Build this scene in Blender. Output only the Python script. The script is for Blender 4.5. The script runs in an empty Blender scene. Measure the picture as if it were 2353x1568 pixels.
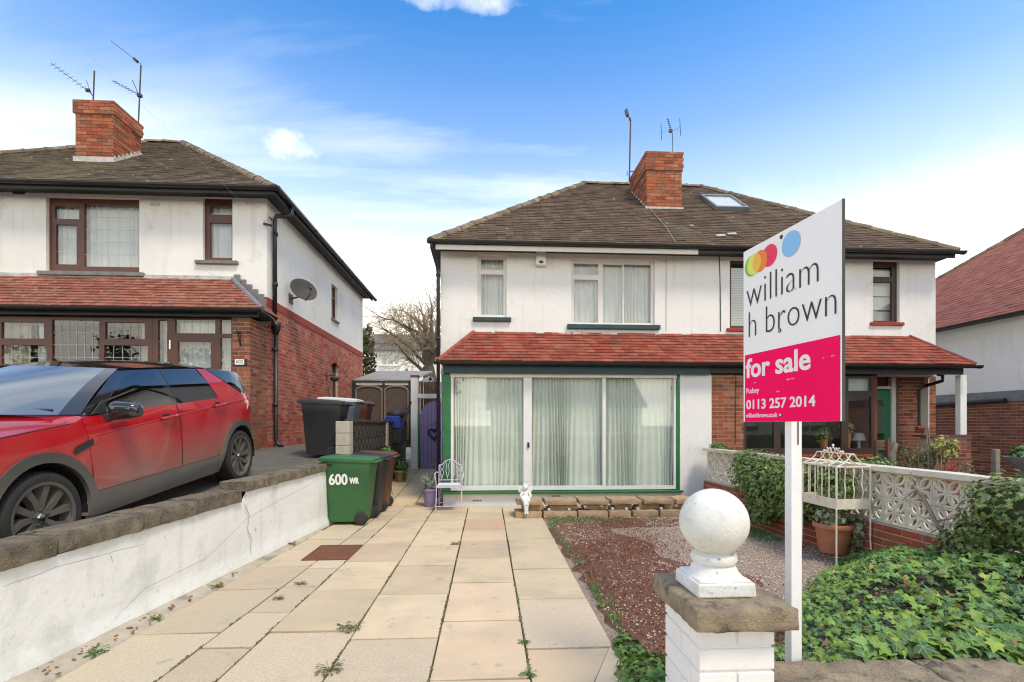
import bpy, math, random
from math import sin, cos, tan, pi, radians, atan, atan2, sqrt, hypot
from mathutils import Vector, Matrix
random.seed(7)
S = bpy.context.scene
COL = S.collection

# ------------------------------------------------------------------ camera
FPX, CX, HY, EYE = 1120.0, 1176.5, 976.0, 1.54        # focal length etc. in a 2353 px wide frame
YAW = atan(61.5 / FPX)
cam_d = bpy.data.cameras.new('camera'); cam = bpy.data.objects.new('camera', cam_d); COL.objects.link(cam)
cam.location = (0, 0, EYE); cam.rotation_euler = (pi / 2, 0, -YAW)
cam_d.sensor_width = 36; cam_d.lens = 36 * FPX / 2353; cam_d.shift_y = (HY - 784) / 2353
cam_d.clip_start = .05; cam_d.clip_end = 3000
S.camera = cam
S.cycles.filter_width = 1.15 if hasattr(S, 'cycles') else 1

# ------------------------------------------------------------------ sky, sun, exposure
SUN_EL, SUN_AZ = radians(57), radians(146)             # azimuth clockwise from +Y: high behind the camera, to its right
S.view_settings.view_transform = 'Standard'; S.view_settings.look = 'None'
S.view_settings.gamma = 1; S.view_settings.use_curve_mapping = False
S.view_settings.exposure = 0.90
W = bpy.data.worlds.new('World'); S.world = W; W.use_nodes = True
wn, wl = W.node_tree.nodes, W.node_tree.links
wn.clear()
def N(nodes, t, **kw):
    n = nodes.new(t)
    for k, v in kw.items(): setattr(n, k, v)
    return n
def mth(nodes, links, op, a, b=None, c=None, clamp=False):
    n = nodes.new('ShaderNodeMath'); n.operation = op; n.use_clamp = clamp
    for i, v in enumerate((a, b, c)):
        if v is None: continue
        if isinstance(v, (int, float)): n.inputs[i].default_value = v
        else: links.new(v, n.inputs[i])
    return n.outputs[0]
def ramp(nodes, links, fac, stops):
    n = nodes.new('ShaderNodeValToRGB'); e = n.color_ramp.elements
    while len(e) < len(stops): e.new(.5)
    for el, (p, c) in zip(e, stops):
        el.position = p; el.color = (c, c, c, 1) if isinstance(c, (int, float)) else tuple(c) + (1,)
    links.new(fac, n.inputs[0]); return n.outputs[0]
def mixc(nodes, links, fac, a, b, mode='MIX'):
    n = nodes.new('ShaderNodeMix'); n.data_type = 'RGBA'; n.blend_type = mode
    for i, v in ((0, fac), (6, a), (7, b)):
        if isinstance(v, (int, float)): n.inputs[i].default_value = v
        elif isinstance(v, (tuple, list)): n.inputs[i].default_value = tuple(v)[:3] + (1,)
        else: links.new(v, n.inputs[i])
    return n.outputs[2]
sky = N(wn, 'ShaderNodeTexSky', sky_type='NISHITA', sun_disc=False, sun_elevation=SUN_EL, sun_rotation=SUN_AZ,
        altitude=100, air_density=1.0, dust_density=.6, ozone_density=2.2)
tc = N(wn, 'ShaderNodeTexCoord')
sp = N(wn, 'ShaderNodeSeparateXYZ'); wl.new(tc.outputs['Generated'], sp.inputs[0])
# thin streaks of high cloud, on a flat layer overhead: direction / height
hz_ = mth(wn, wl, 'MAXIMUM', mth(wn, wl, 'ADD', sp.outputs[2], .13), .05)
cx_ = mth(wn, wl, 'DIVIDE', sp.outputs[0], hz_); cy_ = mth(wn, wl, 'DIVIDE', sp.outputs[1], hz_)
cmb = N(wn, 'ShaderNodeCombineXYZ'); wl.new(cx_, cmb.inputs[0]); wl.new(cy_, cmb.inputs[1])
mp = N(wn, 'ShaderNodeMapping'); mp.inputs['Location'].default_value = (-4.9215, 17.0715, 3.4345); mp.inputs['Rotation'].default_value = (0, 0, radians(-24)); mp.inputs['Scale'].default_value = (.30, 1.0, 1)
wl.new(cmb.outputs[0], mp.inputs[0])
n1 = N(wn, 'ShaderNodeTexNoise'); n1.inputs['Scale'].default_value = 1.1; n1.inputs['Detail'].default_value = 7; n1.inputs['Roughness'].default_value = .58; n1.inputs['Distortion'].default_value = .5
wl.new(mp.outputs[0], n1.inputs['Vector'])
streak = ramp(wn, wl, n1.outputs[0], [(.46, 0.0), (.74, .80)])
# a few small puffs
mp2 = N(wn, 'ShaderNodeMapping'); mp2.inputs['Location'].default_value = (5.1, 2.0, 0); mp2.inputs['Scale'].default_value = (.75, 1.5, 1)
wl.new(cmb.outputs[0], mp2.inputs[0])
n2 = N(wn, 'ShaderNodeTexNoise'); n2.inputs['Scale'].default_value = .8; n2.inputs['Detail'].default_value = 9; n2.inputs['Roughness'].default_value = .55
wl.new(mp2.outputs[0], n2.inputs['Vector'])
puff = ramp(wn, wl, n2.outputs[0], [(.66, 0.0), (.72, .85)])
low = ramp(wn, wl, sp.outputs[2], [(.0, 1.0), (.16, .92), (.28, .58), (.39, .25), (.50, .09), (.58, .03), (.64, .0)])      # milky air towards the horizon
bw = N(wn, 'ShaderNodeRGBToBW'); wl.new(sky.outputs[0], bw.inputs[0])
tint = mixc(wn, wl, mth(wn, wl, 'MULTIPLY_ADD', bw.outputs[0], .55, -1.1, clamp=True), (.54, 1.25, 1.70), (1.0, .98, .9))      # clear air deep blue, the glow round the sun white
blue = mixc(wn, wl, 1.0, sky.outputs[0], tint, 'MULTIPLY')
haze_ = mixc(wn, wl, ramp(wn, wl, sp.outputs[2], [(.06, 1.0), (.36, 0.0)]), (12.8, 12.0, 10.4), (17.5, 16.3, 13.8))
c1 = mixc(wn, wl, low, blue, haze_)
def small_cloud(dx, dy, dz, wdt, hgt, k):
    d0 = Vector((dx, dy, dz)).normalized(); rt = Vector((d0.y, -d0.x, 0)).normalized(); up_ = rt.cross(d0)
    vs = []
    for ax, sc in ((rt, wdt), (up_, hgt)):
        dt = N(wn, 'ShaderNodeVectorMath', operation='DOT_PRODUCT'); wl.new(tc.outputs['Generated'], dt.inputs[0]); dt.inputs[1].default_value = ax / sc
        vs.append(mth(wn, wl, 'MULTIPLY', dt.outputs['Value'], dt.outputs['Value']))
    fw = N(wn, 'ShaderNodeVectorMath', operation='DOT_PRODUCT'); wl.new(tc.outputs['Generated'], fw.inputs[0]); fw.inputs[1].default_value = d0
    n3 = N(wn, 'ShaderNodeTexNoise'); n3.inputs['Scale'].default_value = 8; n3.inputs['Detail'].default_value = 8; n3.inputs['Roughness'].default_value = .62; wl.new(tc.outputs['Generated'], n3.inputs['Vector'])
    e = mth(wn, wl, 'SUBTRACT', mth(wn, wl, 'MULTIPLY_ADD', n3.outputs[0], 5.0, -1.75), mth(wn, wl, 'ADD', vs[0], vs[1]))
    return mth(wn, wl, 'MULTIPLY', mth(wn, wl, 'MULTIPLY', mth(wn, wl, 'MULTIPLY', e, .6, clamp=True), k), mth(wn, wl, 'GREATER_THAN', fw.outputs['Value'], .5))
SY = Vector((sin(atan(61.5 / FPX)), cos(atan(61.5 / FPX)), 0)); SX = Vector((SY.y, -SY.x, 0))
cl = mth(wn, wl, 'MAXIMUM', streak, puff)
for px, py, w_, h_, k in ((622, 328, .120, .036, .9), (1080, 2, .10, .018, .7), (2150, 430, .42, .08, .14)):
    d = SY + SX * ((px - CX) / FPX) + Vector((0, 0, (HY - py) / FPX)); cl = mth(wn, wl, 'MAXIMUM', cl, small_cloud(d.x, d.y, d.z, w_, h_, k))
c2 = mixc(wn, wl, cl, c1, (9.6, 9.5, 9.3))
bg = N(wn, 'ShaderNodeBackground'); wl.new(c2, bg.inputs[0]); bg.inputs[1].default_value = .10
wo = N(wn, 'ShaderNodeOutputWorld'); wl.new(bg.outputs[0], wo.inputs[0])
sun_d = bpy.data.lights.new('sun', 'SUN'); sun = bpy.data.objects.new('sun', sun_d); COL.objects.link(sun)
sun_d.energy = 1.5; sun_d.angle = radians(13); sun_d.color = (1, .885, .71)
sv = Vector((sin(SUN_AZ) * cos(SUN_EL), cos(SUN_AZ) * cos(SUN_EL), sin(SUN_EL)))
sun.rotation_euler = (-sv).to_track_quat('-Z', 'Y').to_euler(); sun.location = sv * 40

# ------------------------------------------------------------------ where things stand: photo measurements to metres
SA, CA = sin(YAW), cos(YAW)
def ray(px, py):
    u, v = (px - CX) / FPX, (HY - py) / FPX
    return Vector((SA + u * CA, CA - u * SA, v))
def atY(px, py, Y): return Vector((0, 0, EYE)) + ray(px, py) * (Y / ray(px, py).y)
def atX(px, py, X): return Vector((0, 0, EYE)) + ray(px, py) * (X / ray(px, py).x)
def gnd(px, py, z=0.0): d = ray(px, py); return Vector((0, 0, EYE)) + d * ((z - EYE) / d.z)
def project(p):
    d = p.y * CA + p.x * SA
    if d < .05: return None
    return (CX + FPX * (p.x * CA - p.y * SA) / d, HY - FPX * (p.z - EYE) / d, d)
def XY(px, Y): return atY(px, 900, Y).x
def ZY(px, py, Y): return atY(px, py, Y).z

# ------------------------------------------------------------------ materials
MATS = {}
def mat(name, c, c2=None, ns=4., rough=.75, bump=0., bs=60., bd=.01, var=0., hvar=0., metal=0., spec=.5, stains=(), coat=0., trans=0., zdirt=None, det=6, vein=None, wave=None, streak=None):
    m = bpy.data.materials.new(name); m.use_nodes = True; MATS[name] = m
    nd, lk = m.node_tree.nodes, m.node_tree.links
    b = nd['Principled BSDF']
    geo = nd.new('ShaderNodeNewGeometry'); pos = geo.outputs['Position']
    col = None
    def noise(scale, detail=6, rough_=.55):
        n = nd.new('ShaderNodeTexNoise'); n.inputs['Scale'].default_value = scale; n.inputs['Detail'].default_value = detail; n.inputs['Roughness'].default_value = rough_
        lk.new(pos, n.inputs['Vector']); return n.outputs[0]
    if c2 is not None:
        col = mixc(nd, lk, ramp(nd, lk, noise(ns, det), [(.34, 0.), (.66, 1.)]), c, c2)
    else:
        r = nd.new('ShaderNodeRGB'); r.outputs[0].default_value = tuple(c) + (1,); col = r.outputs[0]
    if var or hvar:
        oi = nd.new('ShaderNodeObjectInfo')
        rnd = mth(nd, lk, 'FRACT', mth(nd, lk, 'ADD', oi.outputs['Random'], geo.outputs['Random Per Island']))
        rn2 = mth(nd, lk, 'FRACT', mth(nd, lk, 'MULTIPLY', rnd, 17.31))
        h = nd.new('ShaderNodeHueSaturation'); lk.new(col, h.inputs['Color'])
        lk.new(mth(nd, lk, 'MULTIPLY_ADD', rnd, 2 * var, 1 - var), h.inputs['Value'])
        lk.new(mth(nd, lk, 'MULTIPLY_ADD', rn2, hvar, .5 - hvar / 2), h.inputs['Hue'])
        lk.new(mth(nd, lk, 'MULTIPLY_ADD', rn2, -.5 * var, 1 + .25 * var), h.inputs['Saturation'])
        col = h.outputs[0]
    for sc, ss, lo, hi in stains:
        col = mixc(nd, lk, ramp(nd, lk, noise(ss, 8, .62), [(lo, 0.), (hi, 1.)]), col, sc)
    if streak:                                              # dirt that has run down the wall
        mpn = nd.new('ShaderNodeMapping'); mpn.inputs['Scale'].default_value = (7, 7, .55); lk.new(pos, mpn.inputs[0])
        ns_ = nd.new('ShaderNodeTexNoise'); ns_.inputs['Scale'].default_value = 1.; ns_.inputs['Detail'].default_value = 6; lk.new(mpn.outputs[0], ns_.inputs['Vector'])
        col = mixc(nd, lk, ramp(nd, lk, mth(nd, lk, 'MULTIPLY', ns_.outputs[0], mth(nd, lk, 'ADD', noise(.8), .5)), [(streak[1] + .07, 0.), (streak[2] + .12, .55)]), col, streak[0])
    if vein:                                                # leaf ribs from the leaf's own coordinates
        uv = nd.new('ShaderNodeUVMap'); s2 = nd.new('ShaderNodeSeparateXYZ'); lk.new(uv.outputs[0], s2.inputs[0])
        ax = mth(nd, lk, 'ABSOLUTE', mth(nd, lk, 'SUBTRACT', s2.outputs[0], .5)); yy = mth(nd, lk, 'SUBTRACT', s2.outputs[1], .3)
        d1 = mth(nd, lk, 'ABSOLUTE', mth(nd, lk, 'SUBTRACT', mth(nd, lk, 'MULTIPLY', ax, .64), mth(nd, lk, 'MULTIPLY', yy, .77)))
        d2 = mth(nd, lk, 'ABSOLUTE', mth(nd, lk, 'ADD', mth(nd, lk, 'MULTIPLY', ax, .3), mth(nd, lk, 'MULTIPLY', yy, .95)))
        dm = mth(nd, lk, 'MINIMUM', ax, mth(nd, lk, 'MINIMUM', d1, d2))
        col = mixc(nd, lk, ramp(nd, lk, dm, [(.008, .75), (.03, 0.)]), col, vein)
    if zdirt:                                               # road film: thick at the bottom, patchy edge (object height)
        dc, z0, z1 = zdirt
        tcn = nd.new('ShaderNodeTexCoord'); s3 = nd.new('ShaderNodeSeparateXYZ'); lk.new(tcn.outputs['Object'], s3.inputs[0])
        zz = mth(nd, lk, 'ADD', s3.outputs[2], mth(nd, lk, 'MULTIPLY', mth(nd, lk, 'SUBTRACT', noise(2.2, 1), .5), .45))
        f = mth(nd, lk, 'DIVIDE', mth(nd, lk, 'SUBTRACT', z1, zz), z1 - z0, clamp=True)
        f = mth(nd, lk, 'MULTIPLY', mth(nd, lk, 'MULTIPLY', f, mth(nd, lk, 'MULTIPLY_ADD', f, -2., 3.)), mth(nd, lk, 'MULTIPLY', f, .74))
        col = mixc(nd, lk, f, col, dc)
        lk.new(mth(nd, lk, 'MULTIPLY_ADD', f, .5, rough), b.inputs['Roughness'])
    lk.new(col, b.inputs['Base Color'])
    if not zdirt: b.inputs['Roughness'].default_value = rough
    b.inputs['Metallic'].default_value = metal; b.inputs['Specular IOR Level'].default_value = spec
    b.inputs['Coat Weight'].default_value = coat; b.inputs['Coat Roughness'].default_value = .04
    if bump:
        bn = nd.new('ShaderNodeBump'); bn.inputs['Strength'].default_value = bump; bn.inputs['Distance'].default_value = bd
        lk.new(noise(bs, 5, .6), bn.inputs['Height']); lk.new(bn.outputs[0], b.inputs['Normal'])
    if trans:
        t = nd.new('ShaderNodeBsdfTranslucent'); lk.new(col, t.inputs[0]); ms = nd.new('ShaderNodeMixShader'); ms.inputs[0].default_value = trans
        lk.new(b.outputs[0], ms.inputs[1]); lk.new(t.outputs[0], ms.inputs[2]); lk.new(ms.outputs[0], nd['Material Output'].inputs[0])
    return m
def glass(name, tint=(.9, .95, .93), f0=.07, refl=(1, 1, 1)):
    m = bpy.data.materials.new(name); m.use_nodes = True; MATS[name] = m
    nd, lk = m.node_tree.nodes, m.node_tree.links; nd.remove(nd['Principled BSDF'])
    g = nd.new('ShaderNodeNewGeometry'); dt = nd.new('ShaderNodeVectorMath'); dt.operation = 'DOT_PRODUCT'
    lk.new(g.outputs['Normal'], dt.inputs[0]); lk.new(g.outputs['Incoming'], dt.inputs[1])
    k = mth(nd, lk, 'SUBTRACT', 1.0, mth(nd, lk, 'ABSOLUTE', dt.outputs['Value']))
    f = mth(nd, lk, 'MULTIPLY_ADD', mth(nd, lk, 'POWER', k, 5.0), 1 - f0, f0)
    t = nd.new('ShaderNodeBsdfTransparent'); t.inputs[0].default_value = tuple(tint) + (1,)
    gl = nd.new('ShaderNodeBsdfGlossy'); gl.inputs[0].default_value = tuple(refl) + (1,); gl.inputs[1].default_value = .015
    ms = nd.new('ShaderNodeMixShader'); lk.new(f, ms.inputs[0]); lk.new(t.outputs[0], ms.inputs[1]); lk.new(gl.outputs[0], ms.inputs[2])
    lk.new(ms.outputs[0], nd['Material Output'].inputs[0]); return m

mat('white_render', (.80, .785, .745), (.755, .735, .69), 1.2, .9, .4, 48, .014, stains=[((.55, .52, .44), 1.7, .62, .9), ((.62, .60, .54), 14, .6, .72)], streak=((.56, .53, .46), .52, .78))
mat('old_render', (.79, .775, .72), (.72, .70, .64), 1.0, .92, .5, 40, .016, streak=((.50, .46, .37), .50, .76), stains=[((.47, .43, .35), 2.2, .60, .84), ((.25, .24, .2), 9, .69, .78)])
mat('wall_paint', (.86, .855, .815), (.78, .78, .735), 1.6, .85, .35, 13, .02, stains=[((.52, .53, .45), 1.9, .54, .8), ((.33, .32, .25), 5, .66, .76), ((.62, .62, .57), 22, .6, .7)], streak=((.48, .48, .38), .50, .72))
mat('pier_paint', (.87, .86, .825), (.81, .80, .765), 5, .65, .3, 40, .006, stains=[((.55, .54, .48), 7, .62, .85), ((.4, .39, .34), 45, .68, .74)])
mat('ball_paint', (.78, .775, .73), (.66, .655, .59), 5, .75, .6, 50, .008, stains=[((.46, .45, .37), 5, .56, .78), ((.14, .14, .11), 28, .64, .71), ((.3, .29, .22), 60, .64, .7)])
mat('mortar', (.50, .42, .32), (.42, .35, .27), 8, .95, .4, 120, .004)
mat('mortar_pale', (.55, .47, .36), (.46, .4, .31), 8, .95, .3, 120, .004)
mat('brick_orange', (.35, .115, .05), (.25, .078, .036), 14, .88, .35, 160, .004, var=.33, hvar=.018, stains=[((.10, .065, .045), 5, .64, .8)])
mat('brick_brown', (.30, .105, .048), (.20, .07, .04), 12, .88, .35, 160, .004, var=.35, hvar=.02)
mat('brick_red', (.40, .105, .062), (.31, .078, .05), 3, .85, .3, 160, .004, var=.34, hvar=.02, stains=[((.50, .19, .08), 1.4, .56, .7)])
mat('brick_dark', (.20, .065, .042), (.15, .05, .036), 10, .88, .35, 160, .004, var=.28, hvar=.015)
mat('brick_wall_red', (.34, .092, .042), (.27, .07, .036), 9, .85, .3, 160, .004, var=.2, hvar=.012)
mat('red_paint', (.33, .045, .028), (.27, .04, .026), 3, .8, .2, 60, .005)
mat('tile_brown', (.122, .074, .040), (.072, .046, .027), 3, .93, .5, 130, .006, var=.27, hvar=.02, stains=[((.14, .12, .075), 1.1, .55, .75), ((.38, .34, .26), 5.5, .64, .74)])
mat('tile_moss', (.12, .082, .046), (.072, .052, .030), 3, .93, .5, 130, .006, var=.32, hvar=.02, stains=[((.16, .135, .07), .8, .5, .75), ((.40, .36, .24), 7, .60, .72)])
mat('tile_red', (.31, .074, .038), (.21, .05, .03), 6, .85, .5, 120, .008, var=.26, hvar=.012, stains=[((.12, .05, .035), 2.4, .56, .72), ((.50, .34, .27), 11, .66, .78)])
mat('tile_salmon', (.30, .105, .062), (.21, .07, .042), 7, .85, .4, 120, .006, var=.25, hvar=.012, stains=[((.50, .33, .24), 9, .57, .75)])
mat('tile_far_red', (.29, .095, .062), (.23, .072, .05), 3, .88, .3, 120, .006, var=.16, hvar=.008)
mat('ridge_tile', (.20, .145, .09), (.14, .10, .065), 8, .92, .5, 90, .008, var=.25, stains=[((.36, .31, .2), 5, .55, .7)])
mat('lead', (.20, .21, .22), (.14, .15, .16), 6, .6, .2, 30, .005)
mat('lead_white', (.55, .54, .51), (.36, .35, .33), 9, .7, .3, 30, .006, stains=[((.14, .13, .12), 13, .62, .72)])
mat('gutter_black', (.018, .018, .019), None, rough=.42, bump=.15, bs=12)
mat('fascia_dark', (.030, .033, .032), (.02, .022, .02), 6, .6, .2, 60, .003)
mat('teal_paint', (.016, .058, .065), (.012, .042, .048), 5, .5, .2, 50, .003, stains=[((.30, .28, .24), 26, .72, .76)])
mat('green_paint', (.018, .17, .045), (.014, .13, .036), 6, .4, .15, 50, .003)
mat('pvc_white', (.76, .76, .73), (.71, .71, .68), 5, .38, spec=.5)
mat('frame_cream', (.72, .70, .64), (.66, .64, .57), 5, .45)
mat('frame_brown', (.105, .034, .020), (.085, .028, .017), 5, .42, .1, 30, .002)
mat('frame_dark', (.055, .031, .021), (.04, .024, .017), 5, .5, .1, 30, .002)
mat('lead_strip', (.42, .43, .41), None, rough=.4)
mat('sill_grey', (.23, .215, .19), (.14, .13, .12), 9, .8, .3, 60, .005)
mat('curtain', (.84, .875, .80), (.77, .81, .73), 2, .9, trans=.12)
mat('curtain_white', (.80, .80, .78), (.74, .74, .73), 2, .9, trans=.12)
mat('curtain_cream', (.66, .62, .48), (.60, .56, .43), 2, .9, trans=.3)
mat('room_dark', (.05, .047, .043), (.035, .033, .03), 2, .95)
mat('room_pale', (.42, .41, .38), None, rough=.95)
mat('blind', (.60, .60, .57), None, rough=.7)
glass('pane', (.95, .965, .95), .045); glass('pane_dark', (.72, .76, .74), .12)
glass('car_glass', (.24, .28, .26), .15)
mat('slab', (.64, .495, .315), (.55, .43, .28), 2.2, .9, .4, 150, .006, var=.11, hvar=.012, stains=[((.36, .30, .21), 1.3, .52, .84), ((.25, .22, .165), 5, .60, .82), ((.20, .18, .13), 90, .64, .71)])
mat('slab_speckled', (.66, .53, .365), (.53, .43, .295), 70, .92, .8, 120, .01, var=.09, hvar=.01, stains=[((.33, .29, .22), 1.3, .55, .84), ((.30, .25, .18), 110, .60, .68), ((.28, .25, .19), 6, .63, .8)])
mat('slab_pink', (.60, .40, .245), (.54, .36, .225), 3, .88, .2, 180, .004, var=.05)
mat('joint_soil', (.06, .046, .03), (.035, .03, .02), 9, .97, .5, 60, .01)
mat('asphalt', (.14, .125, .10), (.10, .09, .075), 5, .92, .6, 220, .008, stains=[((.12, .11, .09), 1.2, .55, .8)])
mat('coping_stone', (.27, .225, .15), (.13, .11, .08), 9, .95, 1., 55, .03, var=.12, stains=[((.40, .35, .25), 24, .62, .72), ((.06, .055, .04), 14, .58, .7)])
mat('cap_stone', (.37, .29, .185), (.22, .175, .12), 9, .95, .9, 60, .02, stains=[((.36, .23, .10), 6, .58, .74), ((.06, .055, .045), 11, .54, .7), ((.5, .46, .36), 70, .68, .74)])
mat('pebble_mortar', (.50, .44, .34), (.38, .33, .25), 7, .95, .6, 60, .01, stains=[((.12, .10, .07), 2.5, .55, .75)])
mat('red_stone', (.32, .16, .11), (.25, .11, .075), 20, .85, .2, 80, .004, var=.3)
mat('soil', (.085, .058, .04), (.05, .035, .026), 6, .97, .8, 50, .03)
mat('gravel_bed', (.46, .36, .28), (.27, .19, .14), 45, .95, .9, 110, .02, stains=[((.16, .09, .055), 1.6, .55, .75)])
mat('moss_bed', (.22, .10, .06), (.13, .055, .032), 40, .97, .9, 90, .02, stains=[((.34, .24, .18), 2.2, .58, .72), ((.10, .09, .03), 3, .64, .76)])
mat('pebble', (.66, .54, .43), (.46, .34, .26), 30, .8, var=.42, hvar=.03)
mat('red_moss', (.21, .062, .030), (.14, .045, .022), 8, .95, var=.4, hvar=.03)
mat('green_moss', (.09, .12, .03), (.06, .08, .025), 8, .95, var=.35, hvar=.03)
mat('ground_far', (.14, .13, .10), (.1, .1, .075), .2, .97)
mat('rust', (.20, .072, .030), (.13, .05, .025), 9, .85, .4, 90, .004)
mat('ivy', (.10, .20, .034), (.165, .27, .05), 9, .55, var=.48, hvar=.06, spec=.3, trans=.12, vein=(.26, .36, .13))
mat('ivy_mid', (.115, .18, .042), (.20, .27, .075), 7, .45, var=.45, hvar=.06, trans=.14, stains=[((.30, .33, .16), 30, .66, .7)])
mat('ivy_deep', (.045, .115, .032), (.07, .15, .04), 9, .5, var=.4, hvar=.05, spec=.35, trans=.1, vein=(.22, .34, .12))
mat('ivy_fresh', (.20, .30, .04), (.26, .36, .06), 9, .5, var=.3, hvar=.04, spec=.3, trans=.18, vein=(.4, .5, .18))
mat('ivy_dead', (.26, .135, .06), (.32, .19, .09), 9, .8, var=.3, hvar=.03, trans=.1)
mat('ivy_yellow', (.42, .38, .05), (.36, .36, .06), 9, .5, var=.2, trans=.2, vein=(.5, .5, .2))
mat('ivy_variegated', (.52, .54, .32), (.09, .15, .05), 60, .5, var=.25, trans=.15)
mat('leaf_bright', (.12, .27, .035), (.09, .2, .03), 9, .5, var=.3, hvar=.03, trans=.2)
mat('leaf_green', (.08, .17, .035), (.11, .21, .05), 9, .5, var=.35, hvar=.04, trans=.15)
mat('leaf_grey', (.30, .34, .26), (.16, .21, .14), 30, .6, var=.3, trans=.1)
mat('leaf_olive', (.20, .19, .07), (.13, .14, .05), 9, .6, var=.35, hvar=.04, trans=.12)
mat('leaf_gold', (.46, .42, .12), (.30, .32, .08), 20, .55, var=.3, trans=.15)
mat('conifer', (.075, .10, .022), (.05, .07, .016), 2, .75, var=.45, hvar=.03)
mat('petal_red', (.45, .012, .03), None, rough=.5, var=.2)
mat('petal_white', (.75, .75, .7), None, rough=.5, var=.1)
mat('bark', (.19, .145, .095), (.12, .09, .06), 14, .95, .5, 60, .01)
mat('twig', (.44, .35, .23), (.34, .26, .165), 8, .9, var=.2)
mat('dead_wood', (.30, .235, .17), (.2, .155, .11), 25, .9, .5, 60, .006)
mat('fence_wood', (.20, .11, .055), (.13, .075, .04), 9, .9, .4, 60, .004, var=.25)
mat('grey_wood', (.26, .225, .17), (.19, .165, .125), 14, .9, .4, 60, .004, var=.15)
mat('trellis_brown', (.115, .085, .068), (.09, .068, .055), 8, .7, var=.12)
mat('trellis_trim', (.20, .155, .105), None, rough=.7)
mat('black_paint', (.014, .014, .014), (.022, .021, .02), 4, .5, .2, 40, .004)
mat('black_wall', (.030, .027, .024), (.045, .04, .035), 3, .8, .3, 40, .008)
mat('screen_dark', (.058, .048, .040), (.045, .038, .032), 6, .8, .2, 60, .004)
mat('screen_cream', (.70, .65, .53), (.61, .56, .45), 4, .85, .35, 90, .005, var=.07, stains=[((.30, .27, .2), 4, .62, .8)])
mat('pilaster_cream', (.50, .45, .35), (.42, .38, .29), 8, .9, .5, 70, .008)
mat('shed_white', (.60, .60, .58), (.50, .50, .48), 3, .7, stains=[((.2, .19, .17), 6, .68, .76)])
mat('felt_grey', (.30, .30, .30), (.24, .24, .24), 6, .9, .3, 90, .004)
mat('lilac_paint', (.285, .205, .40), (.25, .175, .36), 6, .55, .15, 60, .003, stains=[((.10, .07, .13), 12, .72, .8)])
mat('lilac_pale', (.60, .54, .64), (.54, .47, .58), 12, .45)
mat('lilac_pot', (.30, .22, .41), (.27, .2, .37), 4, .5)
mat('green_bin', (.040, .150, .048), (.034, .125, .042), 3, .5, .15, 120, .002)
mat('black_bin', (.032, .032, .033), (.024, .024, .025), 3, .5, .15, 120, .002)
mat('grey_bin', (.16, .19, .21), (.13, .155, .175), 3, .5)
mat('brown_bin', (.15, .058, .032), (.125, .048, .027), 3, .5, .15, 120, .002)
mat('blue_plastic', (.02, .05, .32), None, rough=.4)
mat('rubber', (.020, .020, .019), (.030, .028, .025), 6, .75, .2, 60, .003)
mat('paint_white', (.82, .82, .80), None, rough=.5)
mat('car_red', (.40, .006, .012), None, rough=.2, spec=.3, coat=.7, zdirt=((.27, .19, .15), .26, .96))
mat('car_black', (.016, .016, .019), None, rough=.10, coat=1.)
mat('car_trim', (.045, .044, .042), (.06, .056, .05), 5, .6, zdirt=((.27, .235, .19), .1, .95))
mat('car_rim', (.105, .096, .08), (.15, .135, .11), 5, .6, metal=.2)
mat('car_dark', (.008, .008, .008), None, rough=.8)
mat('chrome', (.7, .7, .7), None, rough=.15, metal=1.)
mat('lamp_lens', (.5, .5, .52), None, rough=.08, coat=1.)
mat('car_red_lens', (.3, .01, .01), None, rough=.1, coat=1.)
mat('steel_dark', (.05, .045, .04), (.1, .065, .045), 20, .6, metal=.3)
mat('dish_grey', (.085, .082, .076), (.065, .062, .058), 4, .75, spec=.25)
mat('sign_white', (.90, .89, .86), (.88, .87, .84), 2, .42, stains=[((.66, .65, .62), 3, .7, .85)])
mat('sign_pink', (.95, .004, .12), (.90, .004, .11), 2, .38, spec=.15, stains=[((.88, .2, .32), 9, .73, .78)])
mat('scuff', (.90, .30, .42), None, rough=.5)
mat('sign_text', (.035, .026, .022), None, rough=.45)
mat('sign_letter', (.84, .80, .81), None, rough=.45)
for nm, c in (('logo_green', (.22, .50, .05)), ('logo_lime', (.72, .78, .12)), ('logo_amber', (.88, .48, .06)), ('logo_orange', (.86, .22, .03)), ('logo_red', (.82, .03, .10)), ('logo_blue', (.25, .53, .83))): mat(nm, c, None, rough=.42)
mat('post_white', (.87, .865, .84), (.81, .805, .78), 9, .55, .2, 40, .002, stains=[((.45, .43, .4), 40, .72, .77)])
mat('statue', (.78, .765, .72), (.70, .68, .62), 18, .75, .3, 70, .003)
mat('planter_stone', (.44, .31, .18), (.33, .225, .13), 9, .93, .6, 70, .008, var=.15, stains=[((.44, .36, .25), 6, .6, .8)])
mat('block_pale', (.62, .58, .5), None, rough=.9)
mat('terracotta', (.44, .175, .085), (.38, .145, .07), 7, .85, .2, 70, .003, stains=[((.58, .42, .32), 8, .66, .8)])
mat('iron_cream', (.80, .74, .61), (.72, .62, .46), 14, .6, .3, 50, .003, stains=[((.28, .11, .035), 11, .60, .72)])
mat('door_green', (.02, .19, .085), None, rough=.35)
mat('stone_grey', (.21, .205, .19), (.15, .145, .135), 8, .9, .4, 50, .006)
mat('lamp_shade', (.80, .78, .72), None, rough=.8, trans=.3)
mat('house_cream', (.76, .74, .69), (.70, .68, .63), .5, .9)
mat('roof_slate', (.17, .17, .175), (.13, .13, .135), 2, .85)
mat('alarm_white', (.72, .71, .67), None, rough=.4)
mat('cable', (.03, .03, .03), None, rough=.6)
mat('cable_pale', (.40, .35, .25), None, rough=.6)
mat('grass', (.12, .19, .04), (.09, .15, .035), 9, .6, var=.3, trans=.2)

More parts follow.
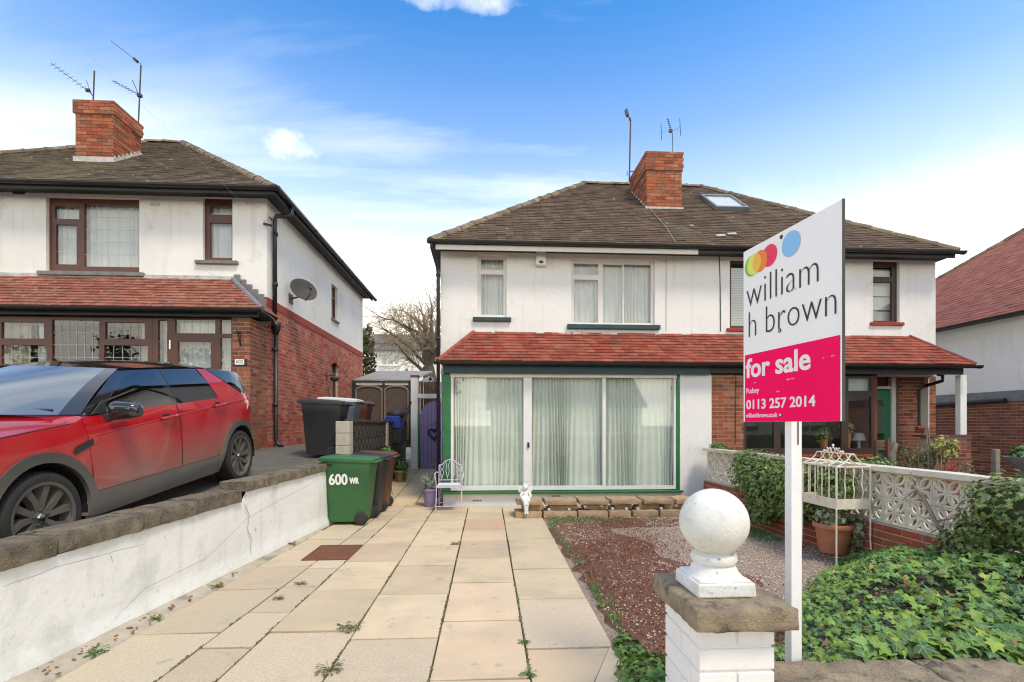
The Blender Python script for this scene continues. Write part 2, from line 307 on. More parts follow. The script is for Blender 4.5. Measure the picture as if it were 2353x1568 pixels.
# ------------------------------------------------------------------ mesh building
class MB:
    """collects shapes, then links them as one mesh object"""
    def __init__(s): s.v = []; s.f = []; s.m = []; s.uv = {}; s.cur = 0
    def face(s, idx): s.f.append(tuple(idx)); s.m.append(s.cur)
    def poly(s, pts):
        b = len(s.v); s.v += [tuple(p) for p in pts]; s.face(range(b, b + len(pts))); return b
    def box(s, c, d, R=None, taper=None):
        c = Vector(c); hx, hy, hz = d[0] / 2, d[1] / 2, d[2] / 2; b = len(s.v)
        for z in (-1, 1):
            k = 1 if (taper is None or z < 0) else taper
            for x, y in ((-1, -1), (1, -1), (1, 1), (-1, 1)):
                p = Vector((x * hx * k, y * hy * k, z * hz))
                s.v.append(tuple(c + (R @ p if R else p)))
        for q in ((3, 2, 1, 0), (4, 5, 6, 7), (0, 1, 5, 4), (1, 2, 6, 5), (2, 3, 7, 6), (3, 0, 4, 7)): s.face([b + i for i in q])
    def b2(s, x0, x1, y0, y1, z0, z1): s.box(((x0 + x1) / 2, (y0 + y1) / 2, (z0 + z1) / 2), (abs(x1 - x0), abs(y1 - y0), abs(z1 - z0)))
    def bar(s, a, b_, w, h=None, up=(0, 0, 1)):
        a, b_ = Vector(a), Vector(b_); d = b_ - a; L = d.length
        if L < 1e-6: return
        z = d / L; u = Vector(up)
        if abs(z.dot(u)) > .98: u = Vector((0, 1, 0))
        x = u.cross(z).normalized(); y = z.cross(x)
        R = Matrix((x, y, z)).transposed()
        s.box((a + b_) / 2, (w, h or w, L), R)
    def tube(s, pts, r, n=8, closed=False, cap=True):
        pts = [Vector(p) for p in pts]; k = len(pts); rs = r if isinstance(r, (list, tuple)) else [r] * k
        b = len(s.v); up = Vector((0, 0, 1)); lastx = None
        for i, p in enumerate(pts):
            a = pts[(i - 1) % k] if (closed or i) else p; c = pts[(i + 1) % k] if (closed or i < k - 1) else p
            t = (c - a)
            t = t.normalized() if t.length > 1e-9 else Vector((0, 0, 1))
            if lastx is None:
                u = up if abs(t.z) < .95 else Vector((0, 1, 0)); x = u.cross(t).normalized()
            else:
                x = lastx - t * lastx.dot(t); x = x.normalized() if x.length > 1e-6 else Vector((1, 0, 0))
            lastx = x; y = t.cross(x)
            for j in range(n):
                an = 2 * pi * j / n; s.v.append(tuple(p + x * (rs[i] * cos(an)) + y * (rs[i] * sin(an))))
        for i in range(k if closed else k - 1):
            for j in range(n):
                s.face((b + i * n + j, b + i * n + (j + 1) % n, b + ((i + 1) % k) * n + (j + 1) % n, b + ((i + 1) % k) * n + j))
        if cap and not closed:
            s.face([b + j for j in reversed(range(n))]); s.face([b + (k - 1) * n + j for j in range(n)])
    def lathe(s, prof, c=(0, 0, 0), n=24, R=None, cap=True):
        c = Vector(c); b = len(s.v)
        for r, z in prof:
            for j in range(n):
                a = 2 * pi * j / n; p = Vector((r * cos(a), r * sin(a), z)); s.v.append(tuple(c + (R @ p if R else p)))
        for i in range(len(prof) - 1):
            for j in range(n): s.face((b + i * n + j, b + i * n + (j + 1) % n, b + (i + 1) * n + (j + 1) % n, b + (i + 1) * n + j))
        if cap:
            s.face([b + j for j in reversed(range(n))]); s.face([b + (len(prof) - 1) * n + j for j in range(n)])
    def ell(s, c, r, n=10, k=6, R=None, jit=0, rnd=random):
        prof = [(sin(pi * i / k), -cos(pi * i / k)) for i in range(1, k)]
        c = Vector(c); b = len(s.v)
        for q, z in prof:
            for j in range(n):
                a = 2 * pi * j / n; w = 1 + (rnd.uniform(-jit, jit) if jit else 0)
                p = Vector((q * cos(a) * r[0] * w, q * sin(a) * r[1] * w, z * r[2])); s.v.append(tuple(c + (R @ p if R else p)))
        for i in range(k - 2):
            for j in range(n): s.face((b + i * n + j, b + i * n + (j + 1) % n, b + (i + 1) * n + (j + 1) % n, b + (i + 1) * n + j))
        for sgn, row in ((-1, 0), (1, k - 2)):
            p = Vector((0, 0, sgn * r[2])); s.v.append(tuple(c + (R @ p if R else p))); t = len(s.v) - 1
            for j in range(n):
                q = (b + row * n + j, b + row * n + (j + 1) % n, t); s.face(q if sgn > 0 else q[::-1])
    def prism(s, poly, ext):
        """poly: 3-D points in one plane, ext: extrusion vector"""
        e = Vector(ext); b = len(s.v); n = len(poly)
        s.v += [tuple(p) for p in poly] + [tuple(Vector(p) + e) for p in poly]
        s.face([b + i for i in reversed(range(n))]); s.face([b + n + i for i in range(n)])
        for i in range(n): s.face((b + i, b + (i + 1) % n, b + n + (i + 1) % n, b + n + i))
    def grid(s, rows, flip=False):
        b = len(s.v); n = len(rows[0])
        for r in rows: s.v += [tuple(p) for p in r]
        for i in range(len(rows) - 1):
            for j in range(n - 1):
                q = (b + i * n + j, b + i * n + j + 1, b + (i + 1) * n + j + 1, b + (i + 1) * n + j); s.face(q[::-1] if flip else q)
    def mesh(s, name, mats, smooth=False, fix=True):
        me = bpy.data.meshes.new(name); me.from_pydata(s.v, [], s.f)
        for m in (mats if isinstance(mats, (list, tuple)) else [mats]): me.materials.append(MATS[m])
        if any(s.m): me.polygons.foreach_set('material_index', s.m)
        if smooth: me.polygons.foreach_set('use_smooth', [True] * len(s.f))
        if s.uv:
            uvl = me.uv_layers.new(name='UVMap')
            fl = [0.0] * (2 * len(me.loops))
            for li, l in enumerate(me.loops):
                u = s.uv.get(l.vertex_index, (.5, .9)); fl[2 * li] = u[0]; fl[2 * li + 1] = u[1]
            uvl.data.foreach_set('uv', fl)
        me.update(); return me
    def build(s, name, mats, parent=None, smooth=False, bevel=0, world=True, seg=2, auto=None, recalc=False):
        me = s.mesh(name, mats, smooth)
        if recalc:
            import bmesh
            bm = bmesh.new(); bm.from_mesh(me); bmesh.ops.recalc_face_normals(bm, faces=bm.faces); bm.to_mesh(me); bm.free()
        if auto is not None: me.polygons.foreach_set('use_smooth', [True] * len(me.polygons)); me.set_sharp_from_angle(angle=radians(auto))
        o = bpy.data.objects.new(name, me); COL.objects.link(o)
        if bevel:
            md = o.modifiers.new('bevel', 'BEVEL'); md.width = bevel; md.segments = seg; md.limit_method = 'ANGLE'; md.angle_limit = radians(35); md.harden_normals = False
        if parent is not None: attach(o, parent, world)
        return o
def wm(o):
    m = o.matrix_basis.copy()
    if o.parent is not None: m = wm(o.parent) @ o.matrix_parent_inverse @ m
    return m
def attach(o, parent, world=True):
    o.parent = parent
    o.matrix_parent_inverse = wm(parent).inverted() if world else Matrix()
def tag(o, label=None, cat=None, group=None, kind=None):
    if label: o['label'] = label
    if cat: o['category'] = cat
    if group: o['group'] = group
    if kind: o['kind'] = kind
    return o
def thing(name, label, cat, loc=(0, 0, 0), rot=(0, 0, 0), group=None):
    o = bpy.data.objects.new(name, None); o.empty_display_size = .2; COL.objects.link(o)
    o.location = loc; o.rotation_euler = rot
    return tag(o, label, cat, group)
def copy_tree(o, parent=None):
    c = o.copy(); COL.objects.link(c)
    if parent is not None: c.parent = parent
    for ch in o.children: copy_tree(ch, c)
    return c
BOXM = {}
def box_mesh(name, d, m, ch=0.):
    k = (name, tuple(round(x, 3) for x in d), m)
    if k not in BOXM:
        b = MB(); b.box((0, 0, 0), k[1]); BOXM[k] = b.mesh(name, m)
    return BOXM[k]
class Pieces:
    """bricks or tiles of one thing: those that show largest become objects, the rest one joined part"""
    def __init__(s, root, name, rest, limit=290): s.root, s.name, s.rest, s.limit, s.it = root, name, rest, limit, []
    def add(s, c, R, d, m, parent, facing=None):
        c = Vector(c); q = project(c); sc = 0
        if q:
            sc = max(d) / q[2]
            if not (-20 < q[0] < 2373 and -20 < q[1] < 1588): sc *= .01
            if facing is not None and (Vector((0, 0, EYE)) - c).dot(facing) < 0: sc *= .01
        s.it.append((sc, c, R, d, m, parent))
    def finish(s):
        s.it.sort(key=lambda t: -t[0])
        cache = {}
        for sc, c, R, d, m, parent in s.it[:s.limit]:
            o = bpy.data.objects.new(s.name, box_mesh(s.name, d, m)); COL.objects.link(o)
            if parent.name not in cache: cache[parent.name] = wm(parent).inverted()
            o.parent = parent; o.matrix_parent_inverse = cache[parent.name]
            o.matrix_basis = Matrix.Translation(c) @ R.to_4x4()
        rest = s.it[s.limit:]
        if rest:
            ms = sorted({t[4] for t in rest}); b = MB()
            for sc, c, R, d, m, parent in rest: b.cur = ms.index(m); b.box(c, d, R)
            tag(b.build(s.rest, ms, s.root), kind='stuff')
def axes(x, z):
    x = Vector(x).normalized(); z = Vector(z).normalized(); y = z.cross(x).normalized(); x = y.cross(z)
    return Matrix((x, y, z)).transposed()
def jitR(R, a): return R @ Matrix.Rotation(random.uniform(-a, a), 3, 'Z') @ Matrix.Rotation(random.uniform(-a, a), 3, 'X')
def bricks(P, parent, o, u, nrm, L, Hh, m, bl=.215, bh=.065, j=.01, depth=.03, proud=.005, hole=None, bond='stretcher', ends=True):
    """lay a wall of bricks from corner o along u, up z; the mortar behind is built by the caller at the plane of o"""
    u = Vector(u).normalized(); nrm = Vector(nrm).normalized(); R0 = axes(u, (0, 0, 1)); o = Vector(o)
    k = 0; z = 0.
    while z < Hh - .02:
        h = min(bh, Hh - z - .002); x = 0. if k % 2 == 0 else -(bl + j) / 2
        if bond == 'english' and k % 2: step = (bl - j) / 2
        else: step = bl
        while x < L - .015:
            x0, x1 = max(0, x), min(L, x + step)
            if x1 - x0 > .03:
                segs = [(x0, x1)]
                for ha, hb, hc, hd in hole or ():
                    if z + h > hc + .004 and z < hd - .004: segs = [q for a, c in segs for q in ((a, min(c, ha)), (max(a, hb), c)) if q[1] - q[0] > .02]
                for xa, xb in segs:
                    cx, cz = (xa + xb) / 2, z + h / 2; pr = proud + random.uniform(-.0015, .0015)
                    P.add(o + u * cx + Vector((0, 0, cz)) + nrm * (pr - depth / 2), jitR(R0, .006), (xb - xa, depth, h), m if isinstance(m, str) else random.choice(m), parent, nrm)
            x += step + j
        z += bh + j; k += 1
def sheet(mb, P, a0, a1, z0, z1, openings, depth=.1):
    """wall sheet with openings; P(a, z, into_wall) -> point; reveals go `depth` into the wall"""
    A = sorted({a0, a1, *[v for o in openings for v in o[:2] if a0 < v < a1]}); Z = sorted({z0, z1, *[v for o in openings for v in o[2:] if z0 < v < z1]})
    for i in range(len(A) - 1):
        for k in range(len(Z) - 1):
            ca, cz = (A[i] + A[i + 1]) / 2, (Z[k] + Z[k + 1]) / 2
            if any(o[0] < ca < o[1] and o[2] < cz < o[3] for o in openings): continue
            mb.poly([P(A[i], Z[k], 0), P(A[i + 1], Z[k], 0), P(A[i + 1], Z[k + 1], 0), P(A[i], Z[k + 1], 0)])
    for a, b, c, d in openings:
        mb.poly([P(a, c, 0), P(a, d, 0), P(a, d, depth), P(a, c, depth)]); mb.poly([P(b, d, 0), P(b, c, 0), P(b, c, depth), P(b, d, depth)])
        mb.poly([P(a, d, 0), P(b, d, 0), P(b, d, depth), P(a, d, depth)]); mb.poly([P(b, c, 0), P(a, c, 0), P(a, c, depth), P(b, c, depth)])
    q = [(a0, z0), (a1, z0), (a1, z1), (a0, z1)]
    for i in range(4):
        (x, y), (x2, y2) = q[i], q[(i + 1) % 4]
        mb.poly([P(x, y, 0), P(x, y, depth), P(x2, y2, depth), P(x2, y2, 0)])
def front(Y): return lambda a, z, off: (a, Y + off, z)
def side_r(X): return lambda a, z, off: (X - off, a, z)        # a wall facing +X
def side_l(X): return lambda a, z, off: (X + off, a, z)        # a wall facing -X
def window(root, P, rc, panes, recess, fm='pvc_white', gm='pane', fd=.05, label=None, name='window', lead=None, parent_part=None):
    """frame sheet with pane holes set back in its opening, panes inside it"""
    a0, a1, z0, z1 = rc
    f = MB(); PP = lambda a, z, off: P(a, z, recess + off)
    sheet(f, PP, a0, a1, z0, z1, panes, fd)
    fo = f.build(name, fm, root, bevel=.004)
    if label: fo['label'] = label
    for (a, b, c, d) in panes:
        g = MB(); q = [(a, c), (b, c), (b, d), (a, d)]; e = .004
        lo = [Vector(PP(x, z, fd * .5)) for x, z in q]; hi = [Vector(PP(x, z, fd * .5 + .006)) for x, z in q]
        g.prism(lo, hi[0] - lo[0]); g.build('pane', gm, fo)
        if lead:
            l = MB(); na = max(1, round((b - a) / lead[0])); nz = max(1, round((d - c) / lead[1])); w = .004
            for i in range(1, na):
                x = a + (b - a) * i / na; l.poly([PP(x - w, c, fd * .5 - .003), PP(x + w, c, fd * .5 - .003), PP(x + w, d, fd * .5 - .003), PP(x - w, d, fd * .5 - .003)])
            for i in range(1, nz):
                z = c + (d - c) * i / nz; l.poly([PP(a, z - w, fd * .5 - .004), PP(b, z - w, fd * .5 - .004), PP(b, z + w, fd * .5 - .004), PP(a, z + w, fd * .5 - .004)])
            if l.f: tag(l.build('leading', 'lead_strip', fo), kind='stuff')
    return fo
def curtain(name, P, a0, a1, z0, z1, off, m, label, amp=.025, wl_=.11, seed=1, cat='curtain', flare=0., group=None):
    r = random.Random(seed); n = max(8, int((a1 - a0) / .009)); p = r.uniform(0, 6); q1, q2 = r.uniform(0, 6), r.uniform(0, 6)
    cols = []
    for i in range(n + 1):
        a = a0 + (a1 - a0) * i / n; dens = .55 + .45 * sin(a * 3.1 + q1) + .35 * sin(a * 7.3 + q2)      # bunched here, drawn flat there
        p += 2 * pi * ((a1 - a0) / n) / (wl_ * (1.25 - .5 * dens) * r.uniform(.7, 1.4)); cols.append((a, amp * (.35 + .75 * max(0, dens)) * sin(p) * r.uniform(.8, 1.15)))
    mb = MB(); rows = []
    for k in range(7):
        t = k / 6; z = z0 + (z1 - z0) * t
        rows.append([P(a + flare * (1 - t) * sin(a * 9 + seed), z, off + d * (1.25 - .6 * t) + .01 * sin(a * 40 * (1 - t))) for a, d in cols])
    mb.grid(rows)
    return tag(mb.build(name, m, None, smooth=True), label, cat, group)
def text(body, size, name, m, parent, M4, bold=0., fat=0., width=None, height=None, align='LEFT', ext=.0006, spacing=1.):
    cu = bpy.data.curves.new(name, 'FONT'); cu.body = body; cu.size = size; cu.extrude = ext; cu.offset = bold; cu.align_x = align; cu.resolution_u = 3; cu.space_character = spacing
    o = bpy.data.objects.new(name, cu); COL.objects.link(o)
    dg = bpy.context.evaluated_depsgraph_get(); me = bpy.data.meshes.new_from_object(o.evaluated_get(dg)); me.name = name
    bpy.data.objects.remove(o)
    xs = [v.co.x for v in me.vertices]; ys = [v.co.y for v in me.vertices]
    sx = width / (max(xs) - min(xs)) if width else 1; sy = height / (max(ys) - min(ys)) if height else sx
    x0, y0 = min(xs), min(ys)
    for v in me.vertices: v.co.x = (v.co.x - x0) * sx; v.co.y = (v.co.y - y0) * sy
    if fat:                                                 # heavier strokes: the letters again, shifted by a hair
        vs = [v.co.copy() for v in me.vertices]; fs = [tuple(p.vertices) for p in me.polygons]; V, F_ = [], []
        for k, (dx, dy) in enumerate(((-1, -.4), (-.5, .4), (0, 0), (.5, .4), (1, -.4))):
            o0 = len(V); V += [(v.x + dx * fat, v.y + dy * fat, v.z + .00012 * k) for v in vs]; F_ += [tuple(i + o0 for i in f) for f in fs]
        me = bpy.data.meshes.new(name); me.from_pydata(V, [], F_)
    me.materials.clear(); me.materials.append(MATS[m])
    r = bpy.data.objects.new(name, me); COL.objects.link(r); attach(r, parent, True); r.matrix_basis = M4
    return r
# ------------------------------------------------------------------ leaves
IVY = [(0, 0), (.16, -.12), (.46, -.1), (.33, .16), (.5, .42), (.2, .40), (0, .88), (-.2, .40), (-.5, .42), (-.33, .16), (-.46, -.1), (-.16, -.12)]
def leaf_ivy(mb, c, R, s, fold=.22):
    b = len(mb.v); c = Vector(c)
    pts = [(0, .2)] + IVY
    for x, y in pts:
        p = R @ Vector((x * s, (y - .2) * s, (-fold * abs(x) - .10 * max(0, y - .3)) * s)); mb.v.append(tuple(c + p)); mb.uv[len(mb.v) - 1] = (.5 + x, .1 + y)
    n = len(IVY)
    for i in range(n): mb.face((b, b + 1 + i, b + 1 + (i + 1) % n))
def leaf_oval(mb, c, R, s, w=.4, fold=.15):
    b = len(mb.v); c = Vector(c)
    for x, y, z in ((0, -.5, 0), (w, -.05, -fold), (0, .5, -.1), (-w, -.05, -fold), (0, 0, .0)):
        mb.v.append(tuple(c + R @ Vector((x * s, y * s, z * s))))
    for q in ((4, 0, 1), (4, 1, 2), (4, 2, 3), (4, 3, 0)): mb.face([b + i for i in q])
def rot_to(nrm, spin=None):
    z = Vector(nrm).normalized(); x = Vector((0, 0, 1)).cross(z)
    x = x.normalized() if x.length > .05 else Vector((1, 0, 0)); y = z.cross(x)
    R = Matrix((x, y, z)).transposed()
    return R @ Matrix.Rotation(random.uniform(0, 2 * pi) if spin is None else spin, 3, 'Z')
def rvec(r=1.): return Vector((random.uniform(-r, r), random.uniform(-r, r), random.uniform(-r, r)))
def clump(mb, c, rad, n, s, kind='oval', up=.5, w=.4, shell=.55):
    c = Vector(c)
    for _ in range(n):
        d = Vector((random.gauss(0, 1), random.gauss(0, 1), random.gauss(0, 1))).normalized(); q = random.uniform(shell, 1)
        p = c + Vector((d.x * rad[0], d.y * rad[1], d.z * rad[2])) * q
        nr = d + Vector((0, 0, up)) + rvec(.6)
        if kind == 'oval': leaf_oval(mb, p, rot_to(nr), s * random.uniform(.6, 1.3), w)
        else: leaf_ivy(mb, p, rot_to(nr), s * random.uniform(.6, 1.3))
# ================================================================== THE SETTING
def struct(o): return tag(o, kind='structure')
def flat(name, m, pts, parent=None):
    b = MB(); b.poly(pts); return struct(b.build(name, m, parent))
flat('ground', 'ground_far', [(-900, -900, -1.4), (900, -900, -1.4), (900, 900, -1.4), (-900, 900, -1.4)])
flat('road', 'asphalt', [(-60, -14, -.13), (60, -14, -.13), (60, -2.6, -.13), (-60, -2.6, -.13)])
b = MB(); b.b2(-60, 60, -2.6, -2.45, -.4, -.012); b.b2(-60, 60, -2.447, 1.7, -.4, -.016)
struct(b.build('pavement', 'slab_speckled', bevel=.01))

def XW(Y): return -2.849 + (Y - 3.109) * .09485           # the face of the retaining wall
def dz(Y): return min(1.09, max(.1, .805 + .0955 * (Y - 6.6)))    # the raised drive next door
def pz(Y): return 0. if Y < 9.2 else min(.30, (Y - 9.2) * .0625)    # the passage climbs to the gate

b = MB()
rows = []
for i in range(40):
    Y = -1 + i * .5
    rows.append([(-16, Y, dz(Y)), (min(XW(Y) - .12, -2.3), Y, dz(Y))])
b.grid(rows, True); struct(b.build('driveway', 'asphalt'))

# gravel garden
gb = MB(); rows = []
r_ = random.Random(3)
for i in range(34):
    Y = 1.9 + i * .222
    rows.append([(.86 + (3.36 * j / 24), Y, -.012 + .02 * r_.random() + (.0 if j else -.02)) for j in range(25)])
gb.grid(rows, True); struct(gb.build('gravel_bed', 'gravel_bed', smooth=True))
mb_ = MB(); rows = []
for i in range(40):
    Y = 2.2 + i * .146; xe = (2.35 - .05 * (Y - 5) + .28 * sin(Y * 1.7) + .2 * sin(Y * 4.1 + 1)) if Y < 7.2 else 3.4; rows.append([(.90 + (xe - .90) * j / 14, Y, (.002 if 0 < j < 14 else -.03) + .009 * r_.random()) for j in range(15)])
mb_.grid(rows, True); struct(mb_.build('moss_bed', 'moss_bed', smooth=True))
flat('flower_bed', 'soil', [(4.3, -1, -.01), (11.0, -1, -.01), (11.0, 9.9, -.01), (4.3, 9.9, -.01)])
flat('back_garden', 'ground_far', [(-12, 14.1, .2), (14, 17.5, .2), (14, 60, .2), (-14, 60, .2)])
b = MB(); b.b2(.9, 40, 1.7, 1.72, -.4, -.02)
# paved path: a bed of dark soil and the slabs laid in it
path = struct(MB().build('paved_path', 'joint_soil')) if False else None
b = MB(); rows = []
for i in range(34):
    Y = -.9 + i * .46
    rows.append([(XW(min(Y, 9)) - .05, Y, pz(Y) - .022), (-.9 if Y > 9.15 else .965, Y, pz(Y) - .022)])
b.grid(rows, True); path = struct(b.build('paved_path', 'joint_soil'))
EDGE = [((-2.592, 3.06), (-2.469, 5.41)), ((-1.977, 3.03), (-1.897, 5.55)), ((-1.618, 3.0), (-1.555, 6.4)), ((-.974, 2.97), (-.953, 7.13)), ((-.339, 2.94), (-.317, 8.9)), ((.277, 2.9), (.309, 8.66)), ((.883, 2.87), (.95, 8.02))]
def ex(i, Y):
    (x0, y0), (x1, y1) = EDGE[i]; return x0 + (Y - y0) * (x1 - x0) / (y1 - y0)
mid = (-1.9, -.0)
JY = [[1457, 1354.6, 1302.5, 1262, 1240, 1219], [1488.5, 1406.7, 1348, 1306, 1258, 1236, 1216], [1451, 1354.6, 1328, 1290.5, 1249, 1215, 1190, 1178], [1468, 1365, 1300, 1255.6, 1221.8, 1197, 1180.5, 1169], [1426, 1338, 1283, 1243, 1217, 1193, 1177], [1489, 1375.5, 1307, 1261, 1237, 1205, 1190]]
cm = [(-2.25), (-1.76), (-1.28), (-.65), (-.02), .6]
SPM = ['slab_speckled', 'slab_speckled', 'slab_speckled', 'slab', 'slab', 'slab']
def slab(poly, z, m, r):
    cxy = sum((Vector((p[0], p[1], 0)) for p in poly), Vector()) / len(poly); q = []
    for p in poly:
        d = Vector((p[0], p[1], 0)) - cxy; L = d.length; d = d * ((L - .0125) / L); q.append(cxy + d + Vector((r.uniform(-.003, .003), r.uniform(-.003, .003), 0)))
    tx, ty = r.uniform(-.004, .004), r.uniform(-.004, .004); z += r.uniform(-.003, .003)
    b = MB(); top = [Vector((p.x, p.y, (z(p.y) if callable(z) else z) + tx * (p.x - cxy.x) + ty * (p.y - cxy.y))) for p in q]
    b.prism([p - Vector((0, 0, .045)) for p in top], (0, 0, .045))
    return b.build('slab', m, path, bevel=.005)
r_ = random.Random(11)
for i in range(6):
    ys = [gnd(CX - 60, py).y * 1.0 for py in JY[i]]
    ys = [gnd(XYp, py).y for XYp, py in ((project(Vector((cm[i], gnd(CX, p).y, 0)))[0], p) for p in JY[i])]
    y0 = ys[0]; st = .88 if i != 1 else .6
    near = []
    while y0 > -.6: y0 -= st; near.insert(0, y0)
    ys = near + ys
    while ys[-1] < (9.12 if i > 2 else 9.3): ys.append(ys[-1] + r_.choice((.5, .6, .62)))
    for k in range(len(ys) - 1):
        ya, yb = ys[k], ys[k + 1]
        if i > 3 and ya > 9.05: continue
        if i > 2: yb = min(yb, 9.13)
        if i == 5 and ya > 7.95: yb = min(yb, 9.13)
        sk = r_.uniform(-.006, .006)
        pl = [(ex(i, ya), ya + sk, 0), (ex(i + 1, ya), ya - sk, 0), (ex(i + 1, yb), yb - sk, 0), (ex(i, yb), yb + sk, 0)]
        m = SPM[i]
        if i == 2 and yb > 4.6: m = 'slab'
        if i == 4 and abs(ya - gnd(1100, 1217).y) < .15: m = 'slab_pink'
        if i == 3 and yb < 3.6: m = 'slab_speckled'
        if i == 5 and k == len(near) : m = 'slab_speckled'
        if i == 5 and k == len(near) - 1:                    # the cracked slab by the gate pier
            c0, c1 = (ex(5, ya) + .18, ya, 0), (ex(6, yb) - .03, yb, 0)
            slab([pl[0], c0, c1, pl[3]], 0, m, r_); slab([c0, pl[1], pl[2], c1], 0, m, r_); continue
        slab(pl, 0, m, r_)
for i in range(3):                                          # the passage between the houses
    xa, xb = -2.30 + i * .48, -2.30 + (i + 1) * .48; Y = 9.35 + i * .07
    while Y < 13.9:
        L = r_.choice((.6, .75, .9)); pl = [(xa, Y, 0), (xb, Y, 0), (xb, Y + L, 0), (xa, Y + L, 0)]
        cxy = (xa + xb) / 2; b = MB(); top = [Vector((p[0] + (.008 if p[0] == xa else -.008), p[1] + (.008 if p[1] == Y else -.008), pz(p[1]) + r_.uniform(-.002, .002))) for p in pl]
        b.prism([p - Vector((0, 0, .04)) for p in top], (0, 0, .04)); b.build('slab', 'slab', path, bevel=.004); Y += L
# strip of concrete with red pebbles along the wall foot
b = MB(); rows = []
for i in range(22):
    Y = 1 + i * .3; xw = XW(Y) + .0; xe = max(xw + .01, ex(0, Y) - .012)
    rows.append([(xw - .03, Y, .03), (xw + .4 * (xe - xw), Y, .006 + .008 * r_.random()), (xe, Y, -.012)])
b.grid(rows, True); strip = struct(b.build('pebble_strip', 'pebble_mortar', smooth=True))
for k in range(60):
    Y = r_.uniform(2.6, 5.2); w = ex(0, Y) - XW(Y)
    if w < .03: continue
    b = MB(); s = r_.uniform(.009, .021); b.ell((0, 0, 0), (s, s * r_.uniform(.5, .8), s * .4), 7, 4, jit=.15, rnd=r_)
    o = b.build('stone', 'red_stone', strip, smooth=True, world=True); o.location = (XW(Y) + w * r_.uniform(.15, .9), Y, .012); o.rotation_euler = (r_.uniform(-.2, .2), r_.uniform(-.2, .2), r_.uniform(0, 3))

# ================================================================== ROOFS
def tile_plane(P, parent, o, u, v, L, Hh, inl, inr, m, w=.2, g=.15, t=.018, lift=.10):
    """lay tiles on the plane o + a*u + b*v; inl/inr: how far the plane narrows per unit of b at its ends"""
    u, v = Vector(u).normalized(), Vector(v).normalized(); n = u.cross(v).normalized(); o = Vector(o)
    R0 = Matrix((u, v, n)).transposed(); Rt = R0 @ Matrix.Rotation(lift, 3, 'X') if False else R0 @ Matrix.Rotation(-lift, 3, 'X')
    k = 0; bq = 0.
    while bq < Hh:
        a0, a1 = inl * bq, L - inr * bq
        a = a0 - (w / 2 if k % 2 else 0)
        while a < a1:
            x0, x1 = max(a, a0), min(a + w, a1)
            if x1 - x0 > .03:
                le = min(g * 1.35, Hh - bq + .03)
                c = o + u * ((x0 + x1) / 2) + v * (bq + le / 2 - .02 + random.uniform(-.004, .004)) + n * (.016 + random.uniform(-.003, .004))
                P.add(c, jitR(Rt, .012), (x1 - x0 - .004, le, t), m, parent)
            a += w
        bq += g; k += 1
RT = {}
def ridge_line(parent, a, b_, r=.12, L=.42, m='ridge_tile', name='ridge_tile', up=(0, 0, 1)):
    a, b_ = Vector(a), Vector(b_); d = (b_ - a); n = max(1, round(d.length / L)); l = d.length / n; d.normalize()
    up = Vector(up); x = up.cross(d).normalized(); z = d.cross(x); R = Matrix((x, d, z)).transposed()
    key = (round(l, 2), r, m)
    if key not in RT:
        q = MB(); k = 7; pr = [(-r * cos(pi * i / (k - 1)), r * .8 * sin(pi * i / (k - 1)) - .02) for i in range(k)]
        for y0, y1, s0, s1 in ((-l / 2 - .01, l / 2 - .05, 1.0, .93), (l / 2 - .05, l / 2, 1.06, 1.06)):
            rows = [[(x_ * s0, y0, z_ * s0) for x_, z_ in pr], [(x_ * s1, y1, z_ * s1) for x_, z_ in pr]]; q.grid(rows, True); q.poly([p for p in rows[0]]); q.poly([p for p in rows[1]][::-1])
        RT[key] = q.mesh(name, m, smooth=False)
    inv = wm(parent).inverted()
    for i in range(n):
        o = bpy.data.objects.new(name, RT[key]); COL.objects.link(o); o.parent = parent; o.matrix_parent_inverse = inv
        o.matrix_basis = Matrix.Translation(a + d * (l * (i + .5)) + Vector((0, 0, random.uniform(-.008, .008)))) @ (R @ Matrix.Rotation(random.uniform(-.03, .03), 3, 'X')).to_4x4()
def hip_roof(root, P, x0, x1, y0, y1, ze, rise, m, tile_side=(), w=.18, g=.115):
    D = (y1 - y0) / 2; yr = y0 + D; zr = ze + rise; e = -.02
    A, B_, C, Dd = (x0, y0, ze), (x1, y0, ze), (x1, y1, ze), (x0, y1, ze); R1, R2 = (x0 + D, yr, zr), (x1 - D, yr, zr)
    b = MB()
    b.poly([A, B_, R2, R1]); b.poly([B_, C, R2]); b.poly([C, Dd, R1, R2]); b.poly([Dd, A, R1]); b.poly([A, Dd, C, B_])
    ro = b.build('roof', m, root)
    Ls = hypot(D, rise); k = D / Ls
    tile_plane(P, ro, A, (1, 0, 0), (0, D, rise), x1 - x0, Ls, k, k, m, w, g)
    if 'right' in tile_side: tile_plane(P, ro, B_, (0, 1, 0), (-D, 0, rise), y1 - y0, Ls, k, k, m, w, g)
    if 'left' in tile_side: tile_plane(P, ro, Dd, (0, -1, 0), (D, 0, rise), y1 - y0, Ls, k, k, m, w, g)
    ridge_line(ro, R1, R2); ridge_line(ro, A, R1, up=(-.4, -.4, 1)); ridge_line(ro, B_, R2, up=(.4, -.4, 1))
    ridge_line(ro, Dd, R1, up=(-.4, .4, 1)); ridge_line(ro, C, R2, up=(.4, .4, 1))
    return ro
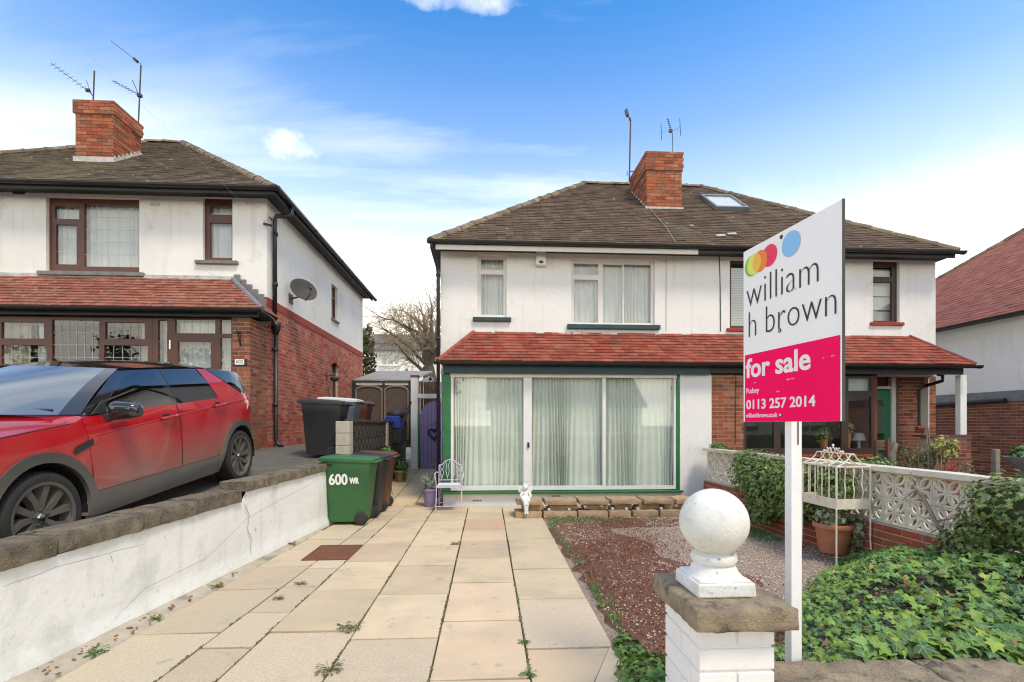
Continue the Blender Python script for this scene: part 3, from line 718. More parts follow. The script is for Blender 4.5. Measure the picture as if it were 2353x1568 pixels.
def chimney(root, P, x0, x1, y0, y1, zb0, zb1, zc, zt, side, m):
    """stack from the roof (zb0 at its front, zb1 at its back) with two corbelled courses under the flat top"""
    b = MB(); b.b2(x0 + .012, x1 - .012, y0 + .012, y1 - .012, zb0 - .6, zc); b.b2(x0 - .023, x1 + .023, y0 - .023, y1 + .023, zc + .002, zt)
    ch = b.build('chimney', 'mortar', root)
    for q, z0, z1 in ((0, zb0 - .02, zc), (.035, zc + .004, zt)):
        bricks(P, ch, (x0 - q, y0 + .012 - q, z0), (1, 0, 0), (0, -1, 0), x1 - x0 + 2 * q, z1 - z0, m, proud=.012)
        for sd in side:
            if sd == 'L': bricks(P, ch, (x0 + .012 - q, y1 + q, z0), (0, -1, 0), (-1, 0, 0), y1 - y0 + 2 * q, z1 - z0, m, proud=.012)
            else: bricks(P, ch, (x1 - .012 + q, y0 - q, z0), (0, 1, 0), (1, 0, 0), y1 - y0 + 2 * q, z1 - z0, m, proud=.012)
    b = MB(); b.box(((x0 + x1) / 2, (y0 + y1) / 2, zt + .03), (x1 - x0 + .07, y1 - y0 + .07, .06), taper=.8); b.build('flaunching', 'coping_stone', ch)
    f = MB(); f.b2(x0 - .03, x1 + .03, y0 - .03, y0 - .005, zb0 - .05, zb0 + .09)
    for sd in side:
        x = x0 - .028 if sd == 'L' else x1 + .004; n = 7
        for i in range(n):
            ya, yb = y0 + (y1 - y0) * i / n, y0 + (y1 - y0) * (i + 1) / n; z = zb0 + (zb1 - zb0) * i / n
            f.b2(x, x + .024, ya + .002, yb, z - .12, z + .13)
    f.build('flashing', 'lead_white', ch); return ch
def gutter(root, pts, r=.055, m='gutter_black', name='gutter'):
    b = MB(); pts = [Vector(p) for p in pts]
    for a, c in zip(pts, pts[1:]):
        d = (c - a).normalized(); x = Vector((0, 0, 1)).cross(d).normalized()
        sec = [x * (r * cos(t)) + Vector((0, 0, r * sin(t))) for t in [pi + pi * i / 6 for i in range(7)]]
        b.grid([[a + s for s in sec], [c + s for s in sec]]); sec2 = [s * .88 for s in sec]; b.grid([[a + s for s in sec2], [c + s for s in sec2]], True)
        for p in (a, c): b.poly([p + s for s in sec])
        n = max(1, int((c - a).length / 1.8))
        for i in range(n + 1):
            p = a + (c - a) * (i / n); sec3 = [s * 1.12 for s in sec]; b.grid([[p - d * .03 + s for s in sec3], [p + d * .03 + s for s in sec3]])
    return b.build(name, m, root)
def rcp(x0, y0, x1, y1, Y):
    a, c = atY(x0, y0, Y), atY(x1, y1, Y); d, e = atY(x1, y0, Y), atY(x0, y1, Y)
    return (a.x, c.x, (c.z + e.z) / 2, (a.z + d.z) / 2)
def sill(root, rc, Y, m, h=.06, ov=.08, out=.07, name='sill'):
    b = MB(); b.b2(rc[0] - ov, rc[1] + ov, Y - out, Y + .05, rc[2] - h - .01, rc[2] - .004); return b.build(name, m, root, bevel=.008)
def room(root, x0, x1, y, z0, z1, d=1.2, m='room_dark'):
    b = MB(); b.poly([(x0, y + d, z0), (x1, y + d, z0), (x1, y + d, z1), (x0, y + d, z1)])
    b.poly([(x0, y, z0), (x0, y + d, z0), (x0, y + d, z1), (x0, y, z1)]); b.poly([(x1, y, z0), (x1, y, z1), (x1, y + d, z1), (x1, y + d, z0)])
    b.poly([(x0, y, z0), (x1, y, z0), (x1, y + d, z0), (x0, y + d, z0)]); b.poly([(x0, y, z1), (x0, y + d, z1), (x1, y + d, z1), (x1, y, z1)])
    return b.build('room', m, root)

# ================================================================== THE WHITE PAIR OF HOUSES IN THE MIDDLE
YB, YU = 9.15, 9.75                                         # ground-floor front, upper wall
house = thing('semi_detached_house', 'white rendered pair of houses with brown hipped roof and wide sliding patio windows', 'house', (4.3, YU, 0))
HP = Pieces(house, 'tile', 'roof_tiles', 295)
HB = Pieces(house, 'brick', 'brickwork', 295)
hip_roof(house, HP, -1.04, 9.60, 9.40, 16.76, 5.07, 2.98, 'tile_brown')
XL, XR = -.885, 9.46
wa = rcp(1097, 586, 1164, 730, YU); wb = rcp(1313, 596, 1505, 747, YU); wc = rcp(1677, 598, 1780, 755, YU); wd = rcp(2006, 600, 2067, 741, YU)
b = MB(); sheet(b, front(YU), XL, XR, 2.55, 5.0, [wa, wb, wc, wd], .14)
upper = b.build('upper_wall', 'white_render', house)
b = MB(); b.b2(XL, XL + .02, YU + .145, 16.4, -.1, 5.0); b.b2(XR - .02, XR, YU + .145, 16.4, -.1, 5.0); b.b2(XL + .021, XR - .021, 16.38, 16.4, -.1, 5.0)
b.build('side_wall', 'white_render', house)
b = MB(); b.b2(-1.02, 9.56, 9.42, 9.76, 4.985, 5.005); b.b2(-1.02, -.87, 9.765, 16.5, 4.985, 5.005); b.b2(9.45, 9.56, 9.765, 16.5, 4.985, 5.005); b.build('soffit', 'fascia_dark', house)
xj = XY(1605, 9.4)
b = MB(); b.b2(-.95, xj, 9.405, 9.43, 4.90, 5.0); b.build('fascia', 'frame_cream', house, bevel=.004)
b = MB(); b.b2(xj + .004, 9.55, 9.405, 9.43, 4.93, 5.03); b.build('fascia', 'fascia_dark', house)
gutter(house, [(-1.06, 9.35, 5.055), (9.66, 9.35, 5.045)], .06)
dpx = XY(1006, 9.55)
b = MB(); b.tube([(-1.02, 9.36, 5.02), (-1.02, 9.42, 4.93), (dpx - .01, 9.62, 4.62), (dpx, 9.64, 4.5), (dpx, 9.64, .1)], .036, 10)
for z in (4.45, 3.2, 1.9, .8): b.tube([(dpx, 9.64, z), (dpx, 9.64, z + .06)], .045, 10)
b.build('downpipe', 'gutter_black', house, smooth=True)
# upper windows of the left half: white frames, teal sills, net curtains
def pr(rects, Y): return [rcp(*q, Y) for q in rects]
f = window(house, front(YU), wa, pr([(1105, 594, 1157, 618), (1105, 629, 1157, 722)], YU), .06, 'frame_cream')
f = window(house, front(YU), wb, pr([(1320, 604, 1376, 630), (1320, 641, 1376, 740), (1387, 606, 1432, 741), (1436, 606, 1498, 741)], YU), .06, 'frame_cream')
sill(house, (wa[0] - .0, wa[1], wa[2] - .0, 0), YU, 'teal_paint', .075, .09, .07); sill(house, wb, YU, 'teal_paint', .085, .09, .08)
curtain('net_or_added_curtain', front(YU), wa[0] - .05, wa[1] + .05, wa[2] - .03, wa[3], .22, 'curtain_white', 'white net curtain in the narrow upstairs window above the lilac chair', seed=4, cat='curtain')
curtain('net_or_added_curtain', front(YU), wb[0] - .05, wb[1] + .05, wb[2] - .03, wb[3], .22, 'curtain_white', 'pale net curtain across the wide white framed upstairs window', seed=5, cat='curtain')
# right half: brown frames, red sills
f = window(house, front(YU), wc, pr([(1684, 606, 1773, 748)], YU), .07, 'frame_dark', 'pane_dark')
f = window(house, front(YU), wd, pr([(2012, 611, 2056, 634), (2012, 647, 2056, 736)], YU), .07, 'frame_dark')
sill(house, wc, YU, 'red_paint', .06, .07, .05); sill(house, wd, YU, 'red_paint', .06, .07, .05)
def blind(P, a0, a1, z0, z1, off, label, m='blind', step=.035):
    t = MB(); z = z0
    while z < z1:
        p, q = [Vector(P(a, z, off)) for a in (a0, a1)], [Vector(P(a, z + step * .92, off + .012)) for a in (a0, a1)]
        t.poly([p[0], p[1], q[1], q[0]]); z += step
    return tag(t.build('blind', m), label, 'blind')
blind(front(YU), wc[0] + .03, wc[1] - .03, wc[2], wc[3] - .03, .2, 'closed slatted blind in the upstairs window half hidden by the sale board', 'blind')
blind(front(YU), wd[0] + .03, wd[1] - .03, wd[2], wd[3] - .03, .2, 'pale closed blind in the upstairs window with brown frame', 'blind', .3)
room(house, XL + .03, XR - .03, YU + .16, 2.6, 4.98, 1.0)
# lean-to roof over the ground floor, both halves
e0, e1 = XY(1008, 8.95), XY(2238, 8.95)
ez, wz = 2.70, 3.375; lh = hypot(.8, wz - ez); k = .62 / lh
b = MB(); A, B_, C, Dd = (e0, 8.95, ez), (e1, 8.95, ez), (e1 - .62, YU - .003, wz), (e0 + .62, YU - .003, wz)
b.poly([A, B_, C, Dd]); b.poly([A, Dd, (e0, YU - .003, ez)]); b.poly([B_, (e1, YU - .003, ez), C]); b.poly([A, (e0, YU - .003, ez), (e1, YU - .003, ez), B_])
lean = b.build('porch_roof', 'tile_red', house)
tile_plane(HP, lean, A, (1, 0, 0), (0, .8, wz - ez), e1 - e0, lh, k, k, 'tile_red', .19, .105, .022, .15)
b = MB()
for i in range(60):
    x = e0 + .66 + (e1 - e0 - 1.32) * i / 60
    if random.random() < .5 and x < 4.3: b.box((x + .08, YU - .03, wz - .02 + random.uniform(-.01, .01)), (random.uniform(.07, .2), .05, random.uniform(.03, .06)), Matrix.Rotation(.7, 3, 'X'))
b.build('mortar_fillet', 'lead_white', lean)
b = MB(); b.tube([(e0 - .02, 8.94, ez + .0), (e0 + .62, YU - .02, wz)], .05, 8); b.tube([(e1 + .02, 8.94, ez), (e1 - .62, YU - .02, wz)], .05, 8); b.build('hip_edge', 'tile_red', lean)
gutter(house, [(e0 - .05, 8.9, ez - .01), (e1 + .06, 8.9, ez - .02)], .055)
xt = XY(1635, 9.0)
b = MB(); b.b2(e0 + .07, xt, 9.04, 9.10, 2.49, 2.645); b.build('fascia', 'teal_paint', house)
b = MB(); b.b2(xt + .003, e1 - .12, 9.04, 9.10, 2.52, 2.645); b.build('fascia', 'fascia_dark', house)
b = MB(); b.b2(e0 + .07, e1 - .1, 9.105, YU - .005, 2.60, 2.64); b.build('soffit', 'fascia_dark', house)
# ground floor, left half
XB0 = -.79
pt = rcp(1036, 859, 1553, 1126, YB)
b = MB(); b.b2(XB0 + .02, 3.72, YB + .01, YB + .25, -.05, .245); b.build('plinth', 'white_render', house)
b = MB(); b.b2(XB0 - .0, XB0 + .02, YB + .02, YU, -.05, 2.6); b.build('side_wall', 'white_render', house)
b = MB(); b.b2(3.72, XY(1634, YB), YB - .02, YB + .25, -.05, 2.5); b.build('pier_wall', 'white_render', house)
b = MB(); b.b2(XB0, pt[0] - .002, YB - .01, YB + .1, .29, 2.49); b.b2(pt[1] + .002, 3.717, YB - .005, YB + .1, .29, 2.49); b.build('door_post', 'green_paint', house, bevel=.006)
b = MB(); b.b2(XB0 - .03, 3.76, YB - .09, YB + .1, .248, .288); b.build('sill', 'green_paint', house, bevel=.008)
f = window(house, front(YB), pt, pr([(1042, 868, 1203, 1117), (1222, 868, 1385, 1117), (1392, 868, 1549, 1117)], YB), .0, 'pvc_white', fd=.07, name='patio_window')
b = MB(); x = XY(1214, YB); b.b2(x - .018, x + .018, YB - .03, YB - .002, ZY(1214, 1029, YB), ZY(1214, 1017, YB)); b.build('handle', 'black_paint', f)
b = MB(); b.b2(pt[0] - .01, pt[1] + .01, YB - .03, YB - .003, pt[3] - .075, pt[3] - .0); b.build('head_rail', 'frame_cream', f, bevel=.005)
for i, (a, c) in enumerate(((1040, 1206), (1219, 1386), (1391, 1551))):
    lab = ['pale green net curtain behind the patio window pane beside the lilac chair', 'pale green net curtain behind the middle patio window pane', 'pale green net curtain behind the patio window pane next to the white pier'][i]
    curtain('net_or_added_curtain', front(YB), XY(a, YB) - .02, XY(c, YB) + .05, .30, 2.44, .125 + .012 * i, 'curtain', lab, amp=.042, wl_=.085, seed=20 + i, flare=.06)
room(house, XB0 + .03, 3.70, YB + .26, .24, 2.58, .9, 'room_pale')
for px in (1096, 1278):
    x = XY(px, YB); t = MB()
    for i in range(5): t.b2(x - .075 + i * .034, x - .058 + i * .034, YB + .004, YB + .0098, .10 if px < 1200 else .17, .13 if px < 1200 else .2)
    t.build('air_vent', 'black_paint', house)
# ground floor, right half
bx0, bx1 = XY(1636, YB), XY(1708, YB); wx1 = XY(2014, YB)
b = MB(); b.b2(bx0, bx1, YB, YB + .25, -.05, 2.5); br = b.build('brick_pillar', 'mortar_pale', house)
bricks(HB, br, (bx0 + .003, YB, 0), (1, 0, 0), (0, -1, 0), bx1 - bx0 - .003, 2.5, ['brick_orange'] * 5 + ['brick_brown'])
b = MB(); b.b2(bx1 + .002, wx1, YB + .02, YB + .25, -.05, .90); br = b.build('brick_wall', 'mortar_pale', house)
bricks(HB, br, (bx1 + .004, YB + .02, 0), (1, 0, 0), (0, -1, 0), wx1 - bx1, .9, ['brick_dark', 'brick_brown'])
b = MB(); b.b2(bx1 + .003, wx1 + .05, YB - .06, YB + .1, .905, .955); b.build('sill', 'red_paint', house, bevel=.01)
wr = (bx1 + .003, wx1, .96, 2.5)
window(house, front(YB), wr, [rcp(*q, YB) for q in ((1718, 868, 1782, 898), (1718, 912, 1782, 1031), (1797, 868, 1938, 898), (1797, 912, 1938, 1031), (1954, 868, 2007, 898), (1954, 912, 2007, 1031))], .05, 'frame_dark', 'pane')
room(house, bx1, wx1 + .05, YB + .26, .9, 2.55, .75, 'room_dark')
blind(front(YB), XY(1953, YB), XY(2009, YB), ZY(1980, 900, YB), ZY(1980, 866, YB), .16, 'raised pale blind in the top of the brown framed window beside the green door')
# door recess and porch of the right half
YD = 10.0
b = MB(); b.b2(wx1 + .002, wx1 + .1, YB + .1, YD, -.05, 2.6); b.b2(wx1 + .1, XR, YD + .1, YD + .12, -.05, 2.6); b.build('porch_wall', 'brick_dark', house)
d0, d1 = XY(1985, YD), XY(2046, YD)
b = MB(); b.b2(d0, d1, YD + .02, YD + .07, .1, 2.28); dr = b.build('door', 'door_green', house, bevel=.004)
b = MB()
n = 10; xa, xb, zt_ = d1 - .34, d1 - .13, 1.95
pts = [(xa, YD + .005, .95), (xb, YD + .005, .95)] + [((xa + xb) / 2 + (xb - xa) / 2 * cos(pi * i / n), YD + .005, zt_ + .16 * sin(pi * i / n)) for i in range(n + 1)]
b.prism(pts, (0, .01, 0)); dg = b.build('pane', 'pane_dark', dr)
b = MB()
for z in (1.15, 1.4, 1.65, 1.9): b.b2(xa, xb, YD - .002, YD + .004, z, z + .02)
b.build('glazing_bar', 'door_green', dr)
b = MB(); b.b2(d1 + .002, d1 + .10, YD - .03, YD + .07, .0, 2.55); b.b2(d0, d1 + .0, YD - .02, YD + .06, 2.30, 2.36); b.build('door_frame', 'frame_cream', dr, bevel=.004)
p0, p1 = XY(2085, YD), XY(2150, YD); ow = rcp(2107, 893, 2133, 980, YD)
b = MB(); sheet(b, front(YD), p0 - .2, p1 + .0, -.05, 2.6, [ow], .12); br = b.build('brick_wall', 'mortar_pale', house)
bricks(HB, br, (p0 - .2, YD, 0), (1, 0, 0), (0, -1, 0), p1 - p0 + .2, 2.6, ['brick_brown', 'brick_brown', 'brick_orange', 'brick_dark'], hole=[(ow[0] - p0 + .2, ow[1] - p0 + .2, ow[2], ow[3])])
window(house, front(YD), ow, [(ow[0] + .01, ow[1] - .09, ow[2] + .02, ow[3] - .02)], .05, 'frame_dark', 'pane_dark')
sill(house, ow, YD, 'red_paint', .05, .03, .06)
q0, q1 = XY(2146, 9.1), XY(2231, 9.1)
b = MB(); b.b2(q0, q1, 9.1, 9.4, -.05, 1.29); br = b.build('porch_dwarf_wall', 'mortar_pale', house)
bricks(HB, br, (q0, 9.1, 0), (1, 0, 0), (0, -1, 0), q1 - q0, 1.28, ['brick_brown', 'brick_dark'])
b = MB(); b.b2(q0 - .15, q1 + .01, 9.07, 9.43, 1.292, 1.335); b.build('coping', 'brick_dark', house, bevel=.006)
b = MB(); b.b2(XY(2207, 9.14), XY(2222, 9.14), 9.14, 9.25, 1.337, 2.52); b.build('porch_post', 'wall_paint', house, bevel=.008)
b = MB(); xq = XY(2145, 9.7); b.tube([(xq, 9.6, 2.58), (xq + .1, 9.6, 2.56), (xq + .12, 9.62, 2.45), (xq + .0, 9.9, 2.36)], .035, 8); b.build('downpipe', 'gutter_black', house, smooth=True)
# chimney, skylight
chimney(house, HB, 3.80, 4.645, 11.3, 12.5, 6.58, 7.55, ZY(1567, 394, 11.3), ZY(1567, 350, 11.27), 'L', ['brick_orange'] * 6 + ['brick_brown'])
nrm = Vector((0, -2.98, 3.68)).normalized(); vv = Vector((0, 3.68, 2.98)).normalized()
def rp(px, py):
    d = ray(px, py); p0_ = Vector((0, 9.4, 5.07)); c = Vector((0, 0, EYE)); return c + d * ((p0_ - c).dot(nrm) / d.dot(nrm))
s0, s1 = rp(1642, 486), rp(1716, 486); s2 = rp(1650, 458)
L = (s2 - s0).dot(vv); Wd = s1.x - s0.x; o_ = Vector((s0.x, s0.y, s0.z))
b = MB()
def sp_(a, v, n): return o_ + Vector((1, 0, 0)) * a + vv * v + nrm * n
RS = Matrix((Vector((1, 0, 0)), vv, nrm)).transposed()
for a0, a1, v0, v1 in ((0, Wd, -.02, .06), (0, Wd, L - .1, L), (0, .06, .062, L - .102), (Wd - .06, Wd, .062, L - .102)):
    b.box(sp_((a0 + a1) / 2, (v0 + v1) / 2, .06), (a1 - a0, v1 - v0, .12), RS)
sk = b.build('skylight', 'lead', house, bevel=.006)
b = MB(); b.box(sp_(Wd / 2, L / 2 - .02, .095), (Wd - .125, L - .17, .012), RS); b.build('pane', 'pane', sk)
b = MB(); b.box(sp_(Wd / 2, L / 2 - .02, .07), (Wd - .125, L - .17, .012), RS); b.build('inner_blind', 'blind', sk)
for bx, by in ((1680, 543), (1655, 547)):
    q = rp(bx, by); b = MB(); b.box(q + nrm * .05, (.2, .08, .02), RS @ Matrix.Rotation(.2, 3, 'Z')); b.build('broken_tile', 'lead_white', house)
HP.finish(); HB.finish()

# ================================================================== THE HOUSE ON THE LEFT
YF = 9.06; XS = -4.25; G = 1.09
lh_ = thing('semi_detached_house', 'white and red brick house with brown window frames and mossy roof above a raised drive', 'house', (-8.4, YU, G))
LP = Pieces(lh_, 'tile', 'roof_tiles', 295); LB = Pieces(lh_, 'brick', 'brickwork', 295)
hip_roof(lh_, LP, -13.0, -3.95, 9.40, 17.5, 5.99, 3.03, 'tile_moss')
va = rcp(106, 454, 320, 626, YU); vb = rcp(466, 454, 534, 600, YU)
XE = -12.7
b = MB(); sheet(b, front(YU), XE, XS, 3.45, 5.96, [va, vb], .14); b.build('upper_wall', 'old_render', lh_)
sw1 = (13.75, 14.30, 4.50, 5.46)
b = MB(); sheet(b, side_r(XS), YU + .142, 17.2, 4.03, 5.96, [sw1], .14); b.build('side_wall', 'old_render', lh_)
b = MB(); b.b2(XS - .1, XS + .012, YU - .004, 17.2, 3.86, 4.028); b.build('band_course', 'red_paint', lh_, bevel=.004)
sw2 = (13.75, 14.35, 2.22, 3.30)
b = MB(); sheet(b, side_r(XS), YU + .003, 17.2, G - .3, 3.858, [sw2], .14); br = b.build('brick_wall', 'mortar', lh_)
bricks(LB, br, (XS, YU, G - .3), (0, 1, 0), (1, 0, 0), 17.2 - YU, 3.858 - G + .3, ['brick_red'], hole=[(sw2[0] - YU, sw2[1] - YU, sw2[2] - G + .3, sw2[3] - G + .3)], proud=.0025)
for w_ in (sw1, sw2): window(lh_, side_r(XS), w_, [(w_[0] + .05, w_[1] - .05, w_[2] + .05, w_[3] - .35), (w_[0] + .05, w_[1] - .05, w_[3] - .29, w_[3] - .05)], .07, 'frame_brown', 'pane_dark')
b = MB(); b.b2(XS - .02, XS + .05, sw1[0] - .05, sw1[1] + .05, sw1[2] - .06, sw1[2] - .005); b.build('sill', 'sill_grey', lh_, bevel=.005)
b = MB(); b.b2(XS - .02, XS + .05, sw2[0] - .05, sw2[1] + .05, sw2[2] - .07, sw2[2] - .005); b.build('sill', 'black_paint', lh_, bevel=.005)
b = MB()
for i in range(9):
    t = -.5 + i / 8; b.box((XS + .004, (sw2[0] + sw2[1]) / 2 + t * .75, sw2[3] + .1 - .12 * abs(t) * 1.6), (.03, .062, .2), Matrix.Rotation(-t * .9, 3, 'X'))
b.build('brick_arch', 'brick_red', lh_)
b = MB(); b.b2(XE, XE + .02, YU + .15, 17.2, 0, 5.96); b.b2(XE + .021, XS - .15, 17.18, 17.2, 0, 5.96); b.build('side_wall', 'old_render', lh_)
b = MB(); b.b2(XE, -3.98, 9.43, YU - .003, 5.945, 5.965); b.b2(XS + .003, -3.98, YU, 17.3, 5.945, 5.965); b.build('soffit', 'fascia_dark', lh_)
b = MB(); b.b2(XE, -3.98, 9.40, 9.427, 5.87, 5.99); b.b2(-3.975, -3.95, 9.40, 17.4, 5.87, 5.99); b.build('fascia', 'fascia_dark', lh_)
gutter(lh_, [(XE, 9.34, 5.99), (-3.89, 9.34, 5.985)], .062); gutter(lh_, [(-3.89, 9.30, 5.985), (-3.89, 17.5, 5.97)], .062)
xd = XS + .06
b = MB(); b.tube([(-3.90, 10.05, 5.93), (-3.90, 10.05, 5.78), (-3.96, 10.02, 5.72), (xd + .02, 9.98, 5.70), (xd, 9.97, 5.6), (xd, 9.97, 3.62)], .042, 10)
b.lathe([(.045, -.12), (.10, .05), (.105, .12), (.09, .12)], (xd + .02, 9.97, 3.45), 10); b.tube([(xd + .02, 9.97, 3.4), (xd + .02, 9.97, 1.3), (xd + .06, 9.95, 1.15), (xd + .16, 9.93, 1.1)], .04, 10)
for z in (5.3, 4.3, 3.0, 1.9): b.tube([(xd + .008, 9.97, z), (xd + .008, 9.97, z + .07)], .052, 10)
b.build('downpipe', 'gutter_black', lh_, smooth=True)
window(lh_, front(YU), va, pr([(118, 470, 175, 500), (121, 513, 169, 605), (187, 467, 317, 611)], YU), .07, 'frame_brown', lead=(.19, .22))
window(lh_, front(YU), vb, pr([(478, 470, 528, 490), (478, 509, 528, 590)], YU), .07, 'frame_brown')
sill(lh_, va, YU, 'sill_grey', .07, .11, .08); sill(lh_, vb, YU, 'sill_grey', .06, .12, .07)
curtain('net_or_added_curtain', front(YU), va[0] - .02, va[1] + .02, va[2], va[3] - .02, .20, 'curtain_white', 'white curtain sheet added in place of the sky reflection in the wide brown framed upstairs window on the left house', seed=9)  # added white folds stand in for the bright sky reflected in this pane
curtain('net_or_added_curtain', front(YU), vb[0] - .02, vb[1] + .02, vb[2], vb[3] - .02, .20, 'curtain_white', 'white curtain sheet added in place of the sky reflection in the narrow brown framed upstairs window of the left house', seed=10)  # also added: pale cloth instead of the sky's reflection on the glass
room(lh_, va[0] - .4, vb[1] + .4, YU + .16, 4.2, 5.93, 1.2, 'room_pale')
b = MB()
for i in range(2): b.b2(XY(344 + i * 13, YU), XY(354.5 + i * 13, YU), YU - .004, YU + .01, ZY(350, 473.5, YU), ZY(350, 467.5, YU))
b.build('air_brick', 'lead_strip', lh_)
b = MB(); b.b2(XY(32, YU), XY(57, YU), YU - .03, YU, ZY(45, 447, YU), ZY(45, 437, YU)); b.build('air_vent', 'fascia_dark', lh_)
# bay and lean-to roof
fe = -3.98; ez, wz = 3.60, 4.345; hh = hypot(.85, wz - ez); k = .88 / hh
A, B_, C, Dd = (XE, 8.9, ez), (fe, 8.9, ez), (fe - .88, YU - .003, wz), (XE, YU - .003, wz)
b = MB(); b.poly([A, B_, C, Dd]); b.poly([B_, (fe, YU - .003, ez), C]); b.poly([A, (XE, YU - .003, ez), (fe, YU - .003, ez), B_]); lean = b.build('porch_roof', 'tile_salmon', lh_)
tile_plane(LP, lean, A, (1, 0, 0), (0, .85, wz - ez), fe - XE, hh, 0, k, 'tile_salmon', .19, .105, .022, .15)
b = MB(); b.b2(XE, C[0], YU - .03, YU - .003, wz - .04, wz + .07); b.build('flashing', 'lead_white', lean)
b = MB(); nn = 8
for i in range(nn):
    x0, x1 = C[0] + (fe + .02 - C[0]) * i / nn, C[0] + (fe + .02 - C[0]) * (i + 1) / nn; z = wz + (ez - wz) * i / nn
    if x0 > XS: continue
    b.b2(x0, min(x1, XS - .002), YU - .04, YU - .004, z - .2, z + .10)
b.tube([(C[0], YU - .06, wz - .01), (fe, 8.92, ez + .01)], .05, 8)
b.build('flashing', 'lead', lean)
gutter(lh_, [(XE, 8.85, ez - .01), (fe + .02, 8.85, ez - .015)], .058)
b = MB(); b.tube([(fe + .0, 8.86, ez - .04), (fe + .03, 9.3, ez - .1), (XS + .09, 9.9, 3.50)], .03, 8); b.build('downpipe', 'gutter_black', lh_, smooth=True)
b = MB(); b.b2(XE, fe - .1, 8.98, 9.04, 3.47, 3.59); b.b2(XE, fe - .1, 9.043, YU - .004, 3.55, 3.585); b.build('fascia', 'fascia_dark', lh_)
pX0, pX1 = XY(534, YF), XS + .006
b = MB(); b.b2(pX0, pX1 - .004, YF, YF + .2, G - .3, 3.47); b.b2(pX1 - .25, pX1 - .005, YF + .2, YU - .002, G - .3, 3.47); br = b.build('brick_pillar', 'mortar_pale', lh_)
bricks(LB, br, (pX0 + .003, YF, G - .02), (1, 0, 0), (0, -1, 0), pX1 - pX0 - .003, 3.48 - G, ['brick_brown'])
bricks(LB, br, (pX1 - .005, YF + .003, G - .02), (0, 1, 0), (1, 0, 0), YU - YF - .004, 3.48 - G, ['brick_brown'])
b = MB(); b.b2(XE, XY(345, YF), YF + .02, YF + .2, G - .3, 1.84); br = b.build('brick_wall', 'mortar_pale', lh_)
bricks(LB, br, (XE, YF + .02, G - .02), (1, 0, 0), (0, -1, 0), XY(345, YF) - XE, 1.84 - G, ['brick_brown'])
bw = (XE, XY(346, YF), 1.845, 3.468)
zz = lambda y: ZY(200, y, YF)
pn = [rcp(-3, 739, 95, 777, YF), rcp(-3, 792, 101, 906, YF), rcp(114, 734, 223, 906, YF), rcp(237, 740, 328, 778, YF), rcp(234, 793, 335, 906, YF), rcp(-110, 734, -14, 906, YF)]
window(lh_, front(YF), bw, pn, .05, 'frame_brown', 'pane', lead=(.14, .21), name='bay_window')
dw = (XY(346, YF) + .003, pX0, G + .05, 3.468)
dp = [rcp(359, 735, 380, 906, YF), rcp(398, 733, 491, 765, YF), rcp(503, 733, 528, 766, YF), rcp(404, 784, 481, 906, YF), rcp(503, 775, 528, 906, YF)]
df = window(lh_, front(YF), dw, dp, .05, 'frame_brown', 'pane', lead=(.14, .19), name='front_door')
b = MB(); b.b2(XY(386, YF), XY(389, YF), YF + .03, YF + .05, zz(800), zz(780)); b.build('handle', 'chrome', df)
room(lh_, XE, XY(346, YF), YF + .21, 1.8, 3.5, 2.0, 'room_dark'); room(lh_, XY(347, YF), pX0, YF + .21, G, 3.5, .6, 'room_pale')
for i, (a, c, m, lab) in enumerate(((-40, 44, 'curtain_cream', 'cream curtain drawn aside in the leaded bay window at the frame edge'), (62, 88, 'curtain_white', 'white curtain edge hanging in the leaded bay window behind the red car'), (306, 336, 'curtain_cream', 'cream curtain drawn back beside the wide brown window post'), (357, 383, 'curtain_white', 'white curtain behind the narrow leaded light beside the front door'), (396, 532, 'curtain_white', 'white curtain behind the leaded front door glass'))):
    curtain('curtain', front(YF), XY(a, YF), XY(c, YF), 1.7 if i < 3 else 1.3, 3.42, .23, m, lab, amp=.02, seed=40 + i)
chimney(lh_, LB, -8.815, -8.03, 11.0, 11.85, 7.22, 7.83, ZY(220, 263, 11.0), ZY(220, 230, 10.96), 'R', ['brick_orange'] * 6 + ['brick_brown'])
LP.finish(); LB.finish()
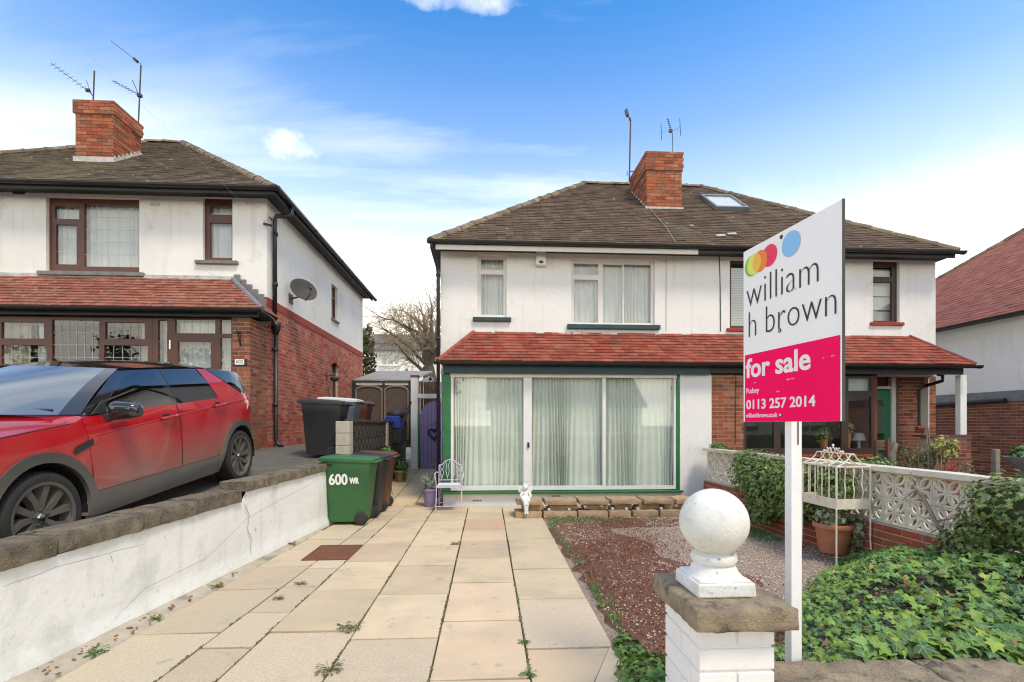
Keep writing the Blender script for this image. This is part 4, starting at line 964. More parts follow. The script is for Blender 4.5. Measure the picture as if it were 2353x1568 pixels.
# ================================================================== WALLS, PIER, SIGN
from mathutils import noise as mnoise
def rough_box(name, c, d, m, parent, sub=(10, 3, 2), amp=.012, seed=0, R=None, freq=9.):
    """a worn block: subdivided box whose skin is pushed about by noise"""
    nx, ny, nz = sub; b = MB(); idx = {}
    def vtx(i, j, k):
        if (i, j, k) not in idx:
            p = Vector((d[0] * (i / nx - .5), d[1] * (j / ny - .5), d[2] * (k / nz - .5)))
            e = (i in (0, nx)) + (j in (0, ny)) + (k in (0, nz))
            q = (Vector(c) + p) * freq + Vector((seed, seed * .7, 0))
            off = mnoise.noise_vector(q) * amp
            off += mnoise.noise_vector(q * 3.7) * amp * .45
            if e > 1: off -= Vector((p.x / max(d[0], .001), p.y / max(d[1], .001), p.z / max(d[2], .001))) * min(amp * 1.2, .012)
            idx[i, j, k] = len(b.v); p = p + off; b.v.append(tuple(Vector(c) + (R @ p if R else p)))
        return idx[i, j, k]
    for i in range(nx):
        for j in range(ny):
            b.face([vtx(i, j, nz), vtx(i + 1, j, nz), vtx(i + 1, j + 1, nz), vtx(i, j + 1, nz)]); b.face([vtx(i, j, 0), vtx(i, j + 1, 0), vtx(i + 1, j + 1, 0), vtx(i + 1, j, 0)])
    for i in range(nx):
        for k in range(nz):
            b.face([vtx(i, 0, k), vtx(i + 1, 0, k), vtx(i + 1, 0, k + 1), vtx(i, 0, k + 1)]); b.face([vtx(i, ny, k), vtx(i, ny, k + 1), vtx(i + 1, ny, k + 1), vtx(i + 1, ny, k)])
    for j in range(ny):
        for k in range(nz):
            b.face([vtx(0, j, k), vtx(0, j, k + 1), vtx(0, j + 1, k + 1), vtx(0, j + 1, k)]); b.face([vtx(nx, j, k), vtx(nx, j + 1, k), vtx(nx, j + 1, k + 1), vtx(nx, j, k + 1)])
    return b.build(name, m, parent, auto=48)
rw = thing('retaining_wall', 'low white painted wall with weathered stone coping between the red car and the paved path', 'wall', (XW(5), 5, 0))
b = MB(); rows = []
ST = 5.44
def wtop(Y): return .675 + .014 * (Y - 3) if Y < ST else .80 + .016 * (Y - ST)
ys = [1 + i * .09 for i in range(83)]
for Y in ys:
    t = wtop(Y); rows.append([(XW(Y) + .010 * mnoise.noise(Vector((0, Y * 2.2, z * t * 3))) + .006 * mnoise.noise(Vector((5, Y * 9, z * t * 9))) + (.025 if z < .08 else 0), Y, z * t - .03 * (z == 0)) for z in (0, .06, .14, .25, .4, .55, .7, .85, 1.0)])
b.grid(rows, True)
for Y0, Y1 in ((ys[0], ys[-1]),):
    b.poly([(XW(Y1), Y1, -.03), (XW(Y1) - .25, Y1, -.03), (XW(Y1) - .25, Y1, wtop(Y1)), (XW(Y1), Y1, wtop(Y1))])
    b.poly([(XW(Y0) - .25, Y0, -.03), (XW(Y1) - .25, Y1, -.03), (XW(Y1) - .25, Y1, wtop(Y1)), (XW(Y0) - .25, Y0, wtop(Y0))])
wb_ = b.build('wall', 'wall_paint', rw, smooth=True)
ang = atan(.09485); RZ = Matrix.Rotation(-ang, 3, 'Z')
Y = 1.0; k = 0
while Y < 8.2:
    L = random.uniform(.62, .86); L = min(L, ST - Y) if Y < ST < Y + L + .25 else min(L, 8.36 - Y)
    if L < .12: Y += L + 1e-3; k += 1; continue
    yc = Y + L / 2; h = .14 if Y < ST - .01 else .115
    rough_box('coping_stone', (XW(yc) - .115, yc, wtop(yc) + h / 2 + .002), (.30, L - .008, h), 'coping_stone', rw, (8, 22, 5), .008, k * 3.1, RZ); Y += L; k += 1
def ribbon(name, pts, w, m, parent, P):
    b = MB(); L = [P(*q) for q in pts]
    for i in range(len(L) - 1):
        d = (L[i + 1] - L[i]).normalized(); n = Vector((0, -d.z, d.y)) * w
        w0 = .5 if i == 0 else 1.; w1 = .4 if i == len(L) - 2 else 1.
        b.poly([L[i] - n * w0, L[i + 1] - n * w1, L[i + 1] + n * w1, L[i] + n * w0])
    return b.build(name, m, parent)
n_ = Vector((4.407, -.418, 0)).normalized(); p_ = Vector((-2.849, 3.109, 0))
def wpt(px, py):
    c = Vector((0, 0, EYE)); d = ray(px, py); return c + d * ((p_ - c).dot(n_) / d.dot(n_)) + n_ * .016
def jag(pts, k=3, a=2.):
    o = []
    for (x0, y0), (x1, y1) in zip(pts, pts[1:]):
        for i in range(k): t = i / k; o.append((x0 + (x1 - x0) * t + random.uniform(-a, a) * .5, y0 + (y1 - y0) * t + random.uniform(-a, a)))
    return o + [pts[-1]]
for pts, w in (([(0, 1350), (120, 1306), (245, 1272), (330, 1250)], .0014), ([(250, 1430), (330, 1352), (470, 1285), (560, 1196), (640, 1150), (738, 1098)], .0013), ([(560, 1158), (570, 1185), (566, 1215), (575, 1240), (572, 1275)], .004), ([(248, 1272), (256, 1295)], .002)):
    ribbon('crack', jag(pts), w, 'coping_stone', rw, wpt)

# black painted wall with dark screen blocks further up the passage
def screen_block(s, hgt, d, m, name='screen_block'):
    """pierced block: square rim and four petals whose tips meet in the middle"""
    b = MB(); f = .016; hx, hz = s / 2, hgt / 2
    for c, q in (((0, 0, hz - f / 2), (s, d, f)), ((0, 0, -hz + f / 2), (s, d, f)), ((hx - f / 2, 0, 0), (f, d, hgt - 2 * f)), ((-hx + f / 2, 0, 0), (f, d, hgt - 2 * f))): b.box(c, q)
    n = 7; dd = d * .92
    for sx in (-1, 1):
        for sz in (-1, 1):
            tip = Vector((sx * (hx - f * .6), 0, sz * (hz - f * .6)))
            L = tip.length; u = tip / L; v = Vector((-u.z, 0, u.x))
            for sd in (-1, 1):
                pin, pout = [], []
                for i in range(n + 1):
                    t = i / n; w = sin(pi * t) * .27 * L
                    base = u * (L * (.02 + .98 * t)); pout.append(base + v * (sd * (w + .004))); pin.append(base + v * (sd * max(0, w - .023)))
                for i in range(n):
                    a0, a1, c0, c1 = pin[i], pin[i + 1], pout[i], pout[i + 1]
                    e = Vector((0, dd, 0)); h_ = Vector((0, -dd / 2, 0)); k = len(b.v)
                    b.v += [tuple(p + h_) for p in (a0, a1, c1, c0)] + [tuple(p + h_ + e) for p in (a0, a1, c1, c0)]
                    for q in ((0, 1, 2, 3), (7, 6, 5, 4), (0, 4, 5, 1), (2, 6, 7, 3)): b.face([k + x for x in q])
    return b.mesh(name, m)
dark = thing('screen_wall', 'dark painted pierced block wall on a black base running back to the trellis gates', 'wall', (-2.3, 11, 0))
b = MB(); b.b2(-2.43, -2.25, 8.37, 13.98, -.05, 1.045); bw_ = b.build('base_wall', 'black_wall', dark)
me = screen_block(.285, .262, .1, 'screen_dark'); inv = wm(dark).inverted(); RB = Matrix.Rotation(pi / 2, 4, 'Z')
for r in range(2):
    for i in range(19):
        y = 8.47 + i * .289
        if abs(y - 11.25) < .1: continue
        o = bpy.data.objects.new('screen_block', me); COL.objects.link(o); o.parent = dark; o.matrix_parent_inverse = inv
        o.matrix_basis = Matrix.Translation((-2.29, y + (.0 if y < 11.2 else .06), 1.05 + .133 + r * .266)) @ RB
b = MB(); b.b2(-2.36, -2.22, 8.33, 13.98, 1.585, 1.63); b.build('coping', 'screen_dark', dark, bevel=.006)
for y0, y1, x0 in ((8.10, 8.325, -2.44), (11.16, 11.34, -2.36)):
    b = MB()
    for i in range(3 if y0 < 9 else 1): b.b2(x0, -2.222 + .004, y0, y1, 1.0 + i * .2 if y0 < 9 else 1.05, (1.195 + i * .2) if y0 < 9 else 1.584)
    b.build('pilaster', 'pilaster_cream', dark, bevel=.008)

# cream pierced block wall on a red brick base, between the two front gardens
sw = thing('screen_wall', 'cream pierced block wall on red bricks dividing the gravel garden from next door', 'wall', (4.15, 6, 0))
SB = Pieces(sw, 'brick', 'brickwork', 290)
S0, S1 = Vector((4.10, 8.95, 0)), Vector((4.21, 3.0, 0)); sd_ = (S1 - S0).normalized(); sn = Vector((sd_.y, -sd_.x, 0)); Ls = (S1 - S0).length
if sn.x > 0: sn = -sn
RS2 = axes(sd_, (0, 0, 1))
b = MB(); b.box((S0 + S1) / 2 - sn * .105 + Vector((0, 0, .22)), (Ls, .20, .54), RS2); br = b.build('brick_base', 'mortar_pale', sw)
bricks(SB, br, S0 - sn * .005 + Vector((0, 0, -.03)), sd_, sn, Ls, .52, 'brick_wall_red')
SB.finish()
me = screen_block(.278, .27, .035, 'screen_cream'); inv = wm(sw).inverted(); na = int(Ls / .283)
for r in range(2):
    for i in range(na):
        c = S0 + sd_ * (.16 + i * .283) - sn * .075 + Vector((0, 0, .495 + .137 + r * .274))
        o = bpy.data.objects.new('screen_block', me); COL.objects.link(o); o.parent = sw; o.matrix_parent_inverse = inv; o.matrix_basis = Matrix.Translation(c) @ RS2.to_4x4()
x = .0
k = 0
while x < Ls - .1:
    L = .88; c = S0 + sd_ * (x + L / 2) - sn * .07 + Vector((0, 0, 1.045 + .028))
    rough_box('coping_stone', c, (L - .006, .19, .055), 'screen_cream', sw, (8, 2, 1), .004, k, RS2); x += L; k += 1

# gate pier with its ball, and the low front wall
pier = thing('gate_pier', 'white painted block pier with a rough stone cap at the drive entrance', 'pier', (1.06, 2.2, 0))
PX0, PX1, PY0, PY1, PT = .898, 1.224, 2.0, 2.39, .682
b = MB(); b.b2(PX0 + .009, PX1 - .009, PY0 + .009, PY1 - .009, -.1, PT - .004); core = b.build('core', 'pier_paint', pier)
zs = [PT, .600, .497, .394, .291, .188, .085, -.02]
for k in range(len(zs) - 1):
    z1, z0 = zs[k] - .006, zs[k + 1] + .006; xm = (PX0 + PX1) / 2; ym = (PY0 + PY1) / 2
    fr = [(PX0, xm - .006), (xm + .006, PX1)] if k % 2 == 0 else [(PX0, PX1)]
    for x0, x1 in fr: b = MB(); b.b2(x0, x1, PY0, PY0 + .09, z0, z1); b.build('block', 'pier_paint', pier, bevel=.005, seg=3)
    sdv = [(PY0 + .093, PY1)] if k % 2 == 0 else [(PY0 + .093, ym - .005), (ym + .005, PY1)]
    for y0, y1 in sdv:
        for xa, xb in ((PX0, PX0 + .09), (PX1 - .09, PX1)): b = MB(); b.b2(xa, xb, y0, y1, z0, z1); b.build('block', 'pier_paint', pier, bevel=.005, seg=3)
ca, cb, cc = gnd(1603, 1408, .785), gnd(1830, 1398, .785), gnd(1497, 1316, .785)
rough_box('cap_stone', ((ca.x + cb.x) / 2 + .006, (1.925 + 2.44) / 2, .738), (cb.x - ca.x + .01, .515, .096), 'cap_stone', pier, (30, 34, 6), .007, 2.2, None, 11.)
bc = atY(1640, 1199, 2.19); fin = thing('ball_finial', 'white stone ball on a moulded square base on top of the gate pier', 'ball finial', (bc.x, bc.y, .787))
br_ = .151
b = MB(); b.lathe([(br_ * sin(t), -br_ * cos(t)) for t in [pi * i / 28 for i in range(1, 28)]], bc, 48); b.build('ball', 'ball_paint', fin, smooth=True)
h0 = .787; nk = bc.z - br_ + .012
b = MB(); pr_ = [(.122, h0 + .058), (.118, h0 + .072), (.108, h0 + .078), (.099, h0 + .10), (.082, h0 + .125), (.072, nk - .055), (.073, nk - .048), (.094, nk - .042), (.102, nk - .024), (.096, nk - .006), (.08, nk), (.07, nk + .01)]
b.lathe(pr_, (bc.x, bc.y, 0), 40); b.build('neck', 'ball_paint', fin, auto=50)
b = MB(); b.box((bc.x, bc.y, h0 + .03), (.262, .262, .06), taper=.97); b.box((bc.x, bc.y, h0 + .066), (.24, .24, .012), taper=.93); b.build('plinth', 'ball_paint', fin, bevel=.007)
fw = thing('front_wall', 'low front garden wall with brown stone coping beside the gate pier', 'wall', (2.7, 2.1, 0))
b = MB(); b.b2(PX1 + .003, 4.4, 2.02, 2.20, -.1, .335); b.build('wall', 'pier_paint', fw)
x = PX1 + .012
for k in range(4): rough_box('coping_stone', (x + .39, 2.105, .385), (.775, .235, .09), 'cap_stone', fw, (34, 10, 5), .010, k * 5.3, None, 10.); x += .785

# the sale board
SL, SR = atY(1708, 775, 2.585), atY(1935, 716, 1.95)
sign = thing('for_sale_sign', 'tall white and pink for sale board on a white post by the gate pier', 'sign', (SL.x + .03, 2.28, 0))
su_ = Vector((SR.x - SL.x, SR.y - SL.y, 0)); SWd = su_.length; su_.normalize(); sn_ = Vector((su_.y, -su_.x, 0))
if sn_.x > 0: sn_ = -sn_
zb_, zt_ = ZY(1708, 970, 2.585), ZY(1708, 580, 2.585)
SO = Vector((SL.x, SL.y, zb_)); SH = zt_ - zb_
def sb(px, py):
    c = Vector((0, 0, EYE)); d = ray(px, py); p = c + d * ((SO - c).dot(sn_) / d.dot(sn_)); q = p - SO; return q.dot(su_), q.z
def sp3(u, v, o=0.): return SO + su_ * u + Vector((0, 0, v)) + sn_ * o
RSG = Matrix((su_, sn_, Vector((0, 0, 1)))).transposed()
b = MB(); b.box(sp3(SWd / 2, SH / 2, -.006), (SWd, .010, SH), RSG); b.build('board', 'sign_white', sign, bevel=.0015)
b = MB(); b.box(sp3(SWd + .002, SH / 2, -.0055), (.004, .011, SH), RSG); b.build('edge_strip', 'dish_grey', sign)
pk = [sb(*q) for q in ((1712.5, 966.7), (1931.5, 972), (1929.7, 770.6), (1711.6, 817))]
u0, u1, v0, v1 = (pk[0][0] + pk[3][0]) / 2, (pk[1][0] + pk[2][0]) / 2, (pk[0][1] + pk[1][1]) / 2, (pk[2][1] + pk[3][1]) / 2
b = MB(); b.box(sp3((u0 + u1) / 2, (v0 + v1) / 2, .0004), (u1 - u0, .0012, v1 - v0), RSG); b.build('pink_panel', 'sign_pink', sign)
def disc(name, u, v, r, m, o):
    b = MB(); n = 36; b.prism([sp3(u + r * cos(2 * pi * i / n), v + r * sin(2 * pi * i / n), o) for i in range(n)], sn_ * .0008); return b.build(name, m, sign, recalc=True)
lg = [('logo_green', 1727.5, 611, 0), ('logo_lime', 1733.5, 607, .001), ('logo_orange', 1746.5, 600.5, .0005), ('logo_red', 1768, 587.5, .0)]
rr = .055
for m, px, py, o in lg: u, v = sb(px, py); disc('logo_dot', u, v, rr, m, .0004 + o)
u, v = sb(1739.5, 603.5); u2, v2 = sb(1733.5, 607); u3, v3 = sb(1746.5, 600.5)
b = MB(); n = 16; dx = hypot(u3 - u2, v3 - v2) / 2; a0 = math.acos(min(1, dx / rr)); th = atan2(v3 - v2, u3 - u2); um, vm = (u2 + u3) / 2, (v2 + v3) / 2
pts = [(u2 + rr * cos(th + a0 * (1 - 2 * i / n)), v2 + rr * sin(th + a0 * (1 - 2 * i / n))) for i in range(n + 1)] + [(u3 + rr * cos(th + pi + a0 * (1 - 2 * i / n)), v3 + rr * sin(th + pi + a0 * (1 - 2 * i / n))) for i in range(n + 1)]
b.prism([sp3(x, y, .0024) for x, y in pts], sn_ * .0006); b.build('logo_dot', 'logo_amber', sign, recalc=True)
u, v = sb(1817.5, 560.5); disc('logo_dot', u, v, .060, 'logo_blue', .0004)
MT = lambda u, v, o=.0016: Matrix.Translation(sp3(u, v, o)) @ Matrix((su_, Vector((0, 0, 1)), sn_)).transposed().to_4x4()
def sign_text(s, l, r, t, m, bold, fat=0., name='lettering'):
    (ua, va_), (ub, vb_), (_, vt) = sb(*l), sb(*r), sb(*t)
    vbm = (va_ + vb_) / 2
    text(s, 1., name, m, sign, MT(ua, vbm), bold, fat, ub - ua, vt - vbm)
sign_text('william', (1716, 706), (1881, 649), (1774, 623.5), 'sign_text', -.021)
sign_text('h brown', (1721, 776), (1922, 722), (1753.6, 707.5), 'sign_text', -.021)
sign_text('for sale', (1715, 868), (1862.5, 851), (1824, 804), 'sign_letter', .012, .0028)
sign_text('Pudsey', (1716, 908), (1745, 907), (1719, 893), 'sign_letter', .006)
sign_text('0113 257 2014', (1716, 939.4), (1874, 936), (1872, 908), 'sign_letter', .010, .0012)
sign_text('williamhbrown.co.uk', (1715, 959.7), (1787, 959), (1750, 949), 'sign_letter', .008)
u, v = sb(1793.5, 953.8); disc('logo_dot', u, v, .0105, 'rust', .0012); disc('logo_dot', u, v, .006, 'sign_letter', .002)
for px, py, m in ((1795.5, 545, 'chrome'), (1792, 760, 'rust')):
    u, v = sb(px, py); disc('screw', u, v, .010, 'dish_grey' if m == 'chrome' else 'rust', .0012); disc('screw', u, v, .004, 'gutter_black' if m == 'chrome' else 'pilaster_cream', .002)
r_ = random.Random(5)
for px, py in ((1735, 880), (1812, 872), (1822, 870), (1892, 823), (1914, 818), (1725, 922), (1788, 900)):
    u, v = sb(px, py); b = MB(); n = 9; s = r_.uniform(.005, .012)
    b.poly([sp3(u + s * cos(2 * pi * i / n) * r_.uniform(.6, 1.5), v + .35 * s * sin(2 * pi * i / n) * r_.uniform(.5, 1.4), .0017) for i in range(n)]); b.build('scuff', 'scuff', sign)
ppx = SL.x + (SR.x - SL.x) * (2.585 - 2.25) / .635 + .013
b = MB(); b.b2(ppx, ppx + .052, 2.25, 2.302, -.15, SO.z + .62); b.build('post', 'post_white', sign, bevel=.002)
b = MB(); b.b2(ppx + .030, ppx + .034, 2.2465, 2.2495, SO.z - .11, SO.z + .0); b.build('strap', 'gutter_black', sign)

# ================================================================== WHEELIE BINS
def bin_(name, label, m, loc, lid=None, rot=0., sc=1., group='wheelie bins'):
    t = thing(name, label, 'bin', loc, (0, 0, rot), group)
    b = MB(); rows = []
    for z, hx, hy, sh in ((.05, .265, .23, 0), (.10, .275, .238, 0), (.80, .335, .275, .012), (.815, .345, .285, .012), (.96, .36, .292, .014), (.985, .36, .292, .014)):
        q = .05; pts = []
        for sx, sy in ((1, 1), (-1, 1), (-1, -1), (1, -1)):
            for i in range(4):
                a = {(1, 1): 0, (-1, 1): pi / 2, (-1, -1): pi, (1, -1): 3 * pi / 2}[sx, sy] + i * pi / 6; pts.append(((sx * (hx - q) + q * cos(a) + sh) * sc, (sy * (hy - q) + q * sin(a)) * sc, z * sc))
        rows.append(pts + [pts[0]])
    b.grid(rows); b.poly(rows[0][:-1][::-1]); b.poly(rows[-1][:-1])
    bd = b.build('body', m, t, world=False, auto=40)
    b = MB(); rows = []
    for z, k in ((.988, 1.0), (1.03, 1.0), (1.055, .92), (1.07, .6)):
        pts = []
        for sx, sy, a0 in ((1, 1, 0), (-1, 1, pi / 2), (-1, -1, pi), (1, -1, 3 * pi / 2)):
            for i in range(4):
                a = a0 + i * pi / 6; pts.append((((sx * .365 + .05 * cos(a)) * k + .0) * sc, ((sy * .26 + .05 * sin(a)) * k) * sc, (z - .03 * (((sx * .365) * k) / .4 > .5)) * sc))
        rows.append(pts + [pts[0]])
    b.grid(rows); b.poly(rows[0][:-1][::-1]); b.poly(rows[-1][:-1]); ld = b.build('lid', lid or m, t, world=False, auto=35)
    b = MB(); b.tube([(.37 * sc, -.22 * sc, .955 * sc), (.45 * sc, -.22 * sc, .965 * sc), (.45 * sc, .22 * sc, .965 * sc), (.37 * sc, .22 * sc, .955 * sc)], .017 * sc, 8); b.build('handle', m, t, world=False, smooth=True)
    b = MB(); b.box((-.27 * sc, 0, 1.066 * sc), (.16 * sc, .10 * sc, .012 * sc)); b.build('lid_grip', 'black_paint', ld, world=False, bevel=.004)
    for sy in (-1, 1):
        R = Matrix.Rotation(pi / 2, 3, 'X'); b = MB()
        b.lathe([(.03, -.03), (.085, -.03), (.10, -.02), (.10, .02), (.085, .03), (.03, .03)], (.225 * sc, sy * .27 * sc, .10 * sc), 20, R); w = b.build('wheel', 'rubber', t, world=False, auto=40)
        b = MB(); b.lathe([(.012, -.036), (.055, -.034), (.06, -.02), (.06, .02), (.055, .034), (.012, .036)], (.225 * sc, sy * .27 * sc, .10 * sc), 14, R); b.build('rim', 'black_bin', w, world=False, auto=40)
    b = MB(); b.tube([(.225 * sc, -.26 * sc, .10 * sc), (.225 * sc, .26 * sc, .10 * sc)], .012, 6); b.build('axle', 'black_bin', t, world=False)
    return t, bd
gx = XY(795, 7.55)
t, bd = bin_('wheelie_bin', 'green wheelie bin numbered 600 at the end of the white wall', 'green_bin', (gx, 7.83, 0))
def bin_text(s, px0, py0, px1, py1, Y, bold):
    a, c = atY(px0, py1, Y), atY(px1, py0, Y); text(s, 1., 'lettering', 'paint_white', t, Matrix.Translation((a.x, 7.562, a.z)) @ Matrix.Rotation(radians(93.2), 4, 'X'), bold, .004, c.x - a.x, c.z - a.z, ext=.002)
bin_text('600', 756, 1089, 798, 1115, 7.556, .012); bin_text('WR', 803, 1098, 824, 1112, 7.556, .01)
b = MB(); b.box((-.27, -.289, .925), (.13, .006, .035)); b.build('grip_slot', 'black_paint', bd, world=False)
bin_('wheelie_bin', 'black wheelie bin squeezed between the green one and the brown one', 'black_bin', (XY(855, 8.2) - .19, 8.45, 0))
bin_('wheelie_bin', 'brown wheelie bin at the back of the row beside the passage', 'brown_bin', (XY(875, 8.8) - .2, 9.06, .0))
bin_('wheelie_bin', 'black wheelie bin standing alone on the raised drive by the brick wall', 'black_bin', (XY(738, 8.35), 8.55, dz(8.5)), sc=.93)
bin_('wheelie_bin', 'grey blue wheelie bin with a pale lid behind the black bin on the drive', 'grey_bin', (XY(778, 9.6), 9.75, dz(9.5)), 'shed_white', sc=.93)
bin_('wheelie_bin', 'brown wheelie bin nearest the trellis gates behind the dark screen wall', 'brown_bin', (XY(806, 10.6), 10.9, dz(10)), sc=.93)

# ================================================================== GATES AND FENCES BETWEEN THE HOUSES
YG = 14.0
post = thing('gate_pillar', 'tall cream rendered pillar between the trellis gates and the lilac gate', 'pillar', (XY(952, YG), YG, .2))
b = MB(); b.b2(XY(944, YG), XY(960, YG), YG - .02, YG + .25, 0, ZY(950, 867, YG)); b.build('pillar', 'wall_paint', post, bevel=.01)
b = MB(); b.b2(XY(943, YG), XY(961.5, YG), YG - .035, YG + .265, ZY(950, 867, YG) + .002, ZY(950, 864, YG) + .02); b.build('cap', 'brick_dark', post)
tg = thing('trellis_gate', 'pair of brown arched trellis gates in a black metal frame', 'gate', (XY(880, YG), YG, 1.09))
b = MB()
gtop = ZY(880, 875, YG)
for a, c in ((808, 816), (878.5, 883.5), (938, 943)): b.b2(XY(a, YG), XY(c, YG), YG, YG + .06, 1.05, gtop - (.0 if a != 878.5 else .06))
b.b2(XY(808, YG), XY(943, YG), YG + .062, YG + .10, gtop - .05, gtop); b.b2(XY(816, YG), XY(938, YG), YG + .064, YG + .09, ZY(880, 888, YG) - .03, ZY(880, 885, YG)); b.build('gate_frame', 'black_paint', tg)
for px0, px1 in ((818, 877.5), (884.5, 937.5)):
    x0, x1 = XY(px0, YG), XY(px1, YG); z0, zs_, za = 1.12, ZY(880, 899, YG), ZY(880, 888, YG); xm = (x0 + x1) / 2; hw = (x1 - x0) / 2
    top = lambda x: zs_ + (za - zs_) * sqrt(max(0, 1 - ((x - xm) / hw) ** 2))
    n = 14; out = [(x0, YG - .02, z0)] + [(x0 + (x1 - x0) * i / n, YG - .02, top(x0 + (x1 - x0) * i / n)) for i in range(n + 1)] + [(x1, YG - .02, z0)]
    b = MB(); b.prism([(p[0], YG + .02, p[2]) for p in out], (0, .01, 0)); pn_ = b.build('gate_leaf', 'trellis_trim', tg, recalc=True)
    b = MB(); b.tube(out, .03, 6); b.build('leaf_trim', 'trellis_trim', pn_)
    def clipseg(c0, dx):
        pts = []
        for i in range(61):
            t = -1.6 + 3.2 * i / 60; x, z = xm + dx * t * .7071, c0 + t * .7071
            if x0 + .02 < x < x1 - .02 and z0 < z < top(x) - .02: pts.append((x, z))
        return (pts[0], pts[-1]) if len(pts) > 1 else None
    for dx, yy, w in ((1, YG - .012, .068), (-1, YG + .004, .05)):
        c0 = z0 - hw - .1
        while c0 < za + hw:
            s = clipseg(c0, dx)
            if s: b = MB(); b.bar((s[0][0], yy, s[0][1]), (s[1][0], yy, s[1][1]), w, .012, up=(0, 1, 0)); b.build('slat', 'trellis_brown', pn_)
            c0 += .112
shed = thing('garden_shed', 'shed with pale boarded front and grey felt roof behind the trellis gates', 'shed', (XY(880, 16), 16.5, 1))
b = MB(); b.b2(XY(822, 16), XY(946, 16), 16.0, 17.4, .8, ZY(880, 889, 16)); b.build('wall', 'shed_white', shed)
b = MB(); b.b2(XY(820, 16), XY(948, 16), 15.95, 15.99, ZY(880, 889, 16), ZY(880, 876.5, 16)); b.build('fascia', 'shed_white', shed)
b = MB(); za, zb2 = ZY(880, 875.5, 16), ZY(880, 866, 16.8)
b.prism([(XY(815, 16), 15.9, za), (XY(815, 16), 15.9, za + .03), (XY(850, 16), 17.2, zb2 + .25), (XY(850, 16), 17.2, zb2 + .2)], (XY(950, 16) - XY(815, 16), 0, 0)); b.build('roof', 'felt_grey', shed, recalc=True)
fence = thing('wooden_fence', 'brown close boarded fence standing behind the lilac gate', 'fence', (XY(985, 14.5), 14.5, .3))
x = XY(958, 14.5); xe = -.4
while x < xe:
    b = MB(); h = ZY(985, 877, 14.5) + random.uniform(-.02, .02); b.b2(x, x + .085, 14.5, 14.518 + random.uniform(0, .006), .25, h); b.build('board', 'fence_wood', fence); x += .098
b = MB(); b.b2(XY(958, 14.5), xe, 14.52, 14.56, 1.0, 1.08); b.b2(XY(958, 14.5), xe, 14.53, 14.56, 2.3, 2.38); b.build('rail', 'fence_wood', fence)
lg_ = thing('garden_gate', 'lilac arched plank gate with a dark heart wreath hung on it', 'gate', (-1.36, YG, .3))
g0, g1 = XY(966, YG), XY(966, YG) + 1.02; gz0, gzt = .31, ZY(990, 921, YG); gm = (g0 + g1) / 2; n = 10
for i in range(n):
    xa, xb = g0 + (g1 - g0) * i / n + .003, g0 + (g1 - g0) * (i + 1) / n - .003
    tp = lambda x: gzt - .42 * (1 - sqrt(max(0, 1 - ((x - gm) / ((g1 - g0) / 2 + .01)) ** 2)))
    b = MB(); b.prism([(xa, YG - .01, gz0), (xb, YG - .01, gz0), (xb, YG - .01, tp(xb)), (xa, YG - .01, tp(xa))], (0, .028, 0)); b.build('plank', 'lilac_paint', lg_, bevel=.004, recalc=True)
b = MB(); b.b2(XY(960.5, YG), XY(965, YG), YG - .02, YG + .06, .25, ZY(965, 951, YG)); b.build('gate_post', 'green_paint', lg_)
text('600', 1., 'lettering', 'black_paint', lg_, Matrix.Translation((XY(988, YG), YG - .016, ZY(988, 977, YG))) @ Matrix.Rotation(pi / 2, 4, 'X'), 0, 0, XY(1006, YG) - XY(988, YG), .07, spacing=1.5)
lin = thing('gate_lintel', 'cream painted beam across the passage above the lilac gate', 'beam', (XY(988, YG), YG, 2.4))
b = MB(); b.b2(XY(961, YG), -.9, YG - .03, YG + .1, ZY(988, 916, YG), ZY(988, 905.5, YG)); b.build('beam', 'wall_paint', lin, bevel=.006)
wreath = thing('heart_wreath', 'dark twig wreath in a heart shape hung on the lilac gate', 'wreath', (XY(998, YG), YG - .04, ZY(998, 998, YG)))
b = MB(); hc = Vector((XY(998, YG), YG - .045, ZY(998, 997, YG))); hp = []
for i in range(36):
    t = 2 * pi * i / 36; hp.append(hc + Vector((.0098 * 16 * sin(t) ** 3, 0, .0105 * (13 * cos(t) - 5 * cos(2 * t) - 2 * cos(3 * t) - cos(4 * t)))))
b.tube(hp, .03, 7, closed=True)
for _ in range(160):
    p = random.choice(hp); b.tube([p + rvec(.025), p + rvec(.04)], .004, 3)
b.build('twigs', 'black_wall', wreath)
sh2 = thing('lean_to_roof', 'small tilted white edged roof behind the lilac gate', 'shed', (XY(980, 15.2), 15.2, 2.5))
b = MB()
pA, pB, pC, pD = atY(966, 886, 15.2), atY(990, 868, 15.2), atY(996, 895, 15.2), atY(972, 868, 16.2)
b.bar(pA, pB, .06, .14); b.bar(pB, pC, .06, .12); b.build('bargeboard', 'shed_white', sh2)
b = MB(); b.prism([pA, pB, pB + Vector((-.3, 1.2, .1)), pA + Vector((-.3, 1.2, .1))], (0, 0, .03)); b.build('roof', 'felt_grey', sh2, recalc=True)
mow = thing('lawn_mower', 'blue lawn mower with a black hood seen over the dark screen wall', 'lawn mower', (-2.75, 12.2, 1.09))
b = MB(); p, q = atY(878, 968, 12.2), atY(925, 953, 12.2); zz0 = 1.45
b.prism([(p.x, 11.95, zz0), (q.x, 11.95, zz0), (q.x - .02, 11.95, q.z - .05), (p.x + .18, 11.95, q.z - .03), (p.x, 11.95, zz0 + .12)], (0, .5, 0)); b.build('deck', 'blue_plastic', mow, bevel=.02, recalc=True)
b = MB(); b.ell((q.x - .16, 12.2, q.z), (.24, .2, .12), 12, 6); b.build('hood', 'black_bin', mow, smooth=True)
